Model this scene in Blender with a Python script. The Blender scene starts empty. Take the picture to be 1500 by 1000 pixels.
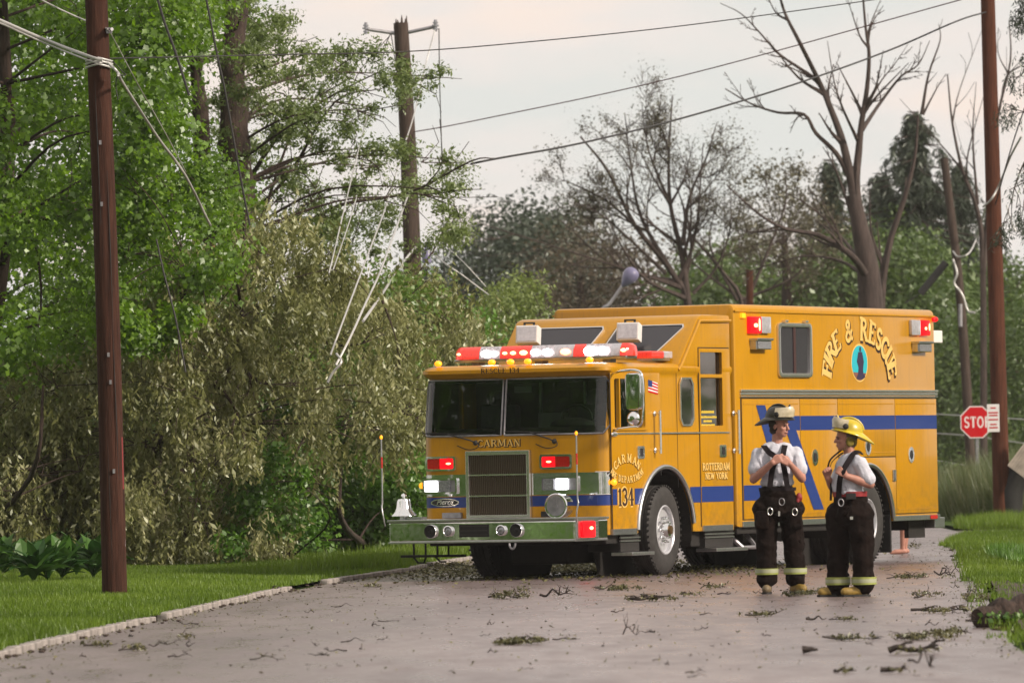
import bpy, bmesh, math, random
import numpy as np
from mathutils import Vector, Matrix

R = math.radians
scene = bpy.context.scene
COL = scene.collection

# ------------------------------------------------------------------ camera
CAM_H = 1.377
F_PX = 10000.0                      # focal length in pixels of a 1500 wide picture
ROLL, PITCH = 0.01913, 0.01783
_F = Vector((0, math.cos(PITCH), math.sin(PITCH)))
_U0 = Vector((0, -math.sin(PITCH), math.cos(PITCH)))
_R0 = Vector((1, 0, 0))
_R = math.cos(ROLL) * _R0 - math.sin(ROLL) * _U0
_U = math.sin(ROLL) * _R0 + math.cos(ROLL) * _U0
CAM = Vector((0, 0, CAM_H))
cd = bpy.data.cameras.new('camera')
cam = bpy.data.objects.new('camera', cd)
COL.objects.link(cam)
cd.sensor_width = 36.0
cd.lens = F_PX / 1500.0 * 36.0
cd.clip_start = 1.0
cd.clip_end = 3000.0
m = Matrix((( _R.x, _U.x, -_F.x, 0), (_R.y, _U.y, -_F.y, 0), (_R.z, _U.z, -_F.z, CAM_H), (0, 0, 0, 1)))
cam.matrix_world = m
scene.camera = cam
# a long lens wide open: the far trees fall slightly soft
cd.dof.use_dof = True
cd.dof.focus_distance = 78.0
cd.dof.aperture_fstop = 5.6

# ------------------------------------------------------------------ world and sun
SUN_EL, SUN_AZ = R(30), R(118)       # azimuth clockwise from +Y: light from the right, a little behind the camera
world = bpy.data.worlds.new('World')
scene.world = world
world.use_nodes = True
wn, wl = world.node_tree.nodes, world.node_tree.links
wn.clear()
wo = wn.new('ShaderNodeOutputWorld')
sky = wn.new('ShaderNodeTexSky')
sky.sky_type = 'NISHITA'
sky.sun_disc = False
sky.sun_elevation = SUN_EL
sky.sun_rotation = SUN_AZ
sky.dust_density = 3.0
bg1 = wn.new('ShaderNodeBackground')
bg1.inputs['Strength'].default_value = 0.06
wl.new(sky.outputs[0], bg1.inputs['Color'])
tc = wn.new('ShaderNodeTexCoord')
mp = wn.new('ShaderNodeMapping')
mp.inputs['Scale'].default_value = (1.0, 1.0, 3.0)
wl.new(tc.outputs['Generated'], mp.inputs['Vector'])
nz = wn.new('ShaderNodeTexNoise')
nz.inputs['Scale'].default_value = 17.0
nz.inputs['Detail'].default_value = 6.0
nz.inputs['Roughness'].default_value = 0.5
wl.new(mp.outputs[0], nz.inputs['Vector'])
cr = wn.new('ShaderNodeValToRGB')
cr.color_ramp.elements[0].position = 0.38
cr.color_ramp.elements[0].color = (0.75, 0.755, 0.720, 1)
cr.color_ramp.elements[1].position = 0.66
cr.color_ramp.elements[1].color = (0.97, 0.81, 0.71, 1)
e = cr.color_ramp.elements.new(0.52)
e.color = (0.845, 0.785, 0.74, 1)
wl.new(nz.outputs['Fac'], cr.inputs['Fac'])
bg2 = wn.new('ShaderNodeBackground')
bg2.inputs['Strength'].default_value = 1.17
wl.new(cr.outputs[0], bg2.inputs['Color'])
mx = wn.new('ShaderNodeMixShader')
mx.inputs[0].default_value = 0.93      # nearly closed cloud cover
wl.new(bg1.outputs[0], mx.inputs[1])
wl.new(bg2.outputs[0], mx.inputs[2])
wl.new(mx.outputs[0], wo.inputs['Surface'])

sl = bpy.data.lights.new('sun', 'SUN')
sl.energy = 4.8
sl.angle = R(8)
sl.color = (1.0, 0.88, 0.74)
sun = bpy.data.objects.new('sun', sl)
COL.objects.link(sun)
sd = Vector((math.sin(SUN_AZ) * math.cos(SUN_EL), math.cos(SUN_AZ) * math.cos(SUN_EL), math.sin(SUN_EL)))
sun.rotation_euler = sd.to_track_quat('Z', 'Y').to_euler()
sun.location = (30, -10, 40)

vs = scene.view_settings
vs.view_transform = 'Standard'
vs.look = 'None'
vs.exposure = -0.06
vs.gamma = 1.0
vs.use_curve_mapping = False
scene.render.engine = 'CYCLES'
scene.cycles.volume_bounces = 0
scene.cycles.max_bounces = 6
scene.cycles.transparent_max_bounces = 12

# ------------------------------------------------------------------ helpers
def ray(a, b):
    return _F + _R * ((a - 750) / F_PX) + _U * ((500 - b) / F_PX)

def gr(a, b, z=0.0):
    """point of the horizontal plane z seen at a pixel of the photograph"""
    r = ray(a, b)
    return CAM + r * ((z - CAM_H) / r.z)

def at(a, b, Y):
    """point at distance Y seen at a pixel of the photograph"""
    r = ray(a, b)
    return CAM + r * (Y / r.y)

def tag(o, label=None, cat=None, group=None, kind=None):
    if label: o['label'] = label
    if cat: o['category'] = cat
    if group: o['group'] = group
    if kind: o['kind'] = kind
    return o

def empty(name, loc=(0, 0, 0), rz=0.0, label=None, cat=None, group=None):
    o = bpy.data.objects.new(name, None)
    o.empty_display_size = 0.2
    o.location = loc
    o.rotation_euler = (0, 0, rz)
    COL.objects.link(o)
    return tag(o, label, cat, group)

def link(name, me, mat, parent=None):
    o = bpy.data.objects.new(name, me)
    COL.objects.link(o)
    if mat is not None and len(me.materials) == 0:
        me.materials.append(mat)
    if parent is not None:
        o.parent = parent
    return o

class MB:
    """collects shapes and links them as ONE mesh object"""
    def __init__(s):
        s.v, s.f = [], []
    def add(s, vs_, fs_):
        n = len(s.v)
        s.v += [tuple(q) for q in vs_]
        s.f += [tuple(i + n for i in q) for q in fs_]
        return s
    def box(s, x0, x1, y0, y1, z0, z1, M=None):
        v = [(x, y, z) for z in (z0, z1) for y in (y0, y1) for x in (x0, x1)]
        if M is not None: v = [M @ Vector(q) for q in v]
        return s.add(v, [(0, 2, 3, 1), (4, 5, 7, 6), (0, 1, 5, 4), (2, 6, 7, 3), (0, 4, 6, 2), (1, 3, 7, 5)])
    def tube(s, pts, rad, n=6, cap=True):
        pts = [Vector(q) for q in pts]
        if not hasattr(rad, '__len__'): rad = [rad] * len(pts)
        vv, ff = [], []
        ref = Vector((0, 0, 1))
        prev = None
        for i, q in enumerate(pts):
            d = (pts[min(i + 1, len(pts) - 1)] - pts[max(i - 1, 0)])
            if d.length < 1e-9: d = Vector((0, 0, 1))
            d.normalize()
            if prev is None:
                a = d.cross(ref if abs(d.z) < 0.9 else Vector((1, 0, 0))).normalized()
            else:
                a = (prev - d * prev.dot(d))
                a = a.normalized() if a.length > 1e-6 else d.orthogonal().normalized()
            prev = a
            b = d.cross(a)
            for k in range(n):
                t = 2 * math.pi * k / n
                vv.append(q + (a * math.cos(t) + b * math.sin(t)) * rad[i])
        for i in range(len(pts) - 1):
            for k in range(n):
                ff.append((i * n + k, i * n + (k + 1) % n, (i + 1) * n + (k + 1) % n, (i + 1) * n + k))
        if cap:
            ff.append(tuple(range(n - 1, -1, -1)))
            ff.append(tuple((len(pts) - 1) * n + k for k in range(n)))
        return s.add(vv, ff)
    def lathe(s, prof, c, axis, n=24, cap=True):
        """prof: (distance along the axis, radius)"""
        ax = Vector(axis).normalized(); c = Vector(c)
        a = ax.orthogonal().normalized(); b = ax.cross(a)
        vv, ff = [], []
        for d, r in prof:
            for k in range(n):
                t = 2 * math.pi * k / n
                vv.append(c + ax * d + (a * math.cos(t) + b * math.sin(t)) * r)
        for i in range(len(prof) - 1):
            for k in range(n):
                ff.append((i * n + k, i * n + (k + 1) % n, (i + 1) * n + (k + 1) % n, (i + 1) * n + k))
        if cap:
            ff.append(tuple(range(n - 1, -1, -1)))
            ff.append(tuple((len(prof) - 1) * n + k for k in range(n)))
        return s.add(vv, ff)
    def ell(s, c, r, nu=12, nv=8, M=None):
        vv, ff = [], []
        for j in range(nv + 1):
            p_ = math.pi * j / nv
            for i in range(nu):
                t = 2 * math.pi * i / nu
                q = Vector((r[0] * math.sin(p_) * math.cos(t), r[1] * math.sin(p_) * math.sin(t), r[2] * math.cos(p_)))
                if M is not None: q = M @ q
                vv.append(q + Vector(c))
        for j in range(nv):
            for i in range(nu):
                ff.append((j * nu + i, (j + 1) * nu + i, (j + 1) * nu + (i + 1) % nu, j * nu + (i + 1) % nu))
        return s.add(vv, ff)
    def slab(s, poly, fn, d0, d1):
        """a 2D polygon, mapped to space by fn(u, v, depth), given thickness"""
        n = len(poly)
        vv = [fn(u, v, d0) for u, v in poly] + [fn(u, v, d1) for u, v in poly]
        ff = [tuple(range(n)), tuple(range(2 * n - 1, n - 1, -1))]
        ff += [(i, i + n, (i + 1) % n + n, (i + 1) % n) for i in range(n)]
        return s.add(vv, ff)
    def ring(s, outer, inner, fn, d0, d1):
        n = len(outer)
        vv = [fn(u, v, d) for d in (d0, d1) for L in (outer, inner) for u, v in L]
        ff = []
        for i in range(n):
            j = (i + 1) % n
            ff += [(i, j, n + j, n + i), (2 * n + i, 3 * n + i, 3 * n + j, 2 * n + j),
                   (i, 2 * n + i, 2 * n + j, j), (n + i, n + j, 3 * n + j, 3 * n + i)]
        return s.add(vv, ff)
    def loft(s, rings, cap=True):
        n = len(rings[0]); vv = [q for r_ in rings for q in r_]; ff = []
        for i in range(len(rings) - 1):
            for k in range(n):
                ff.append((i * n + k, i * n + (k + 1) % n, (i + 1) * n + (k + 1) % n, (i + 1) * n + k))
        if cap:
            ff.append(tuple(range(n - 1, -1, -1)))
            ff.append(tuple((len(rings) - 1) * n + k for k in range(n)))
        return s.add(vv, ff)
    def mesh(s, name, smooth=None, bevel=0.0):
        me = bpy.data.meshes.new(name)
        me.from_pydata(s.v, [], s.f)
        bm = bmesh.new(); bm.from_mesh(me)
        if bevel > 0:
            es = [e_ for e_ in bm.edges if len(e_.link_faces) == 2 and e_.calc_face_angle(0) > R(40)]
            bmesh.ops.bevel(bm, geom=es, offset=bevel, segments=2, affect='EDGES', profile=0.6)
        bmesh.ops.recalc_face_normals(bm, faces=bm.faces)
        bm.to_mesh(me); bm.free()
        if smooth is not None:
            me.polygons.foreach_set('use_smooth', [True] * len(me.polygons))
            me.set_sharp_from_angle(angle=R(smooth))
        me.update()
        return me
    def build(s, name, mat, parent=None, smooth=None, bevel=0.0):
        return link(name, s.mesh(name, smooth, bevel), mat, parent)

def evaluated(o):
    """replace an object's mesh by its evaluated mesh and drop the modifiers"""
    bpy.context.view_layer.update()
    dg = bpy.context.evaluated_depsgraph_get()
    me = bpy.data.meshes.new_from_object(o.evaluated_get(dg))
    o.modifiers.clear()
    o.data = me
    return o

def cut(o, cutters, smooth=35):
    for c in cutters:
        co = link('cutter', c.mesh('cutter'), None, o.parent)
        md = o.modifiers.new('cut', 'BOOLEAN')
        md.operation = 'DIFFERENCE'; md.solver = 'EXACT'; md.object = co
        evaluated(o)
        bpy.data.objects.remove(co)
    if smooth:
        o.data.polygons.foreach_set('use_smooth', [True] * len(o.data.polygons))
        o.data.set_sharp_from_angle(angle=R(smooth))
    return o

def rrect(u0, u1, v0, v1, r, n=4):
    out = []
    for (cx, cy, a0) in ((u1 - r, v1 - r, 0), (u0 + r, v1 - r, 90), (u0 + r, v0 + r, 180), (u1 - r, v0 + r, 270)):
        for i in range(n + 1):
            a = R(a0 + 90 * i / n)
            out.append((cx + r * math.cos(a), cy + r * math.sin(a)))
    return out

def smooth_path(pts, k=6):
    """Catmull-Rom through points"""
    pts = [Vector(q) for q in pts]
    if len(pts) < 3: return pts
    P = [2 * pts[0] - pts[1]] + pts + [2 * pts[-1] - pts[-2]]
    out = []
    for i in range(1, len(P) - 2):
        for j in range(k):
            t = j / k
            out.append(0.5 * ((2 * P[i]) + (P[i + 1] - P[i - 1]) * t + (2 * P[i - 1] - 5 * P[i] + 4 * P[i + 1] - P[i + 2]) * t * t + (3 * P[i] - P[i - 1] - 3 * P[i + 1] + P[i + 2]) * t ** 3))
    out.append(pts[-1])
    return out

# ------------------------------------------------------------------ materials
def mat(name, col, rough=0.5, metal=0.0, coat=0.0, emit=None, es=0.0, var=0.0, vscale=8.0, bump=0.0, bscale=60.0, spec=0.5, stretch=(1, 1, 1), alpha=1.0, rvar=0.0):
    m_ = bpy.data.materials.new(name)
    m_.use_nodes = True
    nt = m_.node_tree; nd, lk = nt.nodes, nt.links
    b = nd['Principled BSDF']
    b.inputs['Base Color'].default_value = (*col, 1)
    b.inputs['Roughness'].default_value = rough
    b.inputs['Metallic'].default_value = metal
    b.inputs['Coat Weight'].default_value = coat
    b.inputs['Coat Roughness'].default_value = 0.06
    b.inputs['Specular IOR Level'].default_value = spec
    if emit:
        b.inputs['Emission Color'].default_value = (*emit, 1)
        b.inputs['Emission Strength'].default_value = es
    t = nd.new('ShaderNodeTexCoord'); mp_ = nd.new('ShaderNodeMapping')
    mp_.inputs['Scale'].default_value = stretch
    lk.new(t.outputs['Object'], mp_.inputs['Vector'])
    if var > 0 or rvar > 0:
        n = nd.new('ShaderNodeTexNoise'); n.inputs['Scale'].default_value = vscale; n.inputs['Detail'].default_value = 5
        lk.new(mp_.outputs[0], n.inputs['Vector'])
        if var > 0:
            r_ = nd.new('ShaderNodeValToRGB')
            r_.color_ramp.elements[0].position = 0.3; r_.color_ramp.elements[1].position = 0.7
            r_.color_ramp.elements[0].color = (*[c * (1 - var) for c in col], 1)
            r_.color_ramp.elements[1].color = (*[min(1, c * (1 + var)) for c in col], 1)
            lk.new(n.outputs['Fac'], r_.inputs['Fac']); lk.new(r_.outputs[0], b.inputs['Base Color'])
        if rvar > 0:
            mr = nd.new('ShaderNodeMapRange')
            mr.inputs['From Min'].default_value = 0.3; mr.inputs['From Max'].default_value = 0.7
            mr.inputs['To Min'].default_value = max(0, rough - rvar); mr.inputs['To Max'].default_value = min(1, rough + rvar)
            lk.new(n.outputs['Fac'], mr.inputs['Value']); lk.new(mr.outputs[0], b.inputs['Roughness'])
    if bump > 0:
        n2 = nd.new('ShaderNodeTexNoise'); n2.inputs['Scale'].default_value = bscale; n2.inputs['Detail'].default_value = 4
        lk.new(mp_.outputs[0], n2.inputs['Vector'])
        bp = nd.new('ShaderNodeBump'); bp.inputs['Strength'].default_value = bump; bp.inputs['Distance'].default_value = 0.02
        lk.new(n2.outputs['Fac'], bp.inputs['Height']); lk.new(bp.outputs[0], b.inputs['Normal'])
    return m_

def add_grime(m_, col=(.10, .075, .05)):
    # road spray dried on the lower panels
    nt = m_.node_tree; nd, lk = nt.nodes, nt.links; b = nd['Principled BSDF']
    src = b.inputs['Base Color'].links[0].from_socket
    t = nd.new('ShaderNodeTexCoord'); sx = nd.new('ShaderNodeSeparateXYZ'); lk.new(t.outputs['Object'], sx.inputs[0])
    mr = nd.new('ShaderNodeMapRange'); mr.inputs['From Min'].default_value = 1.35; mr.inputs['From Max'].default_value = .50; mr.inputs['To Min'].default_value = 0; mr.inputs['To Max'].default_value = .75
    lk.new(sx.outputs['Z'], mr.inputs['Value'])
    n = nd.new('ShaderNodeTexNoise'); n.inputs['Scale'].default_value = 9; n.inputs['Detail'].default_value = 9; n.inputs['Roughness'].default_value = .72; lk.new(t.outputs['Object'], n.inputs['Vector'])
    r_ = nd.new('ShaderNodeMapRange'); r_.inputs['From Min'].default_value = .45; r_.inputs['From Max'].default_value = .75; lk.new(n.outputs['Fac'], r_.inputs['Value'])
    mu = nd.new('ShaderNodeMath'); mu.operation = 'MULTIPLY'; lk.new(mr.outputs[0], mu.inputs[0]); lk.new(r_.outputs[0], mu.inputs[1])
    mpp = nd.new('ShaderNodeMapping'); mpp.inputs['Scale'].default_value = (7, 7, .5); lk.new(t.outputs['Object'], mpp.inputs['Vector'])
    n2 = nd.new('ShaderNodeTexNoise'); n2.inputs['Scale'].default_value = 3; n2.inputs['Detail'].default_value = 6; lk.new(mpp.outputs[0], n2.inputs['Vector'])
    r2 = nd.new('ShaderNodeMapRange'); r2.inputs['From Min'].default_value = .52; r2.inputs['From Max'].default_value = .80; r2.inputs['To Max'].default_value = .28; lk.new(n2.outputs['Fac'], r2.inputs['Value'])
    mxm = nd.new('ShaderNodeMath'); mxm.operation = 'MAXIMUM'; lk.new(mu.outputs[0], mxm.inputs[0]); lk.new(r2.outputs[0], mxm.inputs[1])
    mm = nd.new('ShaderNodeMixRGB'); lk.new(mxm.outputs[0], mm.inputs[0]); lk.new(src, mm.inputs[1]); mm.inputs[2].default_value = (*col, 1); lk.new(mm.outputs[0], b.inputs['Base Color'])

def leafmat(name, c0, c1, c2, transl=0.45, gloss=0.06):
    """c0..c2: leaf colours spread by a per-leaf random number"""
    m_ = bpy.data.materials.new(name); m_.use_nodes = True
    nt = m_.node_tree; nd, lk = nt.nodes, nt.links; nd.clear()
    o = nd.new('ShaderNodeOutputMaterial')
    a = nd.new('ShaderNodeAttribute'); a.attribute_name = 'tone'
    r_ = nd.new('ShaderNodeValToRGB')
    r_.color_ramp.elements[0].color = (*c0, 1); r_.color_ramp.elements[1].color = (*c2, 1)
    e_ = r_.color_ramp.elements.new(0.5); e_.color = (*c1, 1)
    lk.new(a.outputs['Fac'], r_.inputs['Fac'])
    d = nd.new('ShaderNodeBsdfDiffuse'); t = nd.new('ShaderNodeBsdfTranslucent'); g = nd.new('ShaderNodeBsdfGlossy')
    g.inputs['Roughness'].default_value = 0.45; g.inputs['Color'].default_value = (0.9, 0.95, 0.9, 1)
    lk.new(r_.outputs[0], d.inputs['Color']); lk.new(r_.outputs[0], t.inputs['Color'])
    m1 = nd.new('ShaderNodeMixShader'); m1.inputs[0].default_value = transl
    lk.new(d.outputs[0], m1.inputs[1]); lk.new(t.outputs[0], m1.inputs[2])
    m2 = nd.new('ShaderNodeMixShader'); m2.inputs[0].default_value = gloss
    lk.new(m1.outputs[0], m2.inputs[1]); lk.new(g.outputs[0], m2.inputs[2])
    lk.new(m2.outputs[0], o.inputs['Surface'])
    return m_

def glassmat(name, tint):
    m_ = bpy.data.materials.new(name); m_.use_nodes = True
    nt = m_.node_tree; nd, lk = nt.nodes, nt.links; nd.clear()
    o = nd.new('ShaderNodeOutputMaterial'); t = nd.new('ShaderNodeBsdfTransparent'); g = nd.new('ShaderNodeBsdfGlossy'); f = nd.new('ShaderNodeFresnel'); mx_ = nd.new('ShaderNodeMixShader')
    t.inputs['Color'].default_value = (*tint, 1); g.inputs['Roughness'].default_value = .02; f.inputs['IOR'].default_value = 1.75
    n = nd.new('ShaderNodeTexNoise'); n.inputs['Scale'].default_value = 1.6; tcn = nd.new('ShaderNodeTexCoord'); bp = nd.new('ShaderNodeBump'); bp.inputs['Strength'].default_value = .04; bp.inputs['Distance'].default_value = .3
    lk.new(tcn.outputs['Object'], n.inputs['Vector']); lk.new(n.outputs['Fac'], bp.inputs['Height']); lk.new(bp.outputs[0], g.inputs['Normal'])
    lk.new(f.outputs[0], mx_.inputs[0]); lk.new(t.outputs[0], mx_.inputs[1]); lk.new(g.outputs[0], mx_.inputs[2]); lk.new(mx_.outputs[0], o.inputs['Surface'])
    return m_

M = dict(
    see_glass=glassmat('tinted see-through glass', (.62, .72, .66)),
    yellow=mat('yellow paint', (0.465, 0.218, 0.001), 0.34, spec=.35, coat=0.28, var=0.05, vscale=1.5, rvar=0.05),
    chrome=mat('chrome', (0.85, 0.85, 0.85), 0.07, 1.0, rvar=0.04, vscale=20),
    alu=mat('brushed aluminium', (0.55, 0.55, 0.56), 0.32, 1.0, var=0.12, vscale=30),
    trim=mat('polished trim', (0.75, 0.73, 0.70), 0.22, 0.9),
    glass=mat('dark glass', (0.008, 0.007, 0.006), 0.03, 0.0, coat=1.0, spec=1.0),
    grey_glass=mat('tinted window', (0.035, 0.033, 0.040), 0.12, 0.0, spec=0.6),
    black=mat('black rubber', (0.012, 0.011, 0.011), 0.7, var=0.2, vscale=20),
    under=mat('dirty black underbody', (0.012, 0.010, 0.009), 0.8, var=0.3, vscale=12, bump=0.3),
    tyre=mat('tyre rubber', (0.028, 0.025, 0.024), 0.75, var=0.35, vscale=9, bump=0.2, bscale=90),
    blue=mat('blue vinyl', (0.008, 0.030, 0.18), 0.4, coat=0.3),
    gold=mat('gold leaf lettering', (0.80, 0.52, 0.16), 0.4, 0.1),
    maroon=mat('dark lettering shade', (0.035, 0.012, 0.006), 0.5),
    white=mat('white enamel', (0.72, 0.70, 0.68), 0.4),
    red_on=mat('lit red lamp', (0.5, 0.002, 0.004), 0.35, spec=.25, emit=(1.0, 0.004, 0.012), es=1.25),
    red_hot=mat('lit red filament', (1, 0.3, 0.2), 0.3, emit=(1.0, 0.35, 0.15), es=6.0),
    red_off=mat('red lens', (0.45, 0.01, 0.008), 0.15, coat=0.6, var=0.25, vscale=60),
    red_beacon=mat('red lens glowing', (0.55, 0.02, 0.015), 0.15, coat=0.5, emit=(1, 0.06, 0.03), es=0.55, var=0.5, vscale=40),
    clear_lit=mat('clear lens lit from inside', (0.34, 0.30, 0.33), 0.15, 0.0, coat=0.4, emit=(1.0, 0.93, 0.9), es=0.12, var=0.6, vscale=26),
    rimsilver=mat('polished wheel rim', (0.52, 0.52, 0.55), 0.28, 0.4, var=.12, vscale=14),
    clear=mat('clear lens', (0.50, 0.48, 0.52), 0.12, 0.25, coat=0.5, var=0.14, vscale=25),
    white_on=mat('lit white lamp', (1, 1, 1), 0.3, emit=(1.0, 0.97, 0.93), es=12.0),
    head_on=mat('lit headlamp', (1, 1, 1), 0.3, emit=(1.0, 1.0, 1.0), es=5.0),
    amber=mat('amber lamp', (0.9, 0.28, 0.005), 0.25, emit=(1.0, 0.35, 0.01), es=1.6),
    lens=mat('grey lens', (0.35, 0.35, 0.38), 0.12, 0.5, var=0.4, vscale=50),
    turq=mat('turquoise emblem field', (0.02, 0.42, 0.50), 0.45),
    purple=mat('dark emblem figure', (0.03, 0.02, 0.06), 0.5),
    brown=mat('brown emblem ground', (0.20, 0.08, 0.06), 0.5),
    shirt=mat('white cotton', (0.52, 0.52, 0.59), 0.9, var=0.08, vscale=14, bump=0.5, bscale=22),
    turnout=mat('dark turnout cloth', (0.009, 0.005, 0.004), 0.9, spec=.12, var=0.45, vscale=14, bump=0.7, bscale=18),
    strap=mat('dark webbing', (0.014, 0.010, 0.012), 0.85, spec=.15, var=0.3, vscale=40),
    skin=mat('skin', (0.42, 0.20, 0.15), 0.5, var=0.12, vscale=18, spec=0.4),
    hair=mat('dark brown hair', (0.02, 0.010, 0.006), 0.6),
    grey_hair=mat('brown grey hair', (0.10, 0.07, 0.05), 0.6),
    boot=mat('yellow rubber boot', (0.26, 0.165, 0.03), 0.55, var=0.35, vscale=14),
    boot_grey=mat('muddy rubber boot', (0.15, 0.11, 0.06), 0.6, var=0.4, vscale=14),
    band=mat('lime reflective band', (0.27, 0.30, 0.07), 0.5, var=0.15, vscale=20),
    silver=mat('silver stripe', (.34, .35, .24), .45),
    redcloth=mat('red webbing', (0.22, 0.008, 0.012), 0.6, var=0.2, vscale=20),
    helmet_dark=mat('sooty helmet shell', (0.022, 0.018, 0.010), 0.4, var=0.6, vscale=9),
    helmet_yel=mat('yellow helmet shell', (0.50, 0.38, 0.012), 0.35, var=0.25, vscale=8, coat=0.3),
    visor=mat('scratched face shield', (0.50, 0.43, 0.30), 0.25, 0.0, var=0.25, vscale=14, coat=0.5),
    pole=mat('treated pole timber', (0.050, 0.021, 0.014), 0.85, spec=.15, var=0.45, vscale=6, bump=0.6, bscale=25, stretch=(6, 6, 0.35)),
    pole_red=mat('reddish pole timber', (0.085, 0.031, 0.018), 0.85, spec=.15, var=0.35, vscale=6, bump=0.6, bscale=25, stretch=(6, 6, 0.35)),
    pole_grey=mat('weathered pole timber', (0.065, 0.046, 0.038), 0.85, spec=.2, var=0.4, vscale=6, bump=0.6, bscale=25, stretch=(6, 6, 0.35)),
    bark=mat('dark bark', (0.040, 0.024, 0.018), 0.9, var=0.5, vscale=8, bump=1.0, bscale=12, stretch=(3, 3, 0.6)),
    bark_grey=mat('dead grey bark', (0.055, 0.038, 0.033), 0.9, var=0.4, vscale=5, bump=0.8, bscale=10, stretch=(3, 3, 0.6)),
    heart=mat('torn orange heartwood', (0.20, 0.085, 0.035), 0.8, var=0.3, vscale=14),
    wire=mat('black cable', (0.02, 0.018, 0.018), 0.6),
    wire_red=mat('reddish cable', (0.09, 0.03, 0.03), 0.6),
    wire_white=mat('bare bright cable', (0.48, 0.47, 0.46), 0.45, 0.4),
    steel=mat('galvanised steel', (0.32, 0.31, 0.33), 0.5, 0.7, var=0.2, vscale=12),
    sign_red=mat('sign red', (0.50, 0.004, 0.010), 0.5, spec=.2),
    sign_white=mat('sign white', (0.75, 0.72, 0.72), 0.4),
    lampgrey=mat('violet grey lamp head', (0.16, 0.15, 0.26), 0.4, coat=0.3),
    kerb=mat('pale weathered kerb stone', (0.23, 0.205, 0.19), 0.9, var=0.6, vscale=3, bump=0.7, bscale=22),
    hyd_blue=mat('light blue hydrant paint', (0.10, 0.28, 0.50), 0.45),
    hyd_red=mat('dull red hydrant paint', (0.22, 0.03, 0.03), 0.5),
    twig=mat('wet dark twig', (0.030, 0.020, 0.016), 0.7, var=0.3, vscale=30),
    puddle=mat('muddy red brown water', (0.07, 0.022, 0.014), 0.12, var=0.4, vscale=3),
    soil=mat('wet soil', (0.05, 0.032, 0.022), 0.8, var=0.4, vscale=5, bump=0.8),
    cloth_dark=mat('dark shorts', (0.03, 0.012, 0.016), 0.85),
    shutter=mat('pale corrugated panel', (0.42, 0.36, 0.31), 0.5, var=0.25, vscale=6),
)
add_grime(M['yellow'])
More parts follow.
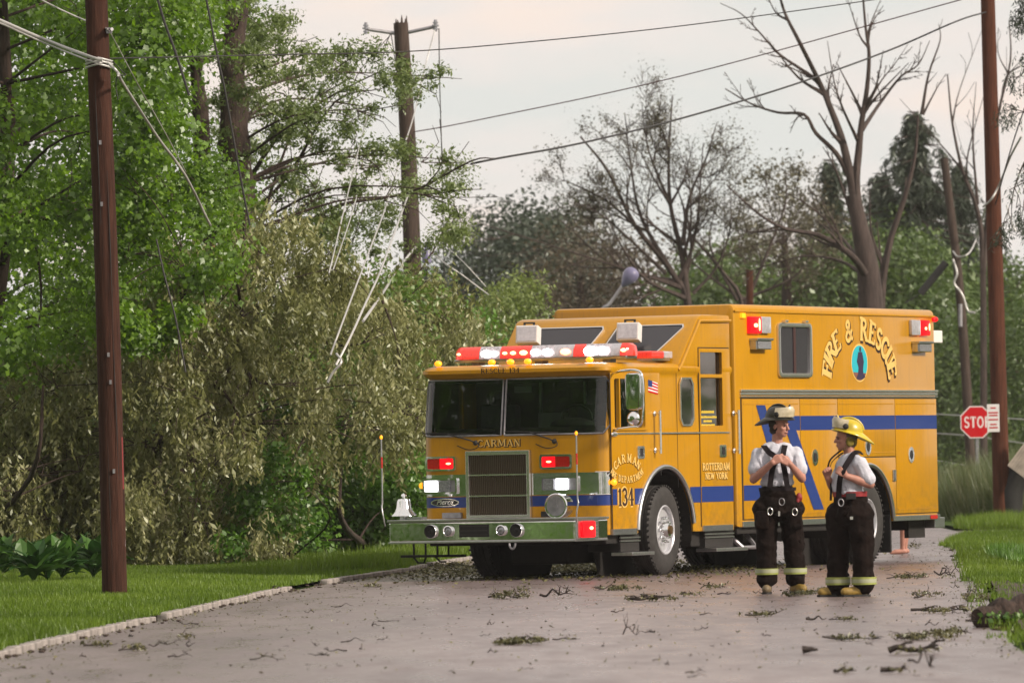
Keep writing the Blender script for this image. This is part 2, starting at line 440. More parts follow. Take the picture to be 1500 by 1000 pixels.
# ------------------------------------------------------------------ lettering: strokes with serifs
def arc(cx, cy, rx, ry, a0, a1, n=10):
    return [(cx + rx * math.cos(R(a0 + (a1 - a0) * i / n)), cy + ry * math.sin(R(a0 + (a1 - a0) * i / n))) for i in range(n + 1)]
TK, TN = 0.19, 0.085
GL = {
 'I': (0.34, [(TK, [(.17, 0), (.17, 1)])], [(.17, 0), (.17, 1)]),
 'F': (0.68, [(TK, [(.17, 0), (.17, 1)]), (TN, [(.17, .96), (.62, .96)]), (TN, [(.17, .52), (.48, .52)]), (.07, [(.60, 1), (.60, .76)]), (.07, [(.47, .64), (.47, .40)])], [(.17, 0), (.1, 1)]),
 'E': (0.70, [(TK, [(.17, 0), (.17, 1)]), (TN, [(.17, .96), (.62, .96)]), (TN, [(.17, .52), (.48, .52)]), (TN, [(.17, .04), (.64, .04)]), (.07, [(.60, 1), (.60, .78)]), (.07, [(.63, 0), (.63, .24)])], [(.1, 0), (.1, 1)]),
 'R': (0.78, [(TK, [(.17, 0), (.17, 1)]), (.12, [(.17, .95)] + arc(.36, .74, .24, .21, 90, -90) + [(.17, .53)]), (TK * .9, [(.38, .53), (.68, .02)])], [(.17, 0), (.1, 1), (.70, 0)]),
 'P': (0.68, [(TK, [(.17, 0), (.17, 1)]), (.12, [(.17, .95)] + arc(.36, .72, .24, .23, 90, -90) + [(.17, .49)])], [(.17, 0), (.1, 1)]),
 'D': (0.76, [(TK, [(.17, 0), (.17, 1)]), (.14, [(.17, .95)] + arc(.30, .5, .36, .45, 90, -90) + [(.17, .05)])], [(.1, 0), (.1, 1)]),
 'S': (0.62, [(.14, arc(.31, .73, .20, .22, 20, 250, 10) + arc(.31, .27, .22, .23, 75, -160, 10))], []),
 'C': (0.72, [(.16, arc(.42, .5, .32, .46, 38, 322, 16))], []),
 'U': (0.76, [(TK, [(.17, 1), (.17, .35)] + arc(.38, .32, .21, .28, 180, 270, 6)), (.09, arc(.38, .32, .21, .28, 270, 360, 6) + [(.59, 1)])], [(.17, 1), (.59, 1)]),
 'O': (0.78, [(.15, arc(.39, .5, .30, .45, 0, 360, 20))], []),
 'A': (0.80, [(.09, [(.40, 1), (.10, 0)]), (TK, [(.40, 1), (.68, 0)]), (TN, [(.2, .33), (.58, .33)])], [(.08, 0), (.70, 0)]),
 'M': (0.96, [(.09, [(.14, 0), (.14, 1)]), (TK, [(.16, 1), (.46, .1)]), (.09, [(.46, .1), (.78, 1)]), (TK, [(.80, 0), (.80, 1)])], [(.14, 0), (.80, 0), (.1, 1), (.84, 1)]),
 'N': (0.80, [(.09, [(.14, 0), (.14, 1)]), (TK, [(.15, 1), (.64, 0)]), (.09, [(.65, 0), (.65, 1)])], [(.14, 0), (.1, 1), (.65, 1)]),
 'T': (0.72, [(TK, [(.36, 0), (.36, 1)]), (TN, [(.05, .96), (.67, .96)]), (.07, [(.07, 1), (.07, .76)]), (.07, [(.65, 1), (.65, .76)])], [(.36, 0)]),
 'W': (1.05, [(TK, [(.10, 1), (.33, 0)]), (.09, [(.33, 0), (.52, .95)]), (TK, [(.52, .95), (.73, 0)]), (.09, [(.73, 0), (.95, 1)])], [(.1, 1), (.95, 1)]),
 'Y': (0.76, [(TK, [(.10, 1), (.38, .48)]), (.09, [(.66, 1), (.38, .48)]), (TK, [(.38, .48), (.38, 0)])], [(.1, 1), (.66, 1), (.38, 0)]),
 'K': (0.80, [(TK, [(.17, 0), (.17, 1)]), (.09, [(.62, 1), (.20, .45)]), (TK, [(.34, .58), (.70, 0)])], [(.17, 0), (.17, 1), (.64, 1), (.70, 0)]),
 '&': (0.84, [(.13, [(.74, .02), (.30, .66)] + arc(.38, .80, .15, .15, 200, -20, 8) + [(.46, .62), (.20, .42)] + arc(.33, .24, .22, .20, 130, 330, 8) + [(.72, .5)])], []),
 '1': (0.40, [(TK, [(.22, 0), (.22, 1)]), (.09, [(.05, .82), (.22, .98)])], [(.22, 0)]),
 '3': (0.66, [(.15, arc(.32, .74, .22, .22, 160, -80, 10)), (.15, arc(.32, .27, .24, .25, 85, -160, 10))], []),
 '4': (0.70, [(TK, [(.46, 0), (.46, 1)]), (.10, [(.44, .98), (.06, .32), (.66, .32)])], [(.46, 0)]),
 ' ': (0.45, [], []),
}
def strip(pts, w):
    n = len(pts); L, Rr = [], []
    closed = (abs(pts[0][0] - pts[-1][0]) + abs(pts[0][1] - pts[-1][1])) < 1e-6
    for i in range(n):
        a = pts[i - 1] if i > 0 else (pts[-2] if closed else pts[0])
        b = pts[i + 1] if i < n - 1 else (pts[1] if closed else pts[-1])
        dx, dy = b[0] - a[0], b[1] - a[1]; l = math.hypot(dx, dy) or 1
        nx, ny = -dy / l * w / 2, dx / l * w / 2
        L.append((pts[i][0] + nx, pts[i][1] + ny)); Rr.append((pts[i][0] - nx, pts[i][1] - ny))
    return L, Rr

def lettering(name, text, fn, m_, parent, height=0.1, place=None, line=None, grow=0.0, width=1.0, sans=False, spacing=0.06, base=0.0, shift=(0, 0)):
    """line: (u centre, v base); place: (cu, cv, ru, rv, a0, a1, sign) letters along an ellipse"""
    mb = MB()
    adv = [GL[c][0] * width + spacing for c in text]
    tot = sum(adv); x = 0
    for ci, c in enumerate(text):
        w, strokes, serifs = GL[c]
        mid = x + adv[ci] / 2
        if line:
            u0 = line[0] + (mid - tot / 2) * height; v0 = line[1] + height / 2; ang = 0
        else:
            cu, cv, ru, rv, a0, a1, sg = place
            a = R(a0 + (a1 - a0) * mid / tot)
            u0, v0 = cu + ru * math.cos(a), cv + rv * math.sin(a)
            ang = math.atan2(rv * math.cos(a), -ru * math.sin(a)) + (math.pi if sg > 0 else 0)
        ca, sa = math.cos(ang), math.sin(ang)
        items = [(strip(p_, t + grow), k) for k, (t, p_) in enumerate(strokes)]
        if not sans:
            items += [(strip([(sx - .14, sy), (sx + .14, sy)], .075 + grow), 9) for sx, sy in serifs]
        for q, ((L, Rr), k) in enumerate(items):
            d = base + 0.0004 * (q + 1)
            vv = []
            for (px, py) in L + Rr:
                lx, ly = (px - w / 2) * height * width + shift[0], (py - .5) * height + shift[1]
                vv.append(fn(u0 + lx * ca - ly * sa, v0 + lx * sa + ly * ca, d))
            n = len(L)
            mb.add(vv, [(i, i + 1, n + i + 1, n + i) for i in range(n - 1)])
        x += adv[ci]
    return mb.build(name, m_, parent)

# ------------------------------------------------------------------ the fire truck (x forward, y to its left, z up)
TH = R(26.407)
TRUCK = empty('fire_truck', (-.0045, 81.497, 0), math.atan2(-math.cos(TH), -math.sin(TH)),
    'large yellow rescue fire truck with blue stripes and its red and white roof lights flashing', 'fire truck')
T = TRUCK
HW = 1.24
def SD(u, v, d): return (-u, HW + d, v)          # driver side: u runs to the rear
def SDR(u, v, d): return (-u, -HW - d, v)
def FR(x0):
    return lambda u, v, d: (x0 + d, u, v)
fr0 = FR(0.0)

def plan(x1, x0, hw, r, n=6):
    """outline of the cab at one height, round front corners"""
    out = [(x0, -hw), (x0, hw)]
    for i in range(n + 1):
        a = R(90 - 90 * i / n); out.append((x1 - r + r * math.cos(a), hw - r + r * math.sin(a)))
    for i in range(n + 1):
        a = R(-90 * i / n); out.append((x1 - r + r * math.cos(a), -hw + r + r * math.sin(a)))
    return out
cabx = -3.56
lv = [(.51, 0.0, HW), (1.66, 0.0, HW), (1.70, -.01, HW), (2.40, -.11, HW - .01), (2.43, -.03, HW), (2.46, 0.02, HW + .015), (2.50, 0.015, HW + .012), (2.535, -.03, HW - .02), (2.555, -.10, HW - .09)]
mb = MB(); mb.loft([[(x, y, z) for x, y in plan(xf, cabx, hw, .16)] for z, xf, hw in lv])
cab = mb.build('cab', M['yellow'], T)
AF, AR = -1.58, -7.72                       # front and rear axle
def arch_cut(ax, r=.79, zc=.50):
    c = MB(); c.lathe([(0, r), (.75, r)], (ax, .62, zc), (0, 1, 0), 40); return c
def arch_cut2(ax, r=.79, zc=.50):
    c = MB(); c.lathe([(0, r), (.75, r)], (ax, -1.37, zc), (0, 1, 0), 40); return c
def boxcut(u0, u1, v0, v1, d0, d1, r=.03):
    c = MB(); c.slab(rrect(u0, u1, v0, v1, r, 3), SD, d0, d1); return c
cut(cab, [arch_cut(AF), arch_cut2(AF), boxcut(.20, 1.05, 1.77, 2.36, -.30, .1), boxcut(2.62, 3.30, 2.41, 2.69, -.06, .1), boxcut(2.62, 3.30, 1.79, 2.37, -.06, .1), MB().box(-1.40, .12, -1.19, 1.19, 1.722, 2.378), MB().slab(rrect(.20, 1.05, 1.77, 2.36, .03, 3), SDR, -.2, .1)])
cab.data.polygons.foreach_set('use_smooth', [True] * len(cab.data.polygons)); cab.data.set_sharp_from_angle(angle=R(35))
INT = mat('dark cab interior', (.018, .014, .012), .7)
b_ = MB(); b_.box(-1.395, -1.38, -1.185, 1.185, 1.725, 2.375); b_.build('cab_rear_wall', INT, T)
b_ = MB(); b_.box(-1.38, -.17, -1.18, 1.18, 1.724, 1.735); b_.build('cab_floor', INT, T)
b_ = MB(); b_.box(-1.38, -.14, -1.18, 1.18, 2.355, 2.376); b_.build('headliner', mat('grey headliner', (.06, .055, .05), .8), T)
b_ = MB(); b_.box(-.42, -.05, -1.06, 1.06, 1.725, 1.80); b_.ell((-.34, .62, 1.82), (.16, .30, .09)); b_.build('dashboard', INT, T, 40, bevel=.01)
for y in (-.65, .65):
    b_ = MB(); b_.box(-1.05, -.90, y - .24, y + .24, 1.735, 2.08); b_.ell((-.97, y, 2.14), (.07, .15, .12)); b_.build('seat', mat('seat cloth', (.03, .03, .04), .8), T, 40, bevel=.03)
b_ = MB(); b_.tube([(-.47 + .05 * math.cos(R(a)), .62 + .22 * math.cos(R(a)), 1.90 + .16 * math.sin(R(a))) for a in range(0, 361, 15)], .016, 6); b_.tube([(-.36, .62, 1.80), (-.45, .62, 1.90)], .025, 6); b_.build('steering_wheel', M['black'], T, 60)
b_ = MB(); b_.box(-.30, -.28, -.12, .12, 2.22, 2.30); b_.box(-1.2, -1.0, -.16, .16, 1.735, 1.98); b_.build('radio_console', mat('grey console', (.12, .12, .12), .6), T, bevel=.01)
b_ = MB(); b_.tube([(-1.37, -.30, 1.74), (-1.37, -.30, 2.36)], .02, 6); b_.tube([(-1.37, .30, 1.74), (-1.37, .30, 2.36)], .02, 6); b_.build('cab_grab_bars', M['alu'], T)
b_ = MB(); b_.slab(rrect(.18, 1.07, 1.76, 2.37, .03), SDR, -.03, -.02); b_.build('door_window', M['see_glass'], T)
# raised crew roof
mb = MB()
prof = [(-2.02, 2.50), (-2.06, 2.56), (-2.60, 3.09), (-2.66, 3.13), (-2.75, 3.15), (-3.56, 3.15), (-3.56, 2.50)]
for (yy, inset) in ((0, 0),):
    n = len(prof)
    r0 = [(x, -HW, z) for x, z in prof]; r1 = [(x, HW, z) for x, z in prof]
    mb.loft([r0, r1])
rr = mb.build('raised_roof', M['yellow'], T, 35, bevel=.035)
cut(rr, [boxcut(2.62, 3.30, 2.41, 2.69, -.06, .1)])
mb = MB(); mb.tube([(-2.0, HW + .012, 2.47), (-2.08, HW + .012, 2.52), (-2.64, HW + .012, 3.07), (-3.54, HW + .012, 3.08)], .022, 6)
mb.build('roof_rib', M['yellow'], T, 40)
def slope(u, v, d):
    # face of the raised roof: v measured as height
    t = (v - 2.56) / .53
    x = -2.06 - .54 * t
    nx, nz_ = .70, .714
    return (x + nx * d, u, v + nz_ * d)
for (p4) in ([(-.95, 2.66), (-.12, 2.66), (.02, 2.98), (.0, 3.01), (-.84, 3.01)], [(.12, 2.66), (.83, 2.62), (1.10, 2.98), (1.08, 3.01), (.26, 3.01), (.22, 2.99)]):
    def grow(pl, k):
        cx = sum(q[0] for q in pl) / len(pl); cy = sum(q[1] for q in pl) / len(pl)
        return [(cx + (u - cx) * (1 + k), cy + (v - cy) * (1 + k * 2.1)) for u, v in pl]
    w = MB(); w.slab(p4, slope, .002, .012); wo_ = w.build('roof_window', M['grey_glass'], T)
    w = MB(); w.ring(grow(p4, .035), p4, slope, .002, .022); w.build('window_frame', M['trim'], wo_)
# rescue body
BX0, BX1 = -3.67, -10.05
def boxring(x, k):
    r = .07
    out = []
    for (cy, cz, a0) in ((HW - r, 3.29 - r, 0), (-HW + r, 3.29 - r, 90)):
        for i in range(5):
            a = R(a0 + 90 * i / 4); out.append((x, cy + (r - k) * math.cos(a), cz + (r - k) * math.sin(a)))
    out += [(x, -HW + k, .54 + k), (x, HW - k, .54 + k)]
    return out
mb = MB(); mb.loft([boxring(BX0 - .0, .045), boxring(BX0 - .018, .012), boxring(BX0 - .05, 0), boxring(BX1 + .05, 0), boxring(BX1 + .018, .012), boxring(BX1, .045)])
body = mb.build('rescue_body', M['yellow'], T)
cut(body, [arch_cut(AR, .80, .46), arch_cut2(AR, .80, .46)])
mb = MB(); mb.box(cabx - .12, cabx + .02, -1.15, 1.15, .6, 3.05); mb.build('cab_gap_bellows', M['black'], T)
mb = MB()
for s in (1, -1):
    y0, y1 = sorted((s * (HW - .01), s * (HW + .018)))
    mb.box(BX1 + .02, BX0 - .02, y0, y1, 3.19, 3.215)
mb.build('rain_gutter', M['yellow'], T, bevel=.006)
# belt moulding and sill trims
mb = MB()
for z0, z1, d in ((2.205, 2.235, .030), (2.165, 2.197, .022), (2.140, 2.152, .026)):
    mb.box(BX1, -3.80, HW - .005, HW + d, z0, z1)
mb.build('belt_moulding', M['trim'], T, bevel=.004)
mb = MB()
mb.box(-6.88, -3.80, HW - .05, HW + .02, .535, .605); mb.build('sill_trim', M['alu'], T, bevel=.004)
mb = MB(); mb.box(BX1 - .01, -8.52, HW - .05, HW + .02, .535, .60); mb.build('sill_trim', M['alu'], T, bevel=.004)
# compartment doors
def door(name, u0, u1, v0, v1, cutters=(), d=.012, parent=T):
    b_ = MB(); b_.slab([(u0, v0), (u1, v0), (u1, v1), (u0, v1)], SD, .001, d)
    o = b_.build(name, M['yellow'], parent, 30, bevel=.003)
    if cutters: cut(o, cutters)
    return o
mb = MB(); mb.slab([(3.82, .62), (10.03, .62), (10.03, 2.13), (3.82, 2.13)], SD, -.01, .0035)  # black backing sheet: gives the gaps between the doors their shade
gap_shade = mb.build('door_seal', M['black'], T)
cut(gap_shade, [arch_cut(AR, .80, .46)])
arc_r = [arch_cut(AR, .80, .46)]
g = .007
cds = [(3.84, 5.60, .625, 2.125, []), (5.60, 6.78, .625, 2.125, []), (6.78, 8.63, 1.37, 2.125, []), (6.78, 8.63, .625, 1.37, arc_r), (8.63, 10.02, .625, 2.125, [])]
doors = []
for u0, u1, v0, v1, cs in cds:
    doors.append(door('compartment_door', u0 + g, u1 - g, v0 + g, v1 - g, cs))
    if not cs:
        b_ = MB(); b_.box(-(u1 - .05), -(u0 + .05), HW + .011, HW + .016, v1 - .075, v1 - .062)
        b_.box(-(u1 - .05), -(u0 + .05), HW + .011, HW + .016, v0 + .055, v0 + .065)
        b_.build('pressed_rib', M['yellow'], doors[-1])
for (u, v, dd) in ((6.03, 1.38, doors[1]), (7.72, 1.50, doors[2]), (9.13, 1.39, doors[4]), (5.35, 1.38, doors[0])):
    b_ = MB(); b_.slab([(u + .095 * math.cos(R(a)), v + .105 * math.sin(R(a))) for a in range(0, 360, 18)], SD, .012, .022)
    h_ = b_.build('door_handle', M['chrome'], dd, 30)
    b_ = MB(); b_.slab([(u + .045 * math.cos(R(a)), v + .06 * math.sin(R(a))) for a in range(0, 360, 24)], SD, .022, .027)
    b_.build('handle_recess', M['black'], dd)
b_ = MB(); b_.slab(rrect(8.50, 8.60, 1.05, 1.20, .015, 2), SD, .013, .03); b_.box(-8.56, -8.54, HW + .03, HW + .045, 1.08, 1.17)
b_.build('paddle_latch', M['alu'], doors[3], bevel=.003)
# cab doors
fd = door('cab_door', .10, 1.47, .52, 2.43, [arch_cut(AF), boxcut(.20, 1.05, 1.77, 2.36, -.1, .1)], .010)
rd = door('crew_door', 2.61, 3.50, .56, 2.735, [boxcut(2.64, 3.28, 2.42, 2.69, -.1, .1, .02), boxcut(2.64, 3.28, 1.79, 2.38, -.1, .1, .02)], .010)
for (u0, u1, v0, v1) in ((.085, .098, .52, 2.43), (1.472, 1.485, 1.20, 2.43), (2.594, 2.608, .56, 2.74), (2.60, 3.5, 2.738, 2.75), (3.502, 3.512, .56, 2.74), (1.96, 1.968, 1.05, 2.45)):
    b_ = MB(); b_.slab([(u0, v0), (u1, v0), (u1, v1), (u0, v1)], SD, .0005, .003); b_.build('door_gap', M['black'], T)
b_ = MB(); b_.slab(rrect(.18, 1.07, 1.76, 2.37, .03), SD, -.05, -.035); w1 = b_.build('door_window', M['see_glass'], T)
b_ = MB(); b_.box(-.36, -.33, HW - .034, HW + .012, 1.77, 2.36); b_.build('window_divider', M['yellow'], w1)
b_ = MB(); b_.box(-1.07, -.16, HW + .01, HW + .03, 1.745, 1.768); b_.build('window_sill', M['yellow'], w1)
for v0, v1 in ((2.41, 2.70), (1.77, 2.39)):
    b_ = MB(); b_.slab([(2.62, v0), (3.30, v0), (3.30, v1), (2.62, v1)], SD, -.05, -.035); b_.build('crew_window', M['glass'], T)
# four small lines of yellow print on the crew door glass
rng = random.Random(4)
mb = MB()
for v, u0, u1, h in ((1.945, 2.74, 3.10, .035), (1.885, 2.68, 3.18, .028), (1.835, 2.80, 3.04, .028), (1.79 + .002, 2.72, 3.12, .022)):
    u = u0
    while u < u1:
        w = rng.uniform(.014, .026); mb.slab([(u, v), (u + w * .75, v), (u + w * .75, v + h * rng.uniform(.7, 1)), (u, v + h * rng.uniform(.7, 1))], SD, -.034, -.032); u += w
mb.build('window_print', mat('yellow print', (.7, .5, .05), .6), T)
out_ = [(2.03, 2.30), (2.10, 2.38), (2.36, 2.38), (2.43, 2.30), (2.43, 1.87), (2.36, 1.79), (2.10, 1.79), (2.03, 1.87)]
inn_ = [(2.23 + (u - 2.23) * .84, 2.085 + (v - 2.085) * .93) for u, v in out_]
b_ = MB(); b_.slab(inn_, SD, .001, .008); sw = b_.build('side_window', M['glass'], T)
b_ = MB(); b_.ring(out_, inn_, SD, .001, .02); b_.build('window_frame', M['trim'], sw)
b_ = MB(); b_.box(-3.45, -.22, HW + .008, HW + .022, 1.698, 1.716); b_.ell((-.17, HW + .02, 1.70), (.09, .015, .03)); b_.build('side_moulding', M['trim'], T, 40)
for (u, v) in ((.89, 1.48), (3.24, 1.48)):
    b_ = MB(); b_.slab(rrect(u - .10, u + .10, v - .075, v + .075, .02, 2), SD, .011, .022); l_ = b_.build('door_latch', M['chrome'], T)
    b_ = MB(); b_.slab(rrect(u - .02, u + .05, v - .05, v + .05, .01, 2), SD, .022, .026); b_.build('latch_recess', M['black'], l_)
for u, v0, v1 in ((1.29, 1.46, 1.98), (3.57, 1.44, 1.98)):
    b_ = MB(); b_.tube([(-u, HW + .01, v1 - .04), (-u, HW + .085, v1 - .04), (-u, HW + .09, v1 - .05)], .013, 8); b_.tube([(-u, HW + .01, v0 + .04), (-u, HW + .085, v0 + .04)], .013, 8)
    b_.tube([(-u, HW + .09, v0), (-u, HW + .09, v1)], .018, 10); b_.ell((-u, HW + .02, v1 - .04), (.035, .02, .035)); b_.ell((-u, HW + .02, v0 + .04), (.035, .02, .035))
    b_.build('grab_rail', M['chrome'], T, 40)
for u0, u1 in ((.08, .74), (2.62, 3.50)):
    b_ = MB(); b_.box(-u1, -u0, HW - .1, HW + .02, .505, .575)
    for i in range(int((u1 - u0) / .03)): b_.box(-u0 - .02 - i * .03, -u0 - .006 - i * .03, HW + .019, HW + .026, .512, .568)
    b_.build('door_step_trim', M['alu'], T)
# steps below the doors
for u0, u1 in ((.30, .92), (2.70, 3.62)):
    b_ = MB(); b_.box(-u1, -u0, HW - .12, HW + .16, .255, .295); b_.build('step', M['alu'], T, bevel=.006)
    b_ = MB(); b_.box(-u1 + .05, -u0 - .05, HW - .40, HW - .02, .30, .50); b_.build('step_well', M['under'], T)
    b_ = MB()
    for z in (.42, .46): b_.box(-u1 + .05, -u0 - .02, HW - .02, HW + .0, z, z + .015)
    b_.build('step_tread', M['alu'], T)
# wheel arches
for ax, zc, r in ((AF, .50, .79), (AR, .46, .80)):
    for s in (1, -1):
        b_ = MB()
        n = 26; ring0, ring1 = [], []
        vv = []
        for i in range(n + 1):
            a = R(-8 + 196 * i / n)
            for (rr_, yy) in ((r - .004, HW - .02), (r - .004, .60)):
                vv.append((ax + rr_ * math.cos(a), s * yy, zc + rr_ * math.sin(a)))
        b_.add(vv, [(2 * i, 2 * i + 1, 2 * i + 3, 2 * i + 2) for i in range(n)])
        b_.lathe([(0, r - .01), (.01, r - .01)], (ax, s * .625, zc), (0, s, 0), 40)
        b_.build('wheel_arch_liner', M['under'], T)
        b_ = MB()
        pts = [(ax + (r + .012) * math.cos(R(a)), s * (HW + .012), zc + (r + .012) * math.sin(R(a))) for a in range(4, 178, 6)]
        b_.tube(pts, .03, 8); b_.build('wheel_arch_trim', M['alu'], T, 50)
# mud flaps behind the rear wheels
for s in (1, -1):
    b_ = MB(); b_.box(AR - .80, AR - .76, s * 1.22 - .62 * (s > 0), s * 1.22 + .62 * (s < 0), .13, .62); b_.build('mud_flap', M['black'], T, bevel=.01)
# wheels
def wheel(x, y, s, steer=0.0, dual=False):
    rt = .54
    tm = MB()
    prof = [(-.14, .30), (-.15, .36), (-.155, .44), (-.14, .50), (-.115, .53), (-.11, .54), (-.06, .54), (-.055, .527), (-.045, .527), (-.04, .54), (-.005, .54), (0, .527), (.01, .527), (.015, .54), (.05, .54), (.055, .527), (.065, .527), (.07, .54), (.11, .54), (.115, .53), (.14, .50), (.155, .44), (.15, .36), (.14, .30)]
    tm.lathe(prof, (0, 0, 0), (0, s, 0), 48, cap=False)
    for k in range(48):       # shoulder lugs
        a = 2 * math.pi * k / 48
        Mx = Matrix.Rotation(a, 4, 'Y')
        for yy in (-.118, .118):
            tm.box(-.012, .012, yy - .022, yy + .022, .525, .546, Mx)
    w_ = tm.build('wheel', M['tyre'], T, 30)
    w_.location = (x, y, rt); w_.rotation_euler = (0, 0, steer)
    if dual:
        t2 = MB(); t2.lathe(prof, (0, -s * .33, 0), (0, s, 0), 48, cap=False); t2.build('inner_tire', M['tyre'], w_, 30)
    rm = MB()
    if dual:   # deep dish
        rm.lathe([(.10, .300), (.145, .298), (.150, .285), (.135, .272), (-.02, .262), (-.09, .25), (-.10, .12), (-.02, .10), (.05, .095), (.06, .0)], (0, 0, 0), (0, s, 0), 40)
    else:      # front rim bulging outwards
        rm.lathe([(.10, .300), (.145, .300), (.152, .288), (.140, .275), (.06, .268), (.045, .255), (.055, .22), (.085, .195), (.10, .19), (.105, .11), (.11, .0)], (0, 0, 0), (0, s, 0), 40)
    rim = rm.build('rim', M['rimsilver'], w_, 30)
    hb = MB()
    d0 = .02 if dual else .10
    if not dual:
        hb.lathe([(d0, .10), (d0 + .07, .095), (d0 + .10, .075), (d0 + .105, .0)], (0, 0, 0), (0, s, 0), 24); hb.build('hub', M['chrome'], w_, 30)
        hb = MB(); hb.lathe([(d0 + .10, .055), (d0 + .125, .05), (d0 + .128, .0)], (0, 0, 0), (0, s, 0), 16); hb.build('hub_cap', mat('brass hub', (.14, .08, .03), .4, .6), w_, 30)
    nut = MB(); nut.lathe([(0, .022), (.05, .020), (.065, .012), (.066, .0)], (0, 0, 0), (0, s, 0), 8)
    nm = nut.mesh('lug_nut', 40)
    hole = MB(); hole.lathe([(0, .024), (.006, .024)], (0, 0, 0), (0, s, 0), 12)
    hm = hole.mesh('hand_hole')
    for k in range(10):
        a = 2 * math.pi * k / 10
        n_ = link('lug_nut', nm, M['chrome'], w_); n_.location = (.148 * math.cos(a), s * (.102 if not dual else -.09), .148 * math.sin(a))
        a += .3
        n_ = link('hand_hole', hm, M['black'], w_)
        n_.location = (.236 * math.cos(a), s * (.046 if not dual else -.092), .236 * math.sin(a))
    return w_
wheel(AF, 1.09, 1, R(4)); wheel(AF, -1.06, -1, R(4))
wheel(AR, 1.09, 1, 0, True); wheel(AR, -1.09, -1, 0, True)
# underbody
b_ = MB()
for s in (1, -1): b_.box(BX1 + .1, -.1, s * .43 - .05, s * .43 + .05, .55, .78)
b_.box(AF - .08, AF + .08, -.95, .95, .34, .50); b_.box(AR - .09, AR + .09, -.9, .9, .42, .60); b_.ell((AR, 0, .52), (.24, .24, .22)); b_.tube([(AR, 0, .55), (-3.2, 0, .62)], .05, 8)
b_.build('chassis', M['under'], T)
b_ = MB(); b_.box(-.9, -.05, -1.18, 1.18, .40, .56); b_.build('front_underbody', M['under'], T, bevel=.02)
b_ = MB(); b_.box(-1.25, -.45, -.30, .50, .16, .45); b_.build('sump', M['under'], T, bevel=.04)
b_ = MB(); b_.box(-1.0, -.35, .78, 1.10, .30, .52); b_.build('step_housing', M['under'], T, bevel=.02)
b_ = MB(); b_.box(-6.7, -3.75, -1.2, 1.2, .45, .56); b_.box(-6.3, -4.9, -.75, .75, .33, .50); b_.build('fuel_tank', M['under'], T, bevel=.02)
b_ = MB(); b_.box(-3.6, -2.5, -1.15, 1.15, .32, .60); b_.build('battery_box', M['under'], T, bevel=.02)
b_ = MB(); b_.box(-10.0, -9.45, 1.00, 1.06, .30, .55); b_.box(-9.72, -9.66, .45, 1.0, .40, .55); b_.build('tow_bracket', M['under'], T)
b_ = MB(); b_.box(-10.35, -10.02, -1.2, 1.2, .42, .56); b_.build('rear_bumper', M['alu'], T, bevel=.01)
b_ = MB()
for y in (-1.52, -1.36, -1.20, -1.05): b_.tube([(-.30, y, .27), (-.30, y, .48)], .014, 6)
b_.box(-.40, -.22, -1.66, -.86, .265, .295); b_.tube([(-.25, -1.5, .27), (-.25, -1.44, .20), (-.25, -1.36, .20), (-.25, -1.33, .27)], .012, 6); b_.tube([(-.25, -1.2, .27), (-.25, -1.14, .21), (-.25, -1.06, .21)], .012, 6)
b_.tube([(-.30, -1.54, .47), (-.30, -1.0, .47)], .014, 6)
b_.build('folding_step', M['under'], T)
b_ = MB(); b_.tube([(-3.95, .9, .52), (-4.1, 1.1, .28), (-4.4, 1.15, .28), (-4.45, .95, .50)], .03, 6); b_.build('exhaust_bracket', M['steel'], T)
# front bumper
b_ = MB(); b_.box(.0, .90, -1.23, 1.23, .46, .70); bmpr = b_.build('bumper', M['chrome'], T, bevel=.02)
b_ = MB(); b_.box(.0, .92, -1.245, 1.245, .702, .728); b_.build('bumper_deck', M['alu'], bmpr, bevel=.005)
b_ = MB(); b_.box(.02, .915, -1.238, 1.238, .448, .466); b_.build('bumper_lip', M['alu'], bmpr, bevel=.004)
FB = FR(.90)
for u, rr_ in ((-.66, .085), (.475, .085)):
    b_ = MB(); b_.lathe([(0, rr_), (.035, rr_), (.045, rr_ - .008), (.03, rr_ - .014), (.004, rr_ - .02)], (.90, u, .59), (1, 0, 0), 24, cap=False); h_ = b_.build('horn', M['chrome'], bmpr, 40)
    b_ = MB(); b_.lathe([(.002, rr_ - .018), (.012, .03), (.03, .012)], (.905, u, .59), (1, 0, 0), 20); b_.build('horn_mouth', M['black'], bmpr)
for u in (-.43, .27):
    b_ = MB(); b_.lathe([(0, .065), (.03, .065), (.036, .055), (.022, .046)], (.90, u, .59), (1, 0, 0), 20, cap=False); b_.build('fog_lamp_rim', M['chrome'], bmpr, 40)
    b_ = MB(); b_.ell((.905, u, .59), (.03, .05, .05)); b_.build('fog_lamp', M['lens'], bmpr, 60)
b_ = MB(); b_.slab([(-.29, .515), (.10, .515), (.10, .665), (-.29, .665)], FB, .001, .008); pl_ = b_.build('winch_opening', M['black'], bmpr)
b_ = MB()
for z in (.535, .585, .64): b_.slab([(-.27, z), (.08, z), (.08, z + .012), (-.27, z + .012)], FB, .008, .016)
b_.build('winch_roller', mat('dull steel', (.06, .05, .05), .5, .5), bmpr)
b_ = MB(); b_.tube([(.93, .42 + .04 * math.cos(t / 8 * math.pi), .44 - .07 * math.sin(t / 8 * math.pi)) for t in range(9)], .014, 8); b_.build('tow_hook', M['steel'], bmpr, 50)
b_ = MB(); b_.slab(rrect(.30, .86, .47, .71, .01, 2), lambda u, v, d: (u, 1.23 + d, v), .001, .02); ltb = b_.build('warning_light_bezel', M['alu'], bmpr)
b_ = MB()
for i in range(5): b_.slab([(.31, .49 + i * .045), (.40, .49 + i * .045), (.40, .50 + i * .045), (.31, .50 + i * .045)], lambda u, v, d: (u, 1.23 + d, v), .02, .028)
b_.build('bezel_rib', M['trim'], bmpr)
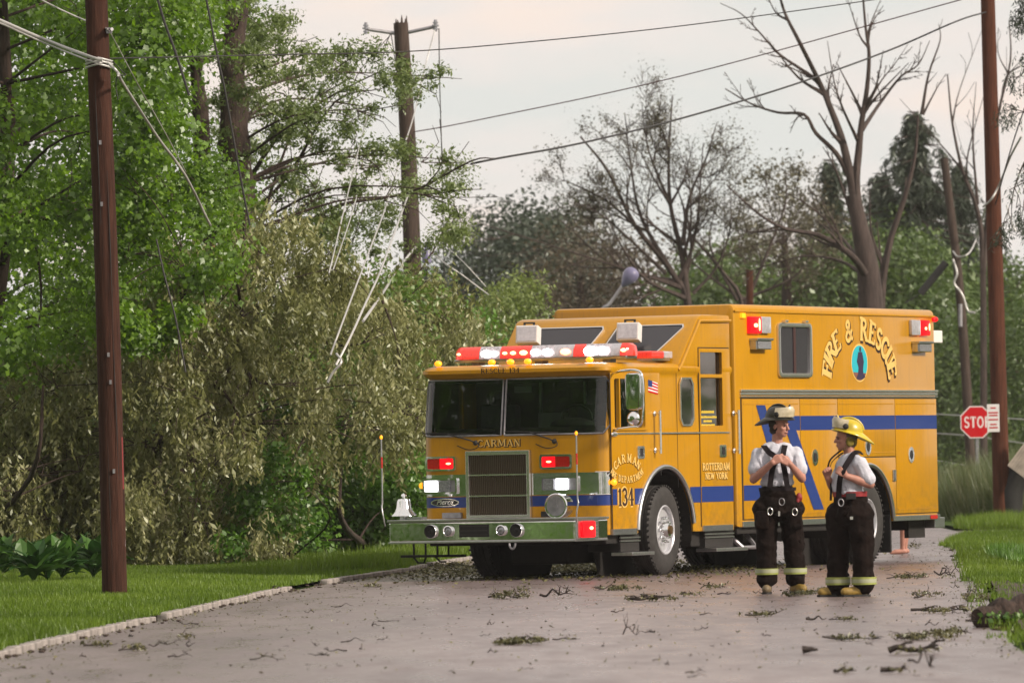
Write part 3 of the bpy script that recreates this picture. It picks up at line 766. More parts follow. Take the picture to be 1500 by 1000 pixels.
b_ = MB(); b_.slab(rrect(.46, .80, .49, .685, .03, 3), lambda u, v, d: (u, 1.23 + d, v), .02, .06); b_.build('red_warning_light', M['red_on'], bmpr, 40, bevel=.012)
b_ = MB(); b_.ell((.58, 1.292, .60), (.05, .008, .02)); b_.build('lamp_filament', M['red_hot'], bmpr)
# bell, siren, marker poles
b_ = MB(); b_.lathe([(0, .155), (.015, .150), (.05, .115), (.10, .09), (.17, .082), (.20, .07), (.21, .02), (.225, .02), (.24, .035), (.262, .025), (.27, 0)], (.62, -1.17, .775), (0, 0, 1), 32)
bell = b_.build('bell', M['chrome'], T, 50)
b_ = MB(); b_.tube([(.62, -1.17, .73), (.62, -1.17, .79)], .05, 12); b_.box(.55, .69, -1.10, -.90, .73, .76); b_.build('bell_bracket', M['alu'], bell)
b_ = MB(); b_.lathe([(0, .05), (.02, .13), (.05, .138), (.20, .138), (.22, .15), (.24, .15), (.25, .14), (.245, .12), (.242, 0)], (.36, .84, .865), (1, 0, 0), 32)
siren = b_.build('siren', M['chrome'], T, 40)
b_ = MB(); b_.lathe([(0, .118), (.006, .118)], (.604, .84, .865), (1, 0, 0), 24); b_.lathe([(0, .03), (.014, .03)], (.608, .84, .865), (1, 0, 0), 12)
for k in range(9):
    a = R(40 * k); b_.box(.609, .616, .84 + .036, .84 + .11, .86, .87, Matrix.Translation((0, .84, .865)) @ Matrix.Rotation(a, 4, 'X') @ Matrix.Translation((0, -.84, -.865)))
b_.build('siren_grille', M['steel'], siren)
b_ = MB(); b_.box(.38, .56, .80, .88, .73, .77); b_.build('siren_foot', M['chrome'], siren)
for y in (-1.30, 1.28):
    s = 1 if y > 0 else -1
    b_ = MB(); b_.tube(smooth_path([(.90, y - s * .02, .66), (.93, y - s * .01, .78), (.92, y + s * .01, .90), (.92, y, 1.0), (.92, y, 1.70)], 5), .010, 8)
    pz = b_.build('marker_pole', M['alu'], T, 50)
    b_ = MB(); b_.ell((.92, y, 1.715), (.018, .018, .026)); b_.build('pole_tip', M['amber'], pz, 60)
    b_ = MB(); b_.tube([(.92, y, 1.35), (.92, y, 1.48)], .0125, 8); b_.build('pole_sleeve', M['red_off'], pz)
# grille
g0, g1, gz0, gz1 = -.62, .23, .73, 1.53
b_ = MB(); b_.slab([(g0, gz0), (g1, gz0), (g1, gz1), (g0, gz1)], fr0, .002, .012); gr_ = b_.build('grille', mat('grille mesh', (.10, .065, .04), .5, .3), T)
b_ = MB(); b_.ring([(g0, gz0), (g1, gz0), (g1, gz1), (g0, gz1)], [(g0 + .04, gz0 + .035), (g1 - .04, gz0 + .035), (g1 - .04, gz1 - .05), (g0 + .04, gz1 - .05)], fr0, .003, .06); b_.build('grille_frame', M['trim'], gr_, bevel=.004)
b_ = MB()
for z in (.985, 1.235): b_.slab([(g0 + .04, z), (g1 - .04, z), (g1 - .04, z + .018), (g0 + .04, z + .018)], fr0, .02, .05)
b_.build('grille_crossbar', M['trim'], gr_)
sm = MB(); sm.slab([(-.0035, gz0 + .04), (.0035, gz0 + .04), (.0035, gz1 - .055), (-.0035, gz1 - .055)], fr0, .012, .032)
smm = sm.mesh('grille_slat')
ns = 30
for i in range(ns):
    o = link('grille_slat', smm, mat('slat', (.22, .18, .14), .35, .8) if i == 0 else None, gr_); o.location = (0, g0 + .055 + (g1 - g0 - .11) * i / (ns - 1), 0)
# stainless band and stripe across the front
for u0, u1 in ((-1.10, g0 - .005), (g1 + .005, 1.10)):
    b_ = MB(); b_.slab([(u0, .995), (u1, .995), (u1, 1.255), (u0, 1.255)], fr0, .001, .006); b_.build('front_band', M['chrome'], T)
    b_ = MB(); b_.slab([(u0, .86), (u1, .86), (u1, .985), (u0, .985)], fr0, .001, .004); b_.build('front_stripe', M['blue'], T)
def corner(s, d, z0, z1, name, m_, xe=-.16, xs=0.0):
    n = 7; vv = []
    r = .16 + d
    for i in range(n):
        a = R(90 * i / (n - 1)) 
        x, y = -.16 + r * math.cos(a), s * (HW - .16 + r * math.sin(a))
        vv += [(x, y, z0), (x, y, z1)]
    x, y = xe, s * (HW + d); vv += [(x, y, z0), (x, y, z1)]
    c = MB(); c.add(vv, [(2 * i, 2 * i + 2, 2 * i + 3, 2 * i + 1) for i in range(n)]); return c.build(name, m_, T, 60)
for s in (1, -1):
    corner(s, .005, .995, 1.255, 'corner_band', M['chrome'], -.10 - .06); corner(s, .0035, .86, .985, 'corner_stripe', M['blue'])
b_ = MB()
for s in (1,):
    for z in (.99, 1.258):
        b_.tube([(-.16 + .168 * math.cos(R(a)), (HW - .16 + .168 * math.sin(R(a))), z) for a in range(0, 91, 15)], .006, 6)
b_.build('band_edge', M['trim'], T)
# lamps on the front
for s, lit in ((-1, 1), (1, 0)):
    ua, ub = (-1.17, -.76) if s < 0 else (.36, .79)
    b_ = MB(); b_.ring(rrect(ua, ub, 1.30, 1.475, .03), rrect(ua + .03, ub - .03, 1.325, 1.45, .02), fr0, .002, .045); bz = b_.build('warning_light_bezel', M['chrome'], T, 40)
    um = (ub - .03 - .19) if s < 0 else (ua + .03 + .17)
    b_ = MB(); b_.slab([(ua + .03, 1.325), (um, 1.325), (um, 1.45), (ua + .03, 1.45)], fr0, .002, .035); b_.build('warning_light_lens', M['red_off'] if s < 0 else M['red_on'], bz)
    b_ = MB(); b_.slab([(um + .004, 1.325), (ub - .03, 1.325), (ub - .03, 1.45), (um + .004, 1.45)], fr0, .002, .035); b_.build('warning_light_lens', M['red_on'] if s < 0 else M['red_off'], bz)
    b_ = MB(); b_.ell((.037, (um + ub) / 2 + .01 if s < 0 else (ua + um) / 2 + .02, 1.388), (.004, .035, .012)); b_.build('lamp_filament', M['red_hot'], bz)
    ua, ub = (-1.21, -.75) if s < 0 else (.36, .86)
    b_ = MB(); b_.ring(rrect(ua, ub, 1.025, 1.215, .02), rrect(ua + .025, ub - .02, 1.05, 1.19, .015), fr0, .007, .045); bz = b_.build('headlight_bezel', M['chrome'], T, 40)
    b_ = MB(); b_.slab([(ua + .025, 1.05), (ub - .02, 1.05), (ub - .02, 1.19), (ua + .025, 1.19)], fr0, .007, .012); b_.build('headlight_housing', M['steel'], bz)
    w0, w1_ = (ua + .035, ua + .19) if s < 0 else (ua + .20, ua + .36)
    b_ = MB(); b_.slab(rrect(w0, w1_, 1.055, 1.185, .012, 2), fr0, .012, .035); b_.build('headlight', M['head_on'], bz)
    w0, w1_ = (ua + .21, ua + .37) if s < 0 else (ua + .04, ua + .18)
    b_ = MB(); b_.slab(rrect(w0, w1_, 1.055, 1.185, .012, 2), fr0, .012, .035); b_.build('headlight', M['lens'], bz, bevel=.006)
b_ = MB(); b_.ell((-.10, HW + .03, 1.13), (.045, .035, .038)); b_.build('side_marker_lamp', M['amber'], T, 60)
b_ = MB(); b_.ell((-.06, -HW - .03, 1.13), (.045, .035, .038)); b_.build('side_marker_lamp', M['amber'], T, 60)
b_ = MB(); b_.slab([(-.95, .735), (-.70, .735), (-.70, .80), (-.95, .80)], fr0, .002, .05); b_.build('front_socket', M['steel'], T)
b_ = MB(); b_.slab([(.36, .735), (.60, .735), (.60, .80), (.36, .80)], fr0, .002, .03); b_.build('front_socket', M['black'], T)
# badge
b_ = MB(); b_.slab([(-.93 + .19 * math.cos(R(a)), .922 + .05 * math.sin(R(a))) for a in range(0, 360, 12)], fr0, .005, .012); bd = b_.build('badge', M['trim'], T)
b_ = MB(); b_.slab([(-.93 + .172 * math.cos(R(a)), .922 + .039 * math.sin(R(a))) for a in range(0, 360, 12)], fr0, .012, .014); b_.build('badge_field', M['black'], bd)
fc = bpy.data.curves.new('badge_text', 'FONT'); fc.body = 'Pierce'; fc.size = .088; fc.align_x = 'CENTER'; fc.shear = .3; fc.offset = .0015
fo = bpy.data.objects.new('badge_text', fc); COL.objects.link(fo); evm = bpy.data.meshes.new_from_object(fo.evaluated_get(bpy.context.evaluated_depsgraph_get())); bpy.data.objects.remove(fo)
fo = link('badge_text', evm, M['trim'], bd); fo.matrix_local = Matrix(((0, 0, 1, .0155), (1, 0, 0, -.93), (0, 1, 0, .900), (0, 0, 0, 1)))
# windshield: two panes wrapping round the corners
def wsx(z): return -.01 - .10 * (z - 1.70) / .70
def wspt(u, v, d):
    # u along the plan outline
    x1 = wsx(v); r = .16; hw = HW - .005
    a = abs(u); sgn = 1 if u >= 0 else -1
    if a <= hw - r: return (x1 + d, u, v)
    t = (a - (hw - r)) / r
    return (x1 - r + (r + d) * math.cos(t), sgn * (hw - r + (r + d) * math.sin(t)), v)
def pane(u0, u1, v0, v1, r_out):
    cols, N, K = [], 16, 8
    mb_ = MB(); vv = []
    for i in range(N + 1):
        u = u0 + (u1 - u0) * i / N
        # rounded outer corners
        e_ = (u1 - u if u1 > 0 else u - u0)
        k = 0.0
        if e_ < r_out: k = r_out - math.sqrt(max(0, r_out ** 2 - (r_out - e_) ** 2))
        for j in range(K + 1):
            v = v0 + k + (v1 - v0 - 2 * k) * j / K
            vv.append(wspt(u, v, .006))
    mb_.add(vv, [(i * (K + 1) + j, (i + 1) * (K + 1) + j, (i + 1) * (K + 1) + j + 1, i * (K + 1) + j + 1) for i in range(N) for j in range(K)])
    edge = [wspt(u0 + (u1 - u0) * i / N, v0 + 0, .008) for i in range(N + 1)]
    def ring_pts():
        top, bot = [], []
        for i in range(N + 1):
            u = u0 + (u1 - u0) * i / N
            e_ = (u1 - u if u1 > 0 else u - u0); k = 0.0
            if e_ < r_out: k = r_out - math.sqrt(max(0, r_out ** 2 - (r_out - e_) ** 2))
            top.append(wspt(u, v1 - k, .008)); bot.append(wspt(u, v0 + k, .008))
        return bot + top[::-1] + [bot[0]]
    return mb_, ring_pts()
for (u0, u1) in ((-1.17 - .09, -.165), (-.125, 1.26)):
    pm, rp = pane(u0, u1, 1.715, 2.385, .10)
    ws = pm.build('windshield', M['see_glass'], T, 60)
    b_ = MB(); b_.tube(rp, .012, 6); b_.build('windshield_gasket', M['steel'], ws, 60)
for u0, u1 in ((-.55, -.85), (.50, .25)):
    b_ = MB(); b_.tube([(.02, u0 + .05, 1.63), (.05, u0, 1.66), (.06, u1, 1.74)], .010, 6); b_.tube([(.03, u1 + .35, 1.735), (.03, u1 - .35, 1.755)], .008, 6); b_.ell((.02, u0 + .05, 1.63), (.03, .03, .03)); b_.build('wiper', M['black'], T, 60)
    b_ = MB(); b_.tube(smooth_path([(.01, u0 + .06, 1.66), (.05, u0 + .10, 1.58), (.03, u0 - .04, 1.55), (.01, u0 - .2, 1.60)], 5), .006, 5); b_.build('washer_hose', M['black'], T, 60)
# light bar
lb = MB(); lb.box(-.75, -.45, -1.0, 1.30, 2.60, 2.635); LB = lb.build('light_bar', M['alu'], T, bevel=.008)
for y in (-.75, .1, 1.0):
    b_ = MB(); b_.box(-.68, -.52, y - .05, y + .05, 2.55, 2.60); b_.build('light_bar_foot', M['steel'], LB)
segs = [(-1.02, -.88, 'red_beacon'), (-.88, -.66, 'red_beacon'), (-.66, -.38, 'clear_lit'), (-.38, .03, 'red_beacon'), (.03, .34, 'clear_lit'), (.34, .60, 'clear'), (.60, .75, 'red_beacon'), (.75, 1.10, 'clear_lit'), (1.10, 1.22, 'clear'), (1.22, 1.34, 'red_beacon')]
for i, (a, b, mm) in enumerate(segs):
    hx = .165
    pr = [(-hx, 2.637), (hx, 2.637), (hx - .015, 2.72), (hx - .07, 2.785), (-hx + .07, 2.785), (-hx + .015, 2.72)]
    sc = lambda k: [(x * k, 2.637 + (z - 2.637) * (.55 + .45 * k)) for x, z in pr]
    ks = [(a, .45 if i == 0 else 1), (a + .05, .85 if i == 0 else 1), (b - .05, .85 if i == len(segs) - 1 else 1), (b - .003, .5 if i == len(segs) - 1 else 1)]
    c = MB(); c.loft([[(-.60 + x, y, z) for x, z in sc(k)] for y, k in ks]); c.build('light_bar_dome', M[mm], LB, 50)
for y, mm, r_ in ((-.56, 'white_on', .055), (-.46, 'white_on', .04), (.26, 'white_on', .055), (.10, 'white_on', .05), (.84, 'white_on', .075), (.99, 'white_on', .065), (.50, 'red_hot', .05), (-.06, 'red_hot', .04), (-.20, 'red_hot', .03), (-.31, 'red_hot', .025), (1.27, 'red_hot', .03), (-.93, 'red_hot', .02)):
    b_ = MB(); b_.ell((-.432 + .0, y, 2.70), (.02, r_ * 1.35, r_ * .75)); b_.build('flashing_lamp', M[mm], LB, 60)
b_ = MB(); b_.box(-2.05, -1.55, .92, 1.12, 2.585, 2.61); sb_ = b_.build('small_light_bar', M['alu'], T)
b_ = MB(); b_.box(-2.10, -1.86, .90, 1.14, 2.612, 2.70); b_.build('lens', M['clear'], sb_, bevel=.02)
b_ = MB(); b_.box(-1.85, -1.50, .90, 1.14, 2.612, 2.70); b_.build('lens', M['red_beacon'], sb_, bevel=.02)
for y in (-1.02, -.30, -.05, .18, 1.00):
    b_ = MB(); b_.ell((-.06, y, 2.588), (.05, .045, .036)); b_.build('roof_marker_lamp', M['amber'], T, 60)
# floodlights on the raised roof
for y in (-.84, .53):
    Mx = Matrix.Translation((-2.16, y, 2.94)) @ Matrix.Rotation(R(12), 4, 'Z') @ Matrix.Rotation(R(-12), 4, 'Y')
    b_ = MB(); b_.box(-.09, .09, -.14, .14, -.11, .11, Mx); fl = b_.build('floodlight', M['white'], T, bevel=.012)
    b_ = MB(); b_.box(.091, .098, -.12, .12, -.09, .09, Mx); b_.build('floodlight_lens', M['clear'], fl)
    b_ = MB()
    for k in (-.06, .06): b_.box(-.03, -.01, k - .012, k + .012, .11, .17, Mx)
    b_.box(-.03, -.01, -.06, .06, .155, .17, Mx); b_.tube([(-2.2, y, 2.7), (-2.2, y, 2.86)], .02, 6); b_.build('floodlight_bracket', M['black'], fl)
# lamps and window high on the body side
def lampbox(u0, u1, v0, v1, mm, name, par=T, d=.05):
    b_ = MB(); b_.slab(rrect(u0, u1, v0, v1, .02, 3), SD, .001, d); return b_.build(name, M[mm], par, 40, bevel=.01)
l1 = lampbox(4.06, 4.40, 2.93, 3.14, 'red_on', 'side_flasher'); lampbox(4.41, 4.69, 2.935, 3.14, 'clear', 'side_flasher')
b_ = MB(); b_.ell((-4.22, HW + .055, 3.03), (.06, .006, .025)); b_.ell((-4.33, HW + .055, 3.04), (.022, .006, .08)); b_.build('lamp_filament', M['red_hot'], l1)
lampbox(9.17, 9.46, 2.95, 3.15, 'clear', 'side_flasher'); l2 = lampbox(9.49, 9.78, 2.95, 3.15, 'red_on', 'side_flasher')
b_ = MB(); b_.ell((-9.62, HW + .055, 3.04), (.035, .006, .02)); b_.ell((-9.74, HW + .055, 3.06), (.018, .006, .05)); b_.build('lamp_filament', M['red_hot'], l2)
for u0 in (4.12, 9.24):
    b_ = MB(); b_.box(-(u0 + .48), -u0, HW, HW + .12, 2.84, 2.87); b_.box(-(u0 + .47), -u0 - .02, HW, HW + .09, 2.73, 2.84); sc_ = b_.build('scene_light', M['alu'], T, bevel=.006)
    b_ = MB(); b_.box(-(u0 + .45), -u0 - .05, HW + .09, HW + .10, 2.74, 2.83); b_.build('scene_light_lens', M['lens'], sc_)
b_ = MB(); b_.slab(rrect(3.86, 3.97, 3.12, 3.18, .01, 2), SD, .001, .03); b_.build('corner_marker_lamp', M['amber'], T)
b_ = MB(); b_.ell((-10.02, HW + .01, 3.165), (.08, .04, .035)); b_.build('corner_marker_lamp', M['red_on'], T, 60)
b_ = MB(); b_.box(-10.35, -10.05, 1.05, 1.22, 2.86, 3.02); b_.build('rear_floodlight', M['white'], T, bevel=.01)
b_ = MB(); b_.slab(rrect(9.72, 9.95, .545, .595, .01, 2), SD, .02, .028); b_.build('rear_side_marker', M['red_off'], T)
b_ = MB(); b_.ring(rrect(4.95, 5.98, 2.39, 3.07, .07), rrect(5.01, 5.92, 2.44, 3.02, .05), SD, .001, .035); bw = b_.build('body_window', M['trim'], T, 40, bevel=.004)
b_ = MB(); b_.slab(rrect(5.01, 5.92, 2.44, 3.02, .05), SD, .001, .010); b_.build('window_pane', M['grey_glass'], bw)
b_ = MB(); b_.slab([(5.43, 2.44), (5.50, 2.44), (5.50, 3.02), (5.43, 3.02)], SD, .010, .02); b_.build('window_divider', mat('dark window bar', (.05, .02, .02), .5), bw)
b_ = MB()
for u in (5.12, 5.74): b_.box(-u - .08, -u, HW, HW + .06, 3.075, 3.105)
b_.build('window_awning_clip', M['trim'], bw, bevel=.005)
# mirror on the driver side
b_ = MB(); b_.slab(rrect(1.50, 1.70, 1.98, 2.42, .05), lambda u, v, d: (.0 + d, u, v), -.06, .03); mr_ = b_.build('mirror', M['chrome'], T, 40, bevel=.02)
b_ = MB(); b_.ell((.02, 1.60, 1.88), (.05, .085, .085)); b_.build('convex_mirror', M['chrome'], mr_, 60)
b_ = MB(); b_.tube(smooth_path([(-.16, 1.25, 2.42), (-.05, 1.45, 2.45), (-.03, 1.62, 2.45), (-.03, 1.70, 2.38), (-.03, 1.71, 2.1), (-.03, 1.68, 1.82), (-.08, 1.5, 1.78), (-.16, 1.25, 1.76)], 5), .015, 8); b_.build('mirror_arm', M['chrome'], mr_, 60)
# stripes on the side
DS = .0145
def stripe(poly, d=DS, cs=()):
    b_ = MB(); b_.slab(poly, SD, d - .002, d); o = b_.build('blue_stripe', M['blue'], T)
    if cs: cut(o, cs, None)
    return o
stripe([(.10, .86), (.22, .86), (.22, 1.05), (.10, 1.05)], .0125); stripe([(.71, .86), (.95, .86), (.95, 1.05), (.71, 1.05)], .0125, [arch_cut(AF, .80)])
stripe([(2.32, .86), (2.60, .86), (2.60, 1.05), (2.30, 1.05)], .004); stripe([(2.615, .86), (3.498, .86), (3.498, 1.05), (2.615, 1.05)], .0125)
stripe([(3.515, .86), (3.56, .86), (3.56, 1.05), (3.515, 1.05)], .004)
stripe([(3.85, .86), (4.95, .86), (5.0, 1.05), (3.85, 1.05)])
stripe([(4.26, 2.04), (4.53, 2.04), (5.25, .90), (4.98, .90)], DS + .002)
stripe([(5.0, 1.905), (5.59, 1.905), (5.59, 1.725), (5.20, 1.725)], DS + .0005)
stripe([(5.01, 1.90), (5.32, 1.90), (6.28, .72), (5.96, .72)], DS + .003)
for u0, u1 in ((5.61, 6.77), (6.79, 8.62), (8.64, 10.01)): stripe([(u0, 1.725), (u1, 1.725), (u1, 1.905), (u0, 1.905)])
# lettering
def two(name, text, fn, base, gs=.13, **k):
    lettering(name + '_shade', text, fn, M['maroon'], T, base=base, grow=gs, shift=(.012 * k['height'] / .1 * .6, -.012 * k['height'] / .1 * .6), **k)
    return lettering(name, text, fn, M['gold'], T, base=base + .005, grow=gs * .35, **k)
two('side_lettering', 'FIRE & RESCUE', SD, .0005, height=.275, width=1.12, spacing=.06, gs=.15, place=(7.53, 2.42, 1.05, .60, 180, 0, 1))
two('door_lettering_top', 'CARMAN', SD, .011, height=.095, width=1.25, place=(.50, 1.25, .36, .165, 162, 18, 1))
two('door_lettering_bottom', 'FIRE DEPARTMENT', SD, .011, height=.075, width=1.1, place=(.50, 1.29, .43, .13, 190, 350, 0))
two('crew_lettering_top', 'ROTTERDAM', SD, .011, height=.085, width=1.25, line=(3.04, 1.25))
two('crew_lettering_bottom', 'NEW YORK', SD, .011, height=.075, width=1.35, line=(3.04, 1.14))
lettering('cab_number_edge', '134', SD, M['gold'], T, base=.011, grow=.20, height=.20, width=1.15, line=(.46, .855))
lettering('cab_number', '134', SD, M['maroon'], T, base=.016, grow=.02, height=.20, width=1.15, line=(.46, .855))
lettering('front_lettering', 'CARMAN', fr0, M['maroon'], T, base=.001, height=.085, width=1.35, line=(-.19, 1.575), grow=.1)
lettering('front_lettering', 'CARMAN', fr0, M['gold'], T, base=.005, height=.085, width=1.35, line=(-.197, 1.581), grow=-.03)
lettering('brow_lettering', 'RESCUE 134', FR(.018), M['maroon'], T, base=.003, height=.06, width=1.25, line=(-.15, 2.455))
# emblem on the body side
b_ = MB(); b_.slab([(7.53 + .27 * math.cos(R(a)), 2.58 + .245 * math.sin(R(a))) for a in range(0, 360, 10)], SD, .001, .003); em = b_.build('emblem_edge', M['gold'], T)
b_ = MB(); b_.slab([(7.53 + .25 * math.cos(R(a)), 2.58 + .225 * math.sin(R(a))) for a in range(0, 360, 10)], SD, .003, .005); b_.build('emblem_field', M['turq'], em)
b_ = MB(); b_.slab([(7.53 + .25 * math.cos(R(a)), 2.58 + .225 * math.sin(R(a))) for a in range(212, 329, 8)], SD, .005, .0065); b_.build('emblem_ground', M['brown'], em)
b_ = MB()
b_.slab([(7.55 + .03 * math.cos(R(a)), 2.755 + .035 * math.sin(R(a))) for a in range(0, 360, 45)], SD, .007, .0085)
b_.slab([(7.49, 2.72), (7.61, 2.72), (7.66, 2.60), (7.63, 2.50), (7.64, 2.42), (7.46, 2.40), (7.49, 2.52), (7.44, 2.60)], SD, .0065, .008)
b_.slab([(7.44, 2.42), (7.66, 2.44), (7.70, 2.40), (7.62, 2.37), (7.42, 2.37)], SD, .009, .0095)
b_.build('emblem_figure', M['purple'], em)
# small flag
b_ = MB(); b_.slab([(1.14, 2.20), (1.41, 2.17), (1.41, 2.31), (1.14, 2.35)], SD, .011, .0125); fg = b_.build('flag_decal', M['sign_white'], T)
b_ = MB()
for i in range(4):
    z = .165 * i / 4
    b_.slab([(1.14, 2.20 + z), (1.41, 2.17 + z * .85), (1.41, 2.19 + z * .85), (1.14, 2.22 + z)], SD, .0125, .014)
b_.build('flag_stripe', M['sign_red'], fg)
b_ = MB(); b_.slab([(1.14, 2.27), (1.25, 2.26), (1.25, 2.335), (1.14, 2.35)], SD, .014, .0155); b_.build('flag_canton', M['blue'], fg)
# ------------------------------------------------------------------ ground, road, lawns
def sheet(name, outline, z, m_, kind='structure', sub=None, amp=0.0):
    bm = bmesh.new()
    vs_ = [bm.verts.new((x, y, z)) for x, y in outline]
    f = bm.faces.new(vs_)
    bmesh.ops.triangulate(bm, faces=[f])
    me = bpy.data.meshes.new(name); bm.to_mesh(me); bm.free()
    o = link(name, me, m_)
    return tag(o, kind=kind)

def ground_material(name, kind):
    m_ = bpy.data.materials.new(name); m_.use_nodes = True
    nt = m_.node_tree; nd, lk = nt.nodes, nt.links; b = nd['Principled BSDF']
    t = nd.new('ShaderNodeTexCoord')
    def noise(scale, det=6, vec=None, rough=.6):
        n = nd.new('ShaderNodeTexNoise'); n.inputs['Scale'].default_value = scale; n.inputs['Detail'].default_value = det; n.inputs['Roughness'].default_value = rough
        lk.new(vec or t.outputs['Object'], n.inputs['Vector']); return n
    def ramp(src, stops):
        r_ = nd.new('ShaderNodeValToRGB'); els = r_.color_ramp.elements
        els[0].position, els[0].color = stops[0][0], (*stops[0][1], 1); els[1].position, els[1].color = stops[-1][0], (*stops[-1][1], 1)
        for p_, c in stops[1:-1]: e_ = els.new(p_); e_.color = (*c, 1)
        lk.new(src, r_.inputs['Fac']); return r_
    if kind == 'road':
        mpp = nd.new('ShaderNodeMapping'); mpp.inputs['Scale'].default_value = (1, .22, 1); lk.new(t.outputs['Object'], mpp.inputs['Vector'])
        n1 = noise(.6, 5, mpp.outputs[0]); n2 = noise(45, 3); n3 = noise(3.0, 6, mpp.outputs[0])
        c1 = ramp(n1.outputs['Fac'], [(.35, (.125, .094, .096)), (.65, (.195, .152, .152))])
        c2 = ramp(n2.outputs['Fac'], [(.35, (.75, .75, .75)), (.65, (1.2, 1.18, 1.17))])
        mm = nd.new('ShaderNodeMixRGB'); mm.blend_type = 'MULTIPLY'; mm.inputs[0].default_value = .7
        lk.new(c1.outputs[0], mm.inputs[1]); lk.new(c2.outputs[0], mm.inputs[2]); lk.new(mm.outputs[0], b.inputs['Base Color'])
        r1 = nd.new('ShaderNodeMapRange'); r1.inputs['From Min'].default_value = .35; r1.inputs['From Max'].default_value = .65
        r1.inputs['To Min'].default_value = .24; r1.inputs['To Max'].default_value = .42
        lk.new(n3.outputs['Fac'], r1.inputs['Value']); lk.new(r1.outputs[0], b.inputs['Roughness'])
        n4 = noise(60, 5)
        bp = nd.new('ShaderNodeBump'); bp.inputs['Strength'].default_value = .16; bp.inputs['Distance'].default_value = .02
        lk.new(n4.outputs['Fac'], bp.inputs['Height']); lk.new(bp.outputs[0], b.inputs['Normal'])
    else:
        n1 = noise(.35); n2 = noise(9)
        c1 = ramp(n1.outputs['Fac'], [(.3, (.030, .055, .010)), (.5, (.045, .085, .012)), (.75, (.07, .10, .02))])
        c2 = ramp(n2.outputs['Fac'], [(.3, (.6, .6, .6)), (.7, (1.25, 1.2, 1.1))])
        mm = nd.new('ShaderNodeMixRGB'); mm.blend_type = 'MULTIPLY'; mm.inputs[0].default_value = .8
        lk.new(c1.outputs[0], mm.inputs[1]); lk.new(c2.outputs[0], mm.inputs[2]); lk.new(mm.outputs[0], b.inputs['Base Color'])
        b.inputs['Roughness'].default_value = .95; b.inputs['Specular IOR Level'].default_value = .1
        bp = nd.new('ShaderNodeBump'); bp.inputs['Strength'].default_value = 1; bp.inputs['Distance'].default_value = .05
        lk.new(n2.outputs['Fac'], bp.inputs['Height']); lk.new(bp.outputs[0], b.inputs['Normal'])
    return m_
G_ROAD, G_GRASS = ground_material('wet asphalt', 'road'), ground_material('short grass ground', 'grass')
sheet('ground', [(-700, -60), (700, -60), (700, 1200), (-700, 1200)], -.02, G_GRASS)
# the left kerb line and the right road edge (world metres)
KL = [(-4.6, -50), (-4.4, 20), (-3.86, 50), (-3.72, 54.1), (-3.55, 57.2), (-3.36, 60.9), (-3.14, 65), (-2.84, 70.6), (-2.55, 76.0), (-2.24, 80.2), (-1.82, 84.2), (-1.40, 88), (-1.09, 93.4), (-.65, 98.1), (1.0, 110), (4.4, 140), (8.3, 190), (14, 260)]
KR = [(3.4, -50), (3.4, 20), (3.55, 48.9), (3.92, 55), (4.29, 61.8), (4.78, 70), (5.1, 75), (5.39, 79.8), (5.75, 86), (6.35, 95.3), (6.45, 100.5), (6.95, 107), (7.25, 109.9), (7.9, 116), (30, 121), (30, 131), (8.0, 124.6), (8.1, 132), (8.72, 139.6), (10.4, 164), (12.7, 200), (16.4, 260)]
road = sheet('road', KL + KR[::-1], 0.0, G_ROAD)
lawn_l = sheet('left_lawn', [(-80, -50)] + [(x - .09, y) for x, y in KL] + [(-80, 260)], .050, G_GRASS)
lawn_r = sheet('right_lawn', [(x + .10, y) for x, y in KR[:14]] + [(30.1, 120.9), (80, 120), (80, -50)], .05, G_GRASS)
lawn_f = sheet('far_lawn', [(30.1, 131.1), (8.1, 124.7), (8.2, 132), (8.82, 139.6), (10.5, 164), (12.8, 200), (16.5, 260), (120, 260), (120, 131)], .05, G_GRASS)
# kerb: single stones, each a part of the pavement edge
kroot = empty('kerb', (-4, 50, 0)); tag(kroot, kind='structure')
def poly_at(P, s):
    for (a, b) in zip(P[:-1], P[1:]):
        a, b = Vector((*a, 0)), Vector((*b, 0)); l = (b - a).length
        if s <= l: return a + (b - a) * (s / l), (b - a).normalized()
        s -= l
    return b, (b - a).normalized()
rng = random.Random(11)
kms = []
for v in range(6):
    bm = bmesh.new(); bmesh.ops.create_cube(bm, size=1)
    for q in bm.verts: q.co = Vector((q.co.x * .10, q.co.y * .94, q.co.z * .16)) + Vector([rng.uniform(-.004, .004) for _ in range(3)])
    bmesh.ops.bevel(bm, geom=list(bm.edges), offset=.008, segments=1, affect='EDGES')
    me = bpy.data.meshes.new('kerb_stone'); bm.to_mesh(me); bm.free(); me.materials.append(M['kerb']); kms.append(me)
Kvis = [q for q in KL if 35 < q[1] < 141]; Kvis = [(-3.93, 38)] + Kvis
s = 0.0
while s < 88:
    p_, d_ = poly_at(Kvis, s)
    if not (76.2 < p_.y < 80.0 or rng.random() < .04):
        o = link('kerb_stone', rng.choice(kms), None, kroot)
        o.location = (p_.x - .062 - kroot.location.x, p_.y - kroot.location.y, -.026 + rng.uniform(-.006, .004))
        o.rotation_euler = (rng.uniform(-.006, .006), rng.uniform(-.03, .03), math.atan2(-d_.x, d_.y))
    s += .955
sy = [44, 48, 52, 55, 58, 61, 64, 67, 70, 73, 76, 80, 84]
ex = [float(np.interp(y, [q[1] for q in KR[:14]], [q[0] for q in KR[:14]])) for y in sy]
sheet('soil_strip', [(x + .06 + .05 * math.sin(y * 2.1), y) for x, y in zip(ex, sy)] + [(x + .18 + (.55 if y < 70 else .12) * (1 + .4 * math.sin(y * 1.7)), y) for x, y in reversed(list(zip(ex, sy)))], .058, M['soil'])
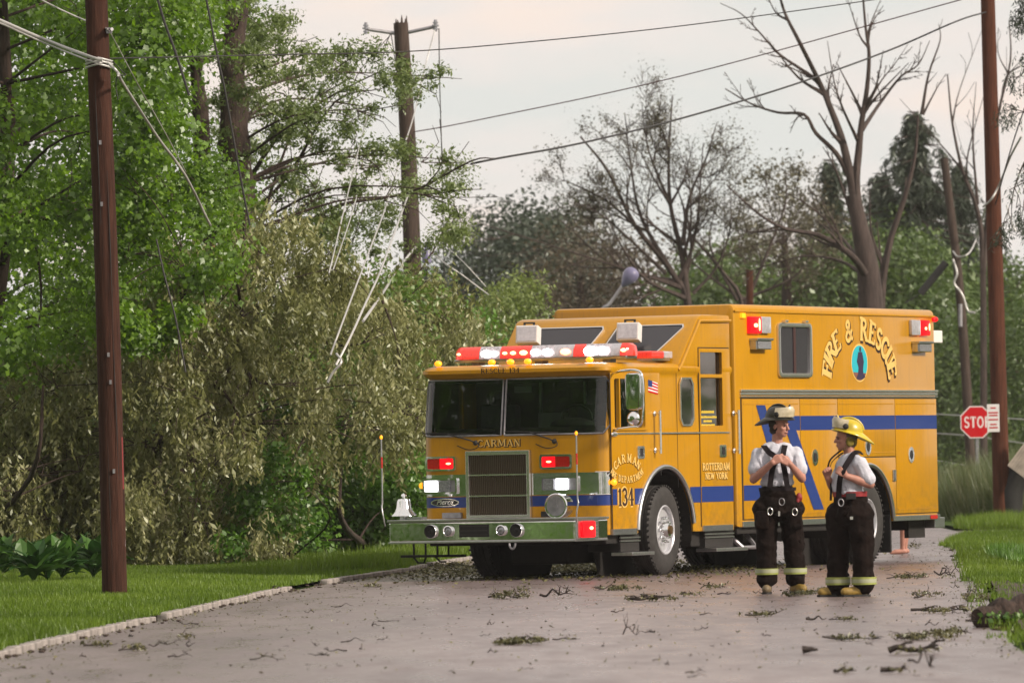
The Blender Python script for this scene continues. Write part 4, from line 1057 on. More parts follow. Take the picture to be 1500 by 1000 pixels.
# puddle / washed soil along the broken right edge
mb = MB()
for (a, b, w, h) in ((1432, 845, 22, 5), (1442, 872, 30, 4), (1470, 900, 42, 8), (1500, 920, 40, 7), (1445, 858, 14, 2)):
    pts = []
    for k in range(22):
        t = 2 * math.pi * k / 22; j = 1 + .22 * math.sin(3 * t + a) + .12 * math.sin(7 * t)
        pts.append(gr(a + w * math.cos(t) * j, b + h * math.sin(t) * j))
    n = len(pts); mb.add([(q.x, q.y, .006 + .0005 * a / 1400) for q in pts], [tuple(range(n))])
tag(mb.build('puddle', M['puddle']), 'muddy red brown puddle lying along the broken right road edge', 'puddle')
mb = MB()
rng = random.Random(5)
for i in range(150):     # crumbled dirt along both edges
    if i < 60: yy = rng.uniform(60, 104); xx = np.interp(yy, [q[1] for q in KR[:14]], [q[0] for q in KR[:14]]) + rng.gauss(.02, .16)
    else: yy = rng.uniform(50, 92); xx = np.interp(yy, [q[1] for q in KL], [q[0] for q in KL]) + rng.gauss(.02, .07) + .02
    r_ = rng.uniform(.008, .022); mb.ell((xx, yy, .01), (r_ * 1.6, r_ * 2.2, r_ * .7), 6, 4)
tag(mb.build('dirt_crumbs', M['soil']), 'dark dirt crumbs washed against both road edges', 'dirt', kind='stuff')

# ------------------------------------------------------------------ numpy leaf meshes
def quads_mesh(name, P, tone, m_, parent=None, nv=4, faces=None):
    """P: (n, nv, 3)"""
    n = P.shape[0]
    me = bpy.data.meshes.new(name)
    me.vertices.add(n * nv); me.vertices.foreach_set('co', P.reshape(-1).astype(np.float32))
    faces = faces or [tuple(range(nv))]
    fl = [len(f) for f in faces]; idx = np.concatenate([np.array(f) for f in faces])
    loops = (np.arange(n)[:, None] * nv + idx[None, :]).reshape(-1)
    me.loops.add(len(loops)); me.loops.foreach_set('vertex_index', loops.astype(np.int32))
    tot = np.tile(np.array(fl), n); st = np.concatenate([[0], np.cumsum(tot)[:-1]])
    me.polygons.add(len(tot)); me.polygons.foreach_set('loop_start', st.astype(np.int32)); me.polygons.foreach_set('loop_total', tot.astype(np.int32))
    at_ = me.attributes.new('tone', 'FLOAT', 'POINT'); at_.data.foreach_set('value', np.repeat(tone, nv).astype(np.float32))
    me.update(calc_edges=True)
    return link(name, me, m_, parent)

def unit(a): return a / np.maximum(1e-9, np.linalg.norm(a, axis=1, keepdims=True))

def leaves(name, C, Rr, n, L, W, m_, parent=None, seed=0, mode='broad', flat=1.0, shell=.55, lobes=False, cells=None):
    """C (k,3) clump centres, Rr (k,) clump radii, n leaves"""
    g_ = np.random.default_rng(seed)
    C = np.array([tuple(c) for c in C], float); Rr = np.array(Rr, float)
    w = Rr ** 2 * (g_.uniform(.35, 1.5, len(C)) if mode == 'droop' else 1.0); w = w / w.sum(); ci = g_.choice(len(C), n, p=w)
    d = unit(g_.normal(size=(n, 3))); rad = Rr[ci] * (shell + (1 - shell) * g_.random(n)) * np.where(g_.random(n) < .12, g_.uniform(.2, 1.25, n), 1)
    # lumpy outline: twigs stick out of the clump
    lump = 1 + .28 * np.sin(d[:, 0] * 7 + ci) * np.cos(d[:, 2] * 9 + ci * 1.7) + .15 * np.sin(d[:, 1] * 15 + ci * .6)
    Pc = C[ci] + d * (rad * lump)[:, None] * np.array([1, 1, flat])
    size = (g_.uniform(.40, 1.30, n) * g_.uniform(.75, 1.2, len(C))[ci])[:, None]
    rac = None
    if mode == 'droop':
        # leaves hang in racemes of nine
        rac = np.arange(n) // 9; nr = rac[-1] + 1
        Pc = Pc[(rac * 9)]; k9 = (np.arange(n) % 9) / 9.0
        swing = g_.normal(0, .25, (nr, 2))[rac]
        a = unit(np.stack([swing[:, 0] + g_.normal(0, .75, n), swing[:, 1] + g_.normal(0, .75, n), -np.ones(n)], 1))
        Pc = Pc + np.stack([swing[:, 0] * k9, swing[:, 1] * k9, -k9], 1) * L * 2.6 + a * L * .45
        b = unit(np.cross(a, unit(g_.normal(size=(n, 3)))))
    elif mode == 'up':
        a = unit(np.stack([g_.normal(0, .45, n), g_.normal(0, .45, n), np.ones(n)], 1)); b = unit(np.cross(a, unit(g_.normal(size=(n, 3)))))
    else:
        nrm = unit(d * .7 + g_.normal(0, .6, (n, 3)) + np.array([0, 0, .55]))
        a = unit(np.cross(nrm, g_.normal(size=(n, 3)))); a = unit(a + np.array([0, 0, -.35])); b = unit(np.cross(nrm, a))
    nn = np.cross(a, b)
    a = a * L * size; b = b * W * size
    if lobes:
        P = np.stack([Pc - a * .5, Pc - a * .12 + b * .5 - nn * W * .1, Pc + a * .08 + b * .22, Pc + a * .5 - nn * L * .12, Pc + a * .08 - b * .22, Pc - a * .12 - b * .5 - nn * W * .1], 1)
        faces = [(0, 1, 2, 3), (0, 3, 4, 5)]; nv = 6
    else:
        P = np.stack([Pc - a * .5, Pc + b * .5, Pc + a * .5, Pc - b * .5], 1); nv = 4; faces = None
    ct = g_.random(len(C))
    tone = np.clip(.45 * ct[ci] + .55 * g_.random(n), 0, 1)
    if rac is not None: tone = np.clip(.35 * ct[ci[rac * 9]] + .45 * g_.random(nr)[rac] + .2 * g_.random(n), 0, 1)
    o = quads_mesh(name, P, tone, m_, parent, nv, faces)
    if parent is not None: o['kind'] = 'stuff'
    return o

def inpoly(x, y, poly):
    c = False; n = len(poly)
    for i in range(n):
        x0, y0 = poly[i]; x1, y1 = poly[i - 1]
        if (y0 > y) != (y1 > y) and x < (x1 - x0) * (y - y0) / (y1 - y0) + x0: c = not c
    return c

def clumps(poly, Y0, Y1, n, r0, r1, seed):
    """clump centres filling a region of the view between two distances"""
    rg = random.Random(seed); out, rad = [], []
    xs = [q[0] for q in poly]; ys = [q[1] for q in poly]
    while len(out) < n:
        x, y = rg.uniform(min(xs), max(xs)), rg.uniform(min(ys), max(ys))
        if not inpoly(x, y, poly): continue
        r_ = rg.uniform(r0, r1); Y = rg.uniform(Y0, Y1)
        q = at(x, y, Y)
        if q.z < .15: q.z = .15 + rg.random() * .3
        out.append(q); rad.append(r_)
    return out, rad

LM = dict(
    maple=leafmat('maple leaf', (0.055, 0.115, 0.003), (0.135, 0.265, 0.006), (0.27, 0.45, 0.02), .6),
    locust=leafmat('turned locust leaf', (0.115, 0.13, 0.028), (0.24, 0.25, 0.08), (0.5, 0.48, 0.27), .4),
    locust_g=leafmat('green locust leaf', (0.06, 0.13, 0.01), (0.12, 0.22, 0.02), (0.2, 0.3, 0.045), .5),
    ash=leafmat('ash leaf', (0.085, 0.13, 0.022), (0.15, 0.21, 0.045), (0.25, 0.31, 0.09), .5),
    bush=leafmat('bright bush leaf', (0.05, 0.14, 0.008), (0.1, 0.23, 0.012), (0.17, 0.33, 0.03), .5),
    lime=leafmat('yellow green leaf', (.10, .15, .025), (.17, .23, .04), (.26, .31, .08), .5),
    dark=leafmat('dark far leaf', (.022, .036, .020), (.035, .052, .028), (.06, .075, .035), .3),
    brown=leafmat('brownish bud', (.055, .040, .024), (.085, .060, .035), (.11, .085, .045), .3),
    bud=leafmat('young bud', (.07, .06, .035), (.10, .085, .045), (.13, .12, .06), .4),
    conifer=leafmat('conifer needle', (.015, .028, .014), (.028, .042, .020), (.045, .06, .028), .2),
    far=leafmat('far green leaf', (0.045, 0.085, 0.014), (0.085, 0.14, 0.024), (0.14, 0.2, 0.04), .4),
    straw=leafmat('seeding grass', (.06, .10, .02), (.11, .14, .04), (.22, .20, .10), .4),
    grass=leafmat('lawn blade', (0.075, 0.13, 0.006), (0.125, 0.21, 0.012), (0.2, 0.29, 0.03), .5, .03),
    hosta=leafmat('hosta leaf', (0.01, 0.042, 0.006), (0.022, 0.072, 0.01), (0.06, 0.14, 0.02), .3, .03),
    litter=leafmat('shredded leaf', (0.035, 0.035, 0.01), (0.085, 0.08, 0.022), (0.18, 0.16, 0.06), .2),
)

def branches(mb_, pts, r0, depth, rg, spread=.55, shrink=.62, nkids=3, grav=0.0, tips=None, sides=6, seglen=None):
    """pts: the main line; side branches grow from it"""
    pts = smooth_path(pts, 4)
    n = len(pts)
    mb_.tube(pts, [max(.006, r0 * (1 - .86 * (i / (n - 1)) ** .6)) for i in range(n)], sides)
    L = sum((pts[i + 1] - pts[i]).length for i in range(n - 1))
    if tips is not None: tips.append(pts[-1])
    if depth <= 0: return
    for k in range(nkids):
        t = rg.uniform(.25, .95); i = min(n - 2, int(t * (n - 1)))
        d = (pts[i + 1] - pts[i]).normalized()
        v = Vector((rg.gauss(0, 1), rg.gauss(0, .7), rg.gauss(0, 1))); v = (v - d * v.dot(d)).normalized()
        dd = (d + v * spread * rg.uniform(.7, 1.5)).normalized()
        l = L * shrink * rg.uniform(.6, 1.1) * (1.15 - .5 * t)
        q = pts[i]
        p2 = [q, q + dd * l * .4 + Vector((rg.gauss(0, .05), 0, rg.gauss(0, .05))) * l, q + dd * l + Vector((rg.gauss(0, .1), rg.gauss(0, .1), rg.gauss(0, .1) - grav)) * l]
        branches(mb_, p2, r0 * (1 - .7 * t) * .6, depth - 1, rg, spread, shrink, nkids, grav, tips, max(3, sides - 1))

def tree(name, label, cat, base, trunk, clump, leafm, n, L, W, barkm='bark', group=None, seed=1, mode='broad', r=.2, limbs=12, flat=.8, shell=.5, lobes=False, extra=None, tback=0):
    root = empty(name, base, 0, label, cat, group)
    off = Matrix.Translation(-Vector(base))
    rg = random.Random(seed)
    mb_ = MB()
    if tback or mode == 'droop': trunk = [Vector(q) + Vector((0, (tback or 3), 0)) for q in trunk]; r = min(r, .05 if mode == 'droop' else .16)
    tp = smooth_path(trunk, 5); nn = len(tp)
    mb_.tube(tp, [r * (1 - .65 * i / (nn - 1)) * (1 + .10 * math.sin(i * 2.3 + seed)) for i in range(nn)], 12)
    mb_.v = [tuple(Vector(q) + Vector((math.sin(q[2] * 5 + q[1] * 9), math.sin(q[2] * 7 + q[0] * 11), 0)) * r * .07) for q in mb_.v]
    Cc, Rr = clump
    for c in rg.sample(list(Cc), min(limbs, len(Cc))):
        j = min(range(nn), key=lambda i: (tp[i] - c).length + max(0, tp[i].z - c.z + .3) * 2)
        q = tp[j]; mid = q.lerp(c, .5) + Vector((rg.gauss(0, .15), rg.gauss(0, .15), rg.uniform(.0, .3))) * (c - q).length * .4
        pts = smooth_path([q, mid, c], 4); rr_ = min(.035, r * .35) * (1 - .5 * j / nn)
        mb_.tube(pts, [max(.008, rr_ * (1 - .8 * i / (len(pts) - 1))) for i in range(len(pts))], 5)
        for _ in range(3):
            e_ = c + Vector((rg.gauss(0, 1), rg.gauss(0, 1), rg.gauss(0, .7))).normalized() * .6
            mb_.tube([c.lerp(q, .12), c.lerp(e_, .5), e_], [.010, .007, .004], 4)
    if extra: extra(mb_)
    mb_.v = [tuple(Vector(q) - Vector(base)) for q in mb_.v]
    mb_.build('trunk', M[barkm], root, 60)
    b_ = Vector(base)
    leaves('crown', [c - b_ for c in Cc], Rr, n, L, W, LM[leafm], root, seed, mode, flat, shell, lobes)
    return root

def G(x, y, z=.085): return Vector((x, y, z))
# left: the big maple filling the upper left corner
tree('maple_tree', 'tall bright green maple filling the upper left corner behind the near utility pole', 'tree', G(-8.9, 98),
     [G(-8.9, 98), at(-60, 500, 90), at(-30, 200, 90), at(-40, -60, 90), at(-30, -300, 90)],
     clumps([(-260, -420), (330, -320), (345, -60), (250, 70), (300, 190), (350, 230), (345, 330), (240, 470), (100, 530), (-260, 560)], 90, 98, 190, .30, .85, 3),
     'maple', 88000, .105, .085, seed=3, r=.38, limbs=60, lobes=True, shell=.45, tback=5)
tree('maple_tree', 'small fresh green maple branch mass hanging low beside the near utility pole', 'tree', G(-6.0, 94),
     [G(-6.0, 94), at(230, 620, 92), at(250, 460, 90), at(260, 380, 88)],
     clumps([(150, 230), (350, 240), (360, 420), (240, 560), (150, 540)], 89, 93, 34, .22, .5, 31),
     'maple', 13000, .095, .075, seed=31, r=.05, limbs=16, lobes=True, shell=.35, tback=3)
tree('maple_tree', 'darker maple crown filling the gaps behind the bright one at the upper left', 'tree', G(-9.5, 108),
     [G(-9.5, 108), at(-90, 500, 108), at(-60, 200, 108)],
     clumps([(-260, -300), (300, -250), (330, 0), (270, 100), (300, 300), (340, 420), (-260, 500)], 103, 109, 150, .6, 1.1, 33),
     'maple', 56000, .12, .10, seed=33, r=.3, limbs=20, lobes=True, shell=.4)
# the storm-torn locust whose pale turned leaves fill the middle left
tree('locust_tree', 'storm torn locust with pale drooping turned leaves collapsed over the left lawn', 'tree', G(-4.3, 99),
     [G(-4.3, 99), at(300, 620, 92), at(340, 480, 91), at(330, 380, 90)],
     clumps([(150, 500), (250, 390), (330, 320), (420, 300), (480, 370), (560, 430), (625, 480), (640, 600), (600, 640), (520, 640), (420, 700), (430, 770), (380, 815), (200, 815), (60, 780), (-60, 770), (-120, 560)], 92, 98, 260, .22, .70, 7),
     'locust', 125000, .10, .036, seed=7, mode='droop', r=.26, limbs=80, shell=.2, flat=1.0)
tree('locust_tree', 'dark hanging locust boughs at the left frame edge above the hostas', 'tree', G(-8.2, 96),
     [G(-8.2, 96), at(20, 700, 88), at(40, 560, 87.5)],
     clumps([(-150, 540), (60, 560), (150, 640), (160, 770), (-150, 790)], 93, 96, 60, .3, .6, 8),
     'locust', 36000, .10, .036, seed=8, mode='droop', r=.16, limbs=26, shell=.2)
tree('locust_tree', 'pale leaved locust crown standing right behind the fire truck cab corner', 'tree', G(-1.2, 108),
     [G(-1.2, 108), at(560, 700, 101), at(590, 560, 101), at(600, 460, 100)],
     clumps([(430, 420), (560, 400), (640, 430), (760, 500), (700, 620), (560, 640), (440, 560)], 103, 108, 100, .3, .75, 9),
     'locust', 52000, .10, .036, seed=9, mode='droop', r=.2, limbs=40, shell=.2)
tree('locust_bush', 'green leaved locust undergrowth showing through behind the torn locust', 'tree', G(-5, 96),
     [G(-5, 96), at(200, 700, 96), at(240, 560, 96)],
     clumps([(-120, 420), (360, 380), (620, 420), (640, 640), (560, 800), (-120, 800)], 101, 104, 130, .5, .9, 12),
     'locust_g', 42000, .10, .06, seed=12, r=.16, limbs=30, shell=.4, tback=4)
# tall airy tree with the broken top and the thick trunk
def extra_tall(mb_):
    rg = random.Random(6)
    T0 = [at(345, 600, 109), at(350, 420, 109), at(345, 240, 109), at(343, 120, 109), at(345, -20, 109), at(350, -300, 109)]
    for pts, r_ in (([at(345, 300, 109), at(400, 210, 108), at(470, 150, 107.5), at(570, 98, 107)], .055), ([at(350, 330, 109), at(420, 260, 109), at(490, 150, 108), at(560, 130, 108)], .05),
                    ([at(380, 330, 109), at(440, 170, 109), at(520, 110, 109)], .04), ([at(430, 340, 109), at(500, 300, 108), at(600, 282, 108), at(690, 236, 107.5), at(726, 232, 107.5)], .05),
                    ([at(350, 100, 109), at(400, 60, 109), at(450, 62, 109)], .03), ([at(345, 60, 109), at(300, 40, 109), at(280, -40, 109)], .04),
                    ([at(400, 420, 109), at(420, 330, 108), at(470, 290, 108), at(560, 285, 108)], .045)):
        branches(mb_, pts, r_, 1, rg, .5, .4, 4)
tree('tall_tree', 'tall airy tree with thick broken trunk and thin leafy boughs reaching right', 'tree', G(-4.3, 109),
     [G(-4.3, 109), at(350, 620, 104.5), at(352, 420, 104.5), at(346, 240, 104.5), at(341, 120, 104.5), at(345, -20, 104.5), at(350, -320, 104.5)],
     (lambda a, b: (a[0] + b[0], a[1] + b[1]))(clumps([(255, -200), (420, -60), (400, 10), (440, 60), (520, 60), (600, 95), (650, 100), (640, 140), (560, 160), (600, 200), (640, 215), (700, 250), (690, 330), (640, 380), (560, 370), (450, 400), (330, 380), (300, 200)], 102, 112, 215, .14, .42, 15),
                                      clumps([(560, 90), (655, 98), (640, 130), (580, 160), (560, 120)], 106, 107, 10, .14, .25, 16)),
     'ash', 52000, .085, .034, seed=15, r=.36, limbs=30, shell=.1, flat=.8, extra=extra_tall)
# the snapped stub and its torn wood
mb = MB(); mb.tube(smooth_path([at(292, 420, 105.3), at(296, 250, 105.3), at(293, 150, 105.3), at(287, 85, 105.3), at(284, 56, 105.3)], 5), [.16] * 8 + [.15] * 6 + [.12] * 4 + [.10, .08, .05][:3], 10) if False else mb.tube([at(292, 600, 105.3), at(296, 400, 105.3), at(297, 250, 105.3), at(293, 150, 105.3), at(287, 110, 105.3), at(289, 85, 105.3), at(284, 56, 105.3)], [.17, .17, .15, .13, .09, .12, .05], 10)
mb.tube([at(289, 85, 105.3), at(281, 66, 105.3)], [.07, .02], 6)
mb.tube([at(292, 600, 105.3), G(-4.6, 105.3, 0)], [.17, .2], 10)
o = mb.build('tree_stub', M['bark'], None, 60); tag(o, 'dark snapped trunk stub left of the thick broken trunk', 'tree')
c = MB(); c.tube([at(324, 412, 92.5), at(316, 385, 92.4), at(311, 352, 92.4)], [.035, .05, .01], 7); c.tube([at(330, 410, 92.4), at(322, 372, 92.4)], [.03, .006], 6); c.tube([at(306, 395, 92.5), at(309, 370, 92.4)], [.03, .005], 6)
o = c.build('torn_bough', M['heart'], None, 50); tag(o, 'torn bough end showing orange heartwood in the locust', 'branch')
c = MB(); c.tube([at(309, 320, 93.2), at(311, 365, 92.8), at(318, 395, 92.8), at(298, 402, 92.8)], [.04, .06, .06, .02], 8); c.build('bark_sleeve', M['bark'], o)
# dark fallen limbs inside the locust, each a thing
limb_spots = [([(700 * .45 + 0, 560), (345, 600), (360, 660), (368, 720)], .035), ([(240, 790), (262, 775), (290, 785)], .04), ([(420, 700), (440, 650), (470, 620), (540, 600)], .03),
              ([(420, 470), (470, 500), (520, 505), (560, 490)], .045), ([(345, 520), (380, 560), (440, 560)], .04), ([(265, 690), (290, 660), (300, 610)], .035), ([(355, 830), (395, 850), (405, 835)], .02),
              ([(560, 600), (605, 608), (620, 620)], .03), ([(50, 340), (60, 450), (30, 600)], .035), ([(560, 440), (575, 480), (590, 530)], .025), ([(360, 300), (350, 400), (300, 470)], .03)]
ld = ['beside the near pole', 'low near the grass', 'right of the hanging cables', 'where the white cables meet the locust', 'in the middle of the locust', 'right of the near pole', 'touching the lawn',
      'at the truck cab corner', 'left of the near pole', 'above the truck cab', 'under the torn heartwood']
rg = random.Random(21)
for (pp, r_), dsc in zip(limb_spots, ld):
    c = MB(); branches(c, [at(a, b, 93.6 if b < 800 else 90.5) for a, b in pp], r_, 2, rg, .7, .55, 3)
    tag(c.build('broken_limb', M['bark'], None, 60), 'dark bare broken limb ' + dsc, 'branch', 'broken limbs hanging in the locust')
# bright bushes behind
tree('green_bush', 'bright green bush between the locust and the bell of the truck', 'bush', G(-2.2, 104),
     [G(-2.2, 104), at(500, 760, 97), at(500, 680, 97)], clumps([(430, 570), (560, 560), (640, 600), (640, 790), (430, 800)], 101, 105, 50, .3, .6, 17), 'bush', 20000, .09, .06, seed=17, r=.06, limbs=14)
tree('green_bush', 'bright green bush low beside the grass left of the bumper', 'bush', G(-2.3, 109),
     [G(-2.3, 109), at(480, 770, 103), at(480, 720, 103)], clumps([(420, 640), (560, 660), (620, 700), (620, 790), (420, 790)], 106, 110, 36, .3, .6, 18), 'bush', 12000, .09, .06, seed=18, r=.06, limbs=10)
tree('lime_bush', 'yellow green rounded tree top rising behind the truck cab', 'bush', G(.6, 125),
     [G(.6, 125), at(755, 600, 125), at(750, 480, 125)], clumps([(700, 470), (720, 428), (760, 425), (800, 450), (812, 500), (800, 600), (690, 600)], 123, 128, 46, .35, .6, 19), 'lime', 22000, .09, .05, seed=19, r=.1, limbs=14, flat=1.0)
tree('green_bush', 'fresh green shrub crown just left of the roof light bar', 'bush', G(-.7, 118),
     [G(-.7, 118), at(660, 640, 118), at(660, 540, 118)], clumps([(600, 480), (690, 455), (730, 500), (730, 640), (600, 640)], 115, 120, 36, .35, .6, 20), 'bush', 14000, .09, .05, seed=20, r=.1, limbs=10)
# ------------------------------------------------------------------ far trees
def far_tree(label, px, base_y, Y, poly, leafm, n, L, r=.3, seed=1, nc=60, rc=(.8, 1.8), **k):
    b_ = at(px, 700, Y); b_.z = 0
    ys = min(q[1] for q in poly)
    return tree(k.pop('name', 'far_tree'), label, 'tree', b_, [b_, at(px, 600, Y), at(px + 4, 480, Y), at(px, (ys + 480) / 2 if ys < 460 else 470, Y)],
                clumps(poly, Y - 4, Y + 4, nc, rc[0], rc[1], seed), leafm, n, L, L * k.pop('asp', .5), r=r, seed=seed, limbs=min(nc, 30), group='trees beyond the road', **k)
far_tree('dark green tree with lacy crown seen between the locust and the brown tree', 730, 700, 215, [(690, 330), (735, 312), (790, 330), (800, 420), (790, 560), (640, 560), (640, 400)], 'dark', 18000, .22, seed=41, nc=70)
far_tree('dark green tree left of the budding tree', 830, 700, 225, [(770, 330), (810, 310), (870, 330), (890, 450), (790, 470)], 'dark', 12000, .22, seed=42, nc=46)
far_tree('brownish budding tree with broad low crown behind the truck roof', 850, 700, 205, [(770, 370), (850, 340), (960, 370), (1000, 480), (760, 480)], 'brown', 10000, .16, seed=43, nc=46, rc=(.7, 1.5))
far_tree('green tree low behind the truck roof between budding tree and dead tree', 1120, 700, 200, [(1000, 400), (1080, 380), (1180, 400), (1230, 480), (990, 480)], 'far', 15000, .2, seed=44, nc=50)
far_tree('pale green loose tree left of the big dead tree', 1150, 700, 190, [(1080, 270), (1120, 240), (1190, 250), (1230, 330), (1240, 440), (1070, 440)], 'bud', 8000, .13, seed=45, nc=90, rc=(.35, .9), shell=.1)
far_tree('green tree right behind the dead tree at roof height', 1330, 700, 190, [(1210, 400), (1290, 370), (1380, 380), (1420, 480), (1200, 480)], 'far', 15000, .2, seed=46, nc=50)
far_tree('brownish tree far behind the left utility pole with arms', 640, 700, 230, [(600, 380), (700, 360), (700, 600), (560, 600)], 'dark', 8000, .25, seed=47, nc=30)
far_tree('mid green tree between the stop sign and the truck rear', 1405, 700, 200, [(1360, 430), (1440, 400), (1450, 640), (1360, 700)], 'far', 12000, .2, seed=48, nc=44)
far_tree('mid green tree behind the right utility pole', 1480, 700, 195, [(1430, 400), (1560, 380), (1580, 700), (1430, 720)], 'far', 16000, .2, seed=49, nc=60)
far_tree('dark tree behind the stop sign', 1390, 700, 215, [(1340, 480), (1430, 470), (1440, 700), (1340, 720)], 'dark', 9000, .25, seed=50, nc=36)

def spruce(label, px, top, bot, Y, half, seed, n, leaf='conifer'):
    b_ = at(px, 700, Y); b_.z = 0
    root = empty('spruce_tree', b_, 0, label, 'tree', 'spruces beyond the road')
    rg = random.Random(seed); zt = at(px, top, Y).z; zb = at(px, bot, Y).z; rb = 2.7 * half / F_PX * Y
    m_ = MB(); m_.tube([(0, 0, 0), (0, 0, zt - .2)], [.28, .03], 8)
    C_, R_ = [], []
    nw = int((zt - zb) / .22)
    for i in range(nw):
        t = i / nw; z = zt - (zt - zb) * t
        L_ = rb * (.07 + .93 * t ** .9)
        for k in range(4):
            a = rg.uniform(0, 6.28); l = L_ * rg.uniform(.35, 1.25)
            e_ = Vector((math.cos(a) * l, math.sin(a) * l, z - .25 * l + .1))
            m_.tube([(0, 0, z), tuple(e_ * .5 + Vector((0, 0, z * .5))), tuple(e_)], [.035, .02, .008], 3)
            for s_ in np.linspace(.25, 1, max(2, int(l / .45))):
                C_.append(Vector((0, 0, z)).lerp(e_, s_) + Vector((0, 0, -.1))); R_.append(.20 * (1.15 - .5 * s_))
    m_.build('trunk', M['bark'], root, 60)
    leaves('crown', C_, R_, n, .22, .05, LM[leaf], root, seed, 'droop', .6, .1)
spruce('dark spruce with pointed top right behind the forked dead tree', 1352, 165, 440, 205, 78, 61, 60000)
spruce('broad dark spruce between dead trunk and leaning pole', 1300, 255, 450, 212, 60, 62, 30000)
spruce('small dark spruce close to the leaning pole', 1412, 240, 460, 215, 50, 63, 20000)
spruce('dark spruce behind the main dead trunk', 1225, 235, 450, 222, 60, 64, 20000)
# budding tree: fine twigs and small leaves
def bare_tree(name, label, base, mains, depth, nk, m_, leafn=0, leafm='bud', L=.1, seed=1, spread=.5, shrink=.6, rr_=.25, stem=()):
    root = empty(name, base, 0, label, 'tree')
    rg = random.Random(seed); b_ = MB(); tips = []
    for pts, rads in stem:
        sp_ = smooth_path(pts, 6); b_.tube(sp_, list(np.interp(np.linspace(0, 1, len(sp_)), np.linspace(0, 1, len(rads)), rads)), 12)
    for pts, r_ in mains: branches(b_, pts, r_, depth, rg, spread, shrink, nk, -.04, tips)
    b_.v = [tuple(Vector(q) - Vector(base)) for q in b_.v]
    b_.build('trunk', M[m_], root, 60)
    if leafn: leaves('crown', [q - Vector(base) for q in tips], [rr_] * len(tips), leafn, L, L * .4, LM[leafm], root, seed, 'broad', 1, .0)
    return root
Y = 172; b_ = at(1010, 700, Y); b_.z = 0
bare_tree('budding_tree', 'round budding tree with fine bare twigs standing against the sky', b_, [
    ([b_, at(1010, 470, Y), at(985, 400, Y), at(930, 330, Y), at(890, 250, Y), at(850, 200, Y)], .17), ([at(1012, 480, Y), at(1000, 380, Y), at(982, 300, Y), at(980, 220, Y), at(985, 140, Y)], .13),
    ([at(985, 400, Y), at(940, 320, Y), at(925, 250, Y), at(915, 165, Y)], .09), ([at(1000, 360, Y), at(1010, 290, Y), at(1035, 230, Y), at(1050, 180, Y)], .08),
    ([at(940, 340, Y), at(890, 295, Y), at(840, 270, Y), at(818, 262, Y)], .06), ([at(1015, 430, Y), at(1050, 390, Y), at(1070, 330, Y), at(1068, 250, Y)], .06), ([at(975, 400, Y), at(900, 330, Y), at(860, 300, Y)], .06), ([at(982, 300, Y), at(950, 220, Y), at(940, 150, Y)], .06)],
    3, 6, 'bark_grey', 15000, 'bud', .075, 72, .75, .50, .50)
Y = 150; b_ = at(1278, 700, Y); b_.z = 0
D = lambda *q: [at(a, b, Y + dy) for a, b, dy in q]
bare_tree('dead_tree', 'big bare dead tree with thick forked trunk rising behind the truck body', b_, [
    (D((1264, 350, 0), (1252, 290, 0), (1243, 245, 0), (1232, 200, 0), (1215, 155, 0), (1200, 120, 0), (1170, 60, -1), (1150, 20, -1), (1138, -20, -1)), .17),
    (D((1268, 360, 0), (1254, 280, 0), (1258, 220, 0), (1262, 180, 0), (1270, 130, 0), (1273, 80, 0), (1268, 40, 0), (1262, -30, 0)), .15),
    (D((1246, 262, 0), (1225, 225, 0), (1195, 195, 0), (1178, 168, 0), (1140, 165, 1), (1100, 152, 1), (1062, 130, 1)), .085),
    (D((1198, 118, 0), (1168, 98, 0), (1140, 78, 0), (1110, 45, 0), (1085, 20, 0), (1055, 5, 0)), .055),
    (D((1256, 205, 0), (1235, 160, -1), (1222, 120, -1), (1212, 60, -1)), .05), (D((1263, 190, 0), (1290, 150, 1), (1320, 112, 1), (1345, 95, 1), (1362, 60, 1)), .06), (D((1268, 160, 0), (1290, 120, 0), (1310, 95, 0), (1330, 65, 0)), .035),
    (D((1252, 330, 0), (1225, 250, 0), (1205, 215, 0)), .05),
    (D((1270, 405, 0), (1245, 372, -1), (1200, 345, -1), (1150, 335, -1), (1110, 312, -1), (1065, 272, -1)), .11), (D((1255, 375, 0), (1230, 345, 1), (1190, 305, 1), (1140, 276, 1)), .06), (D((1262, 400, 0), (1230, 382, 1), (1180, 375, 1), (1120, 390, 1), (1060, 410, 1)), .05)],
    2, 6, 'bark_grey', 0, seed=81, spread=.6, shrink=.24,
    stem=[(([b_ - Vector((0, 0, .2))] + D((1276, 480, 0), (1272, 400, 0), (1262, 345, 0), (1250, 285, 0))), [.30, .28, .25, .20, .14])])
b2 = at(1300, 700, Y + 2); b2.z = 0
bare_tree('dead_tree', 'curved dead trunk with snapped top right of the main dead trunk', b2, [
    ([b2] + D((1290, 480, 2), (1300, 370, 2), (1325, 290, 2), (1340, 230, 2), (1345, 168, 2)), .17), (D((1350, 168, 2), (1360, 110, 2), (1377, 60, 2), (1375, 35, 2)), .05), (D((1352, 168, 2), (1372, 130, 2), (1386, 108, 2)), .035)],
    1, 3, 'bark_grey', 0, seed=82, spread=.5, shrink=.2)
b2 = at(1440, 700, 165); b2.z = 0
Y = 165
bare_tree('bare_tree', 'thin bare tree with upright twigs behind the right utility pole', b2, [
    ([b2] + D((1440, 400, 0), (1432, 310, 0), (1410, 250, 0), (1395, 180, 0), (1388, 110, 0)), .12), (D((1440, 400, 0), (1450, 280, 0), (1462, 170, 0), (1480, 90, 0), (1478, 30, 0)), .09), (D((1432, 300, 0), (1425, 200, 0), (1430, 120, 0)), .05)],
    2, 3, 'bark_grey', 0, seed=83, spread=.5, shrink=.35)
Y = 180; b2 = at(1090, 700, Y); b2.z = 0
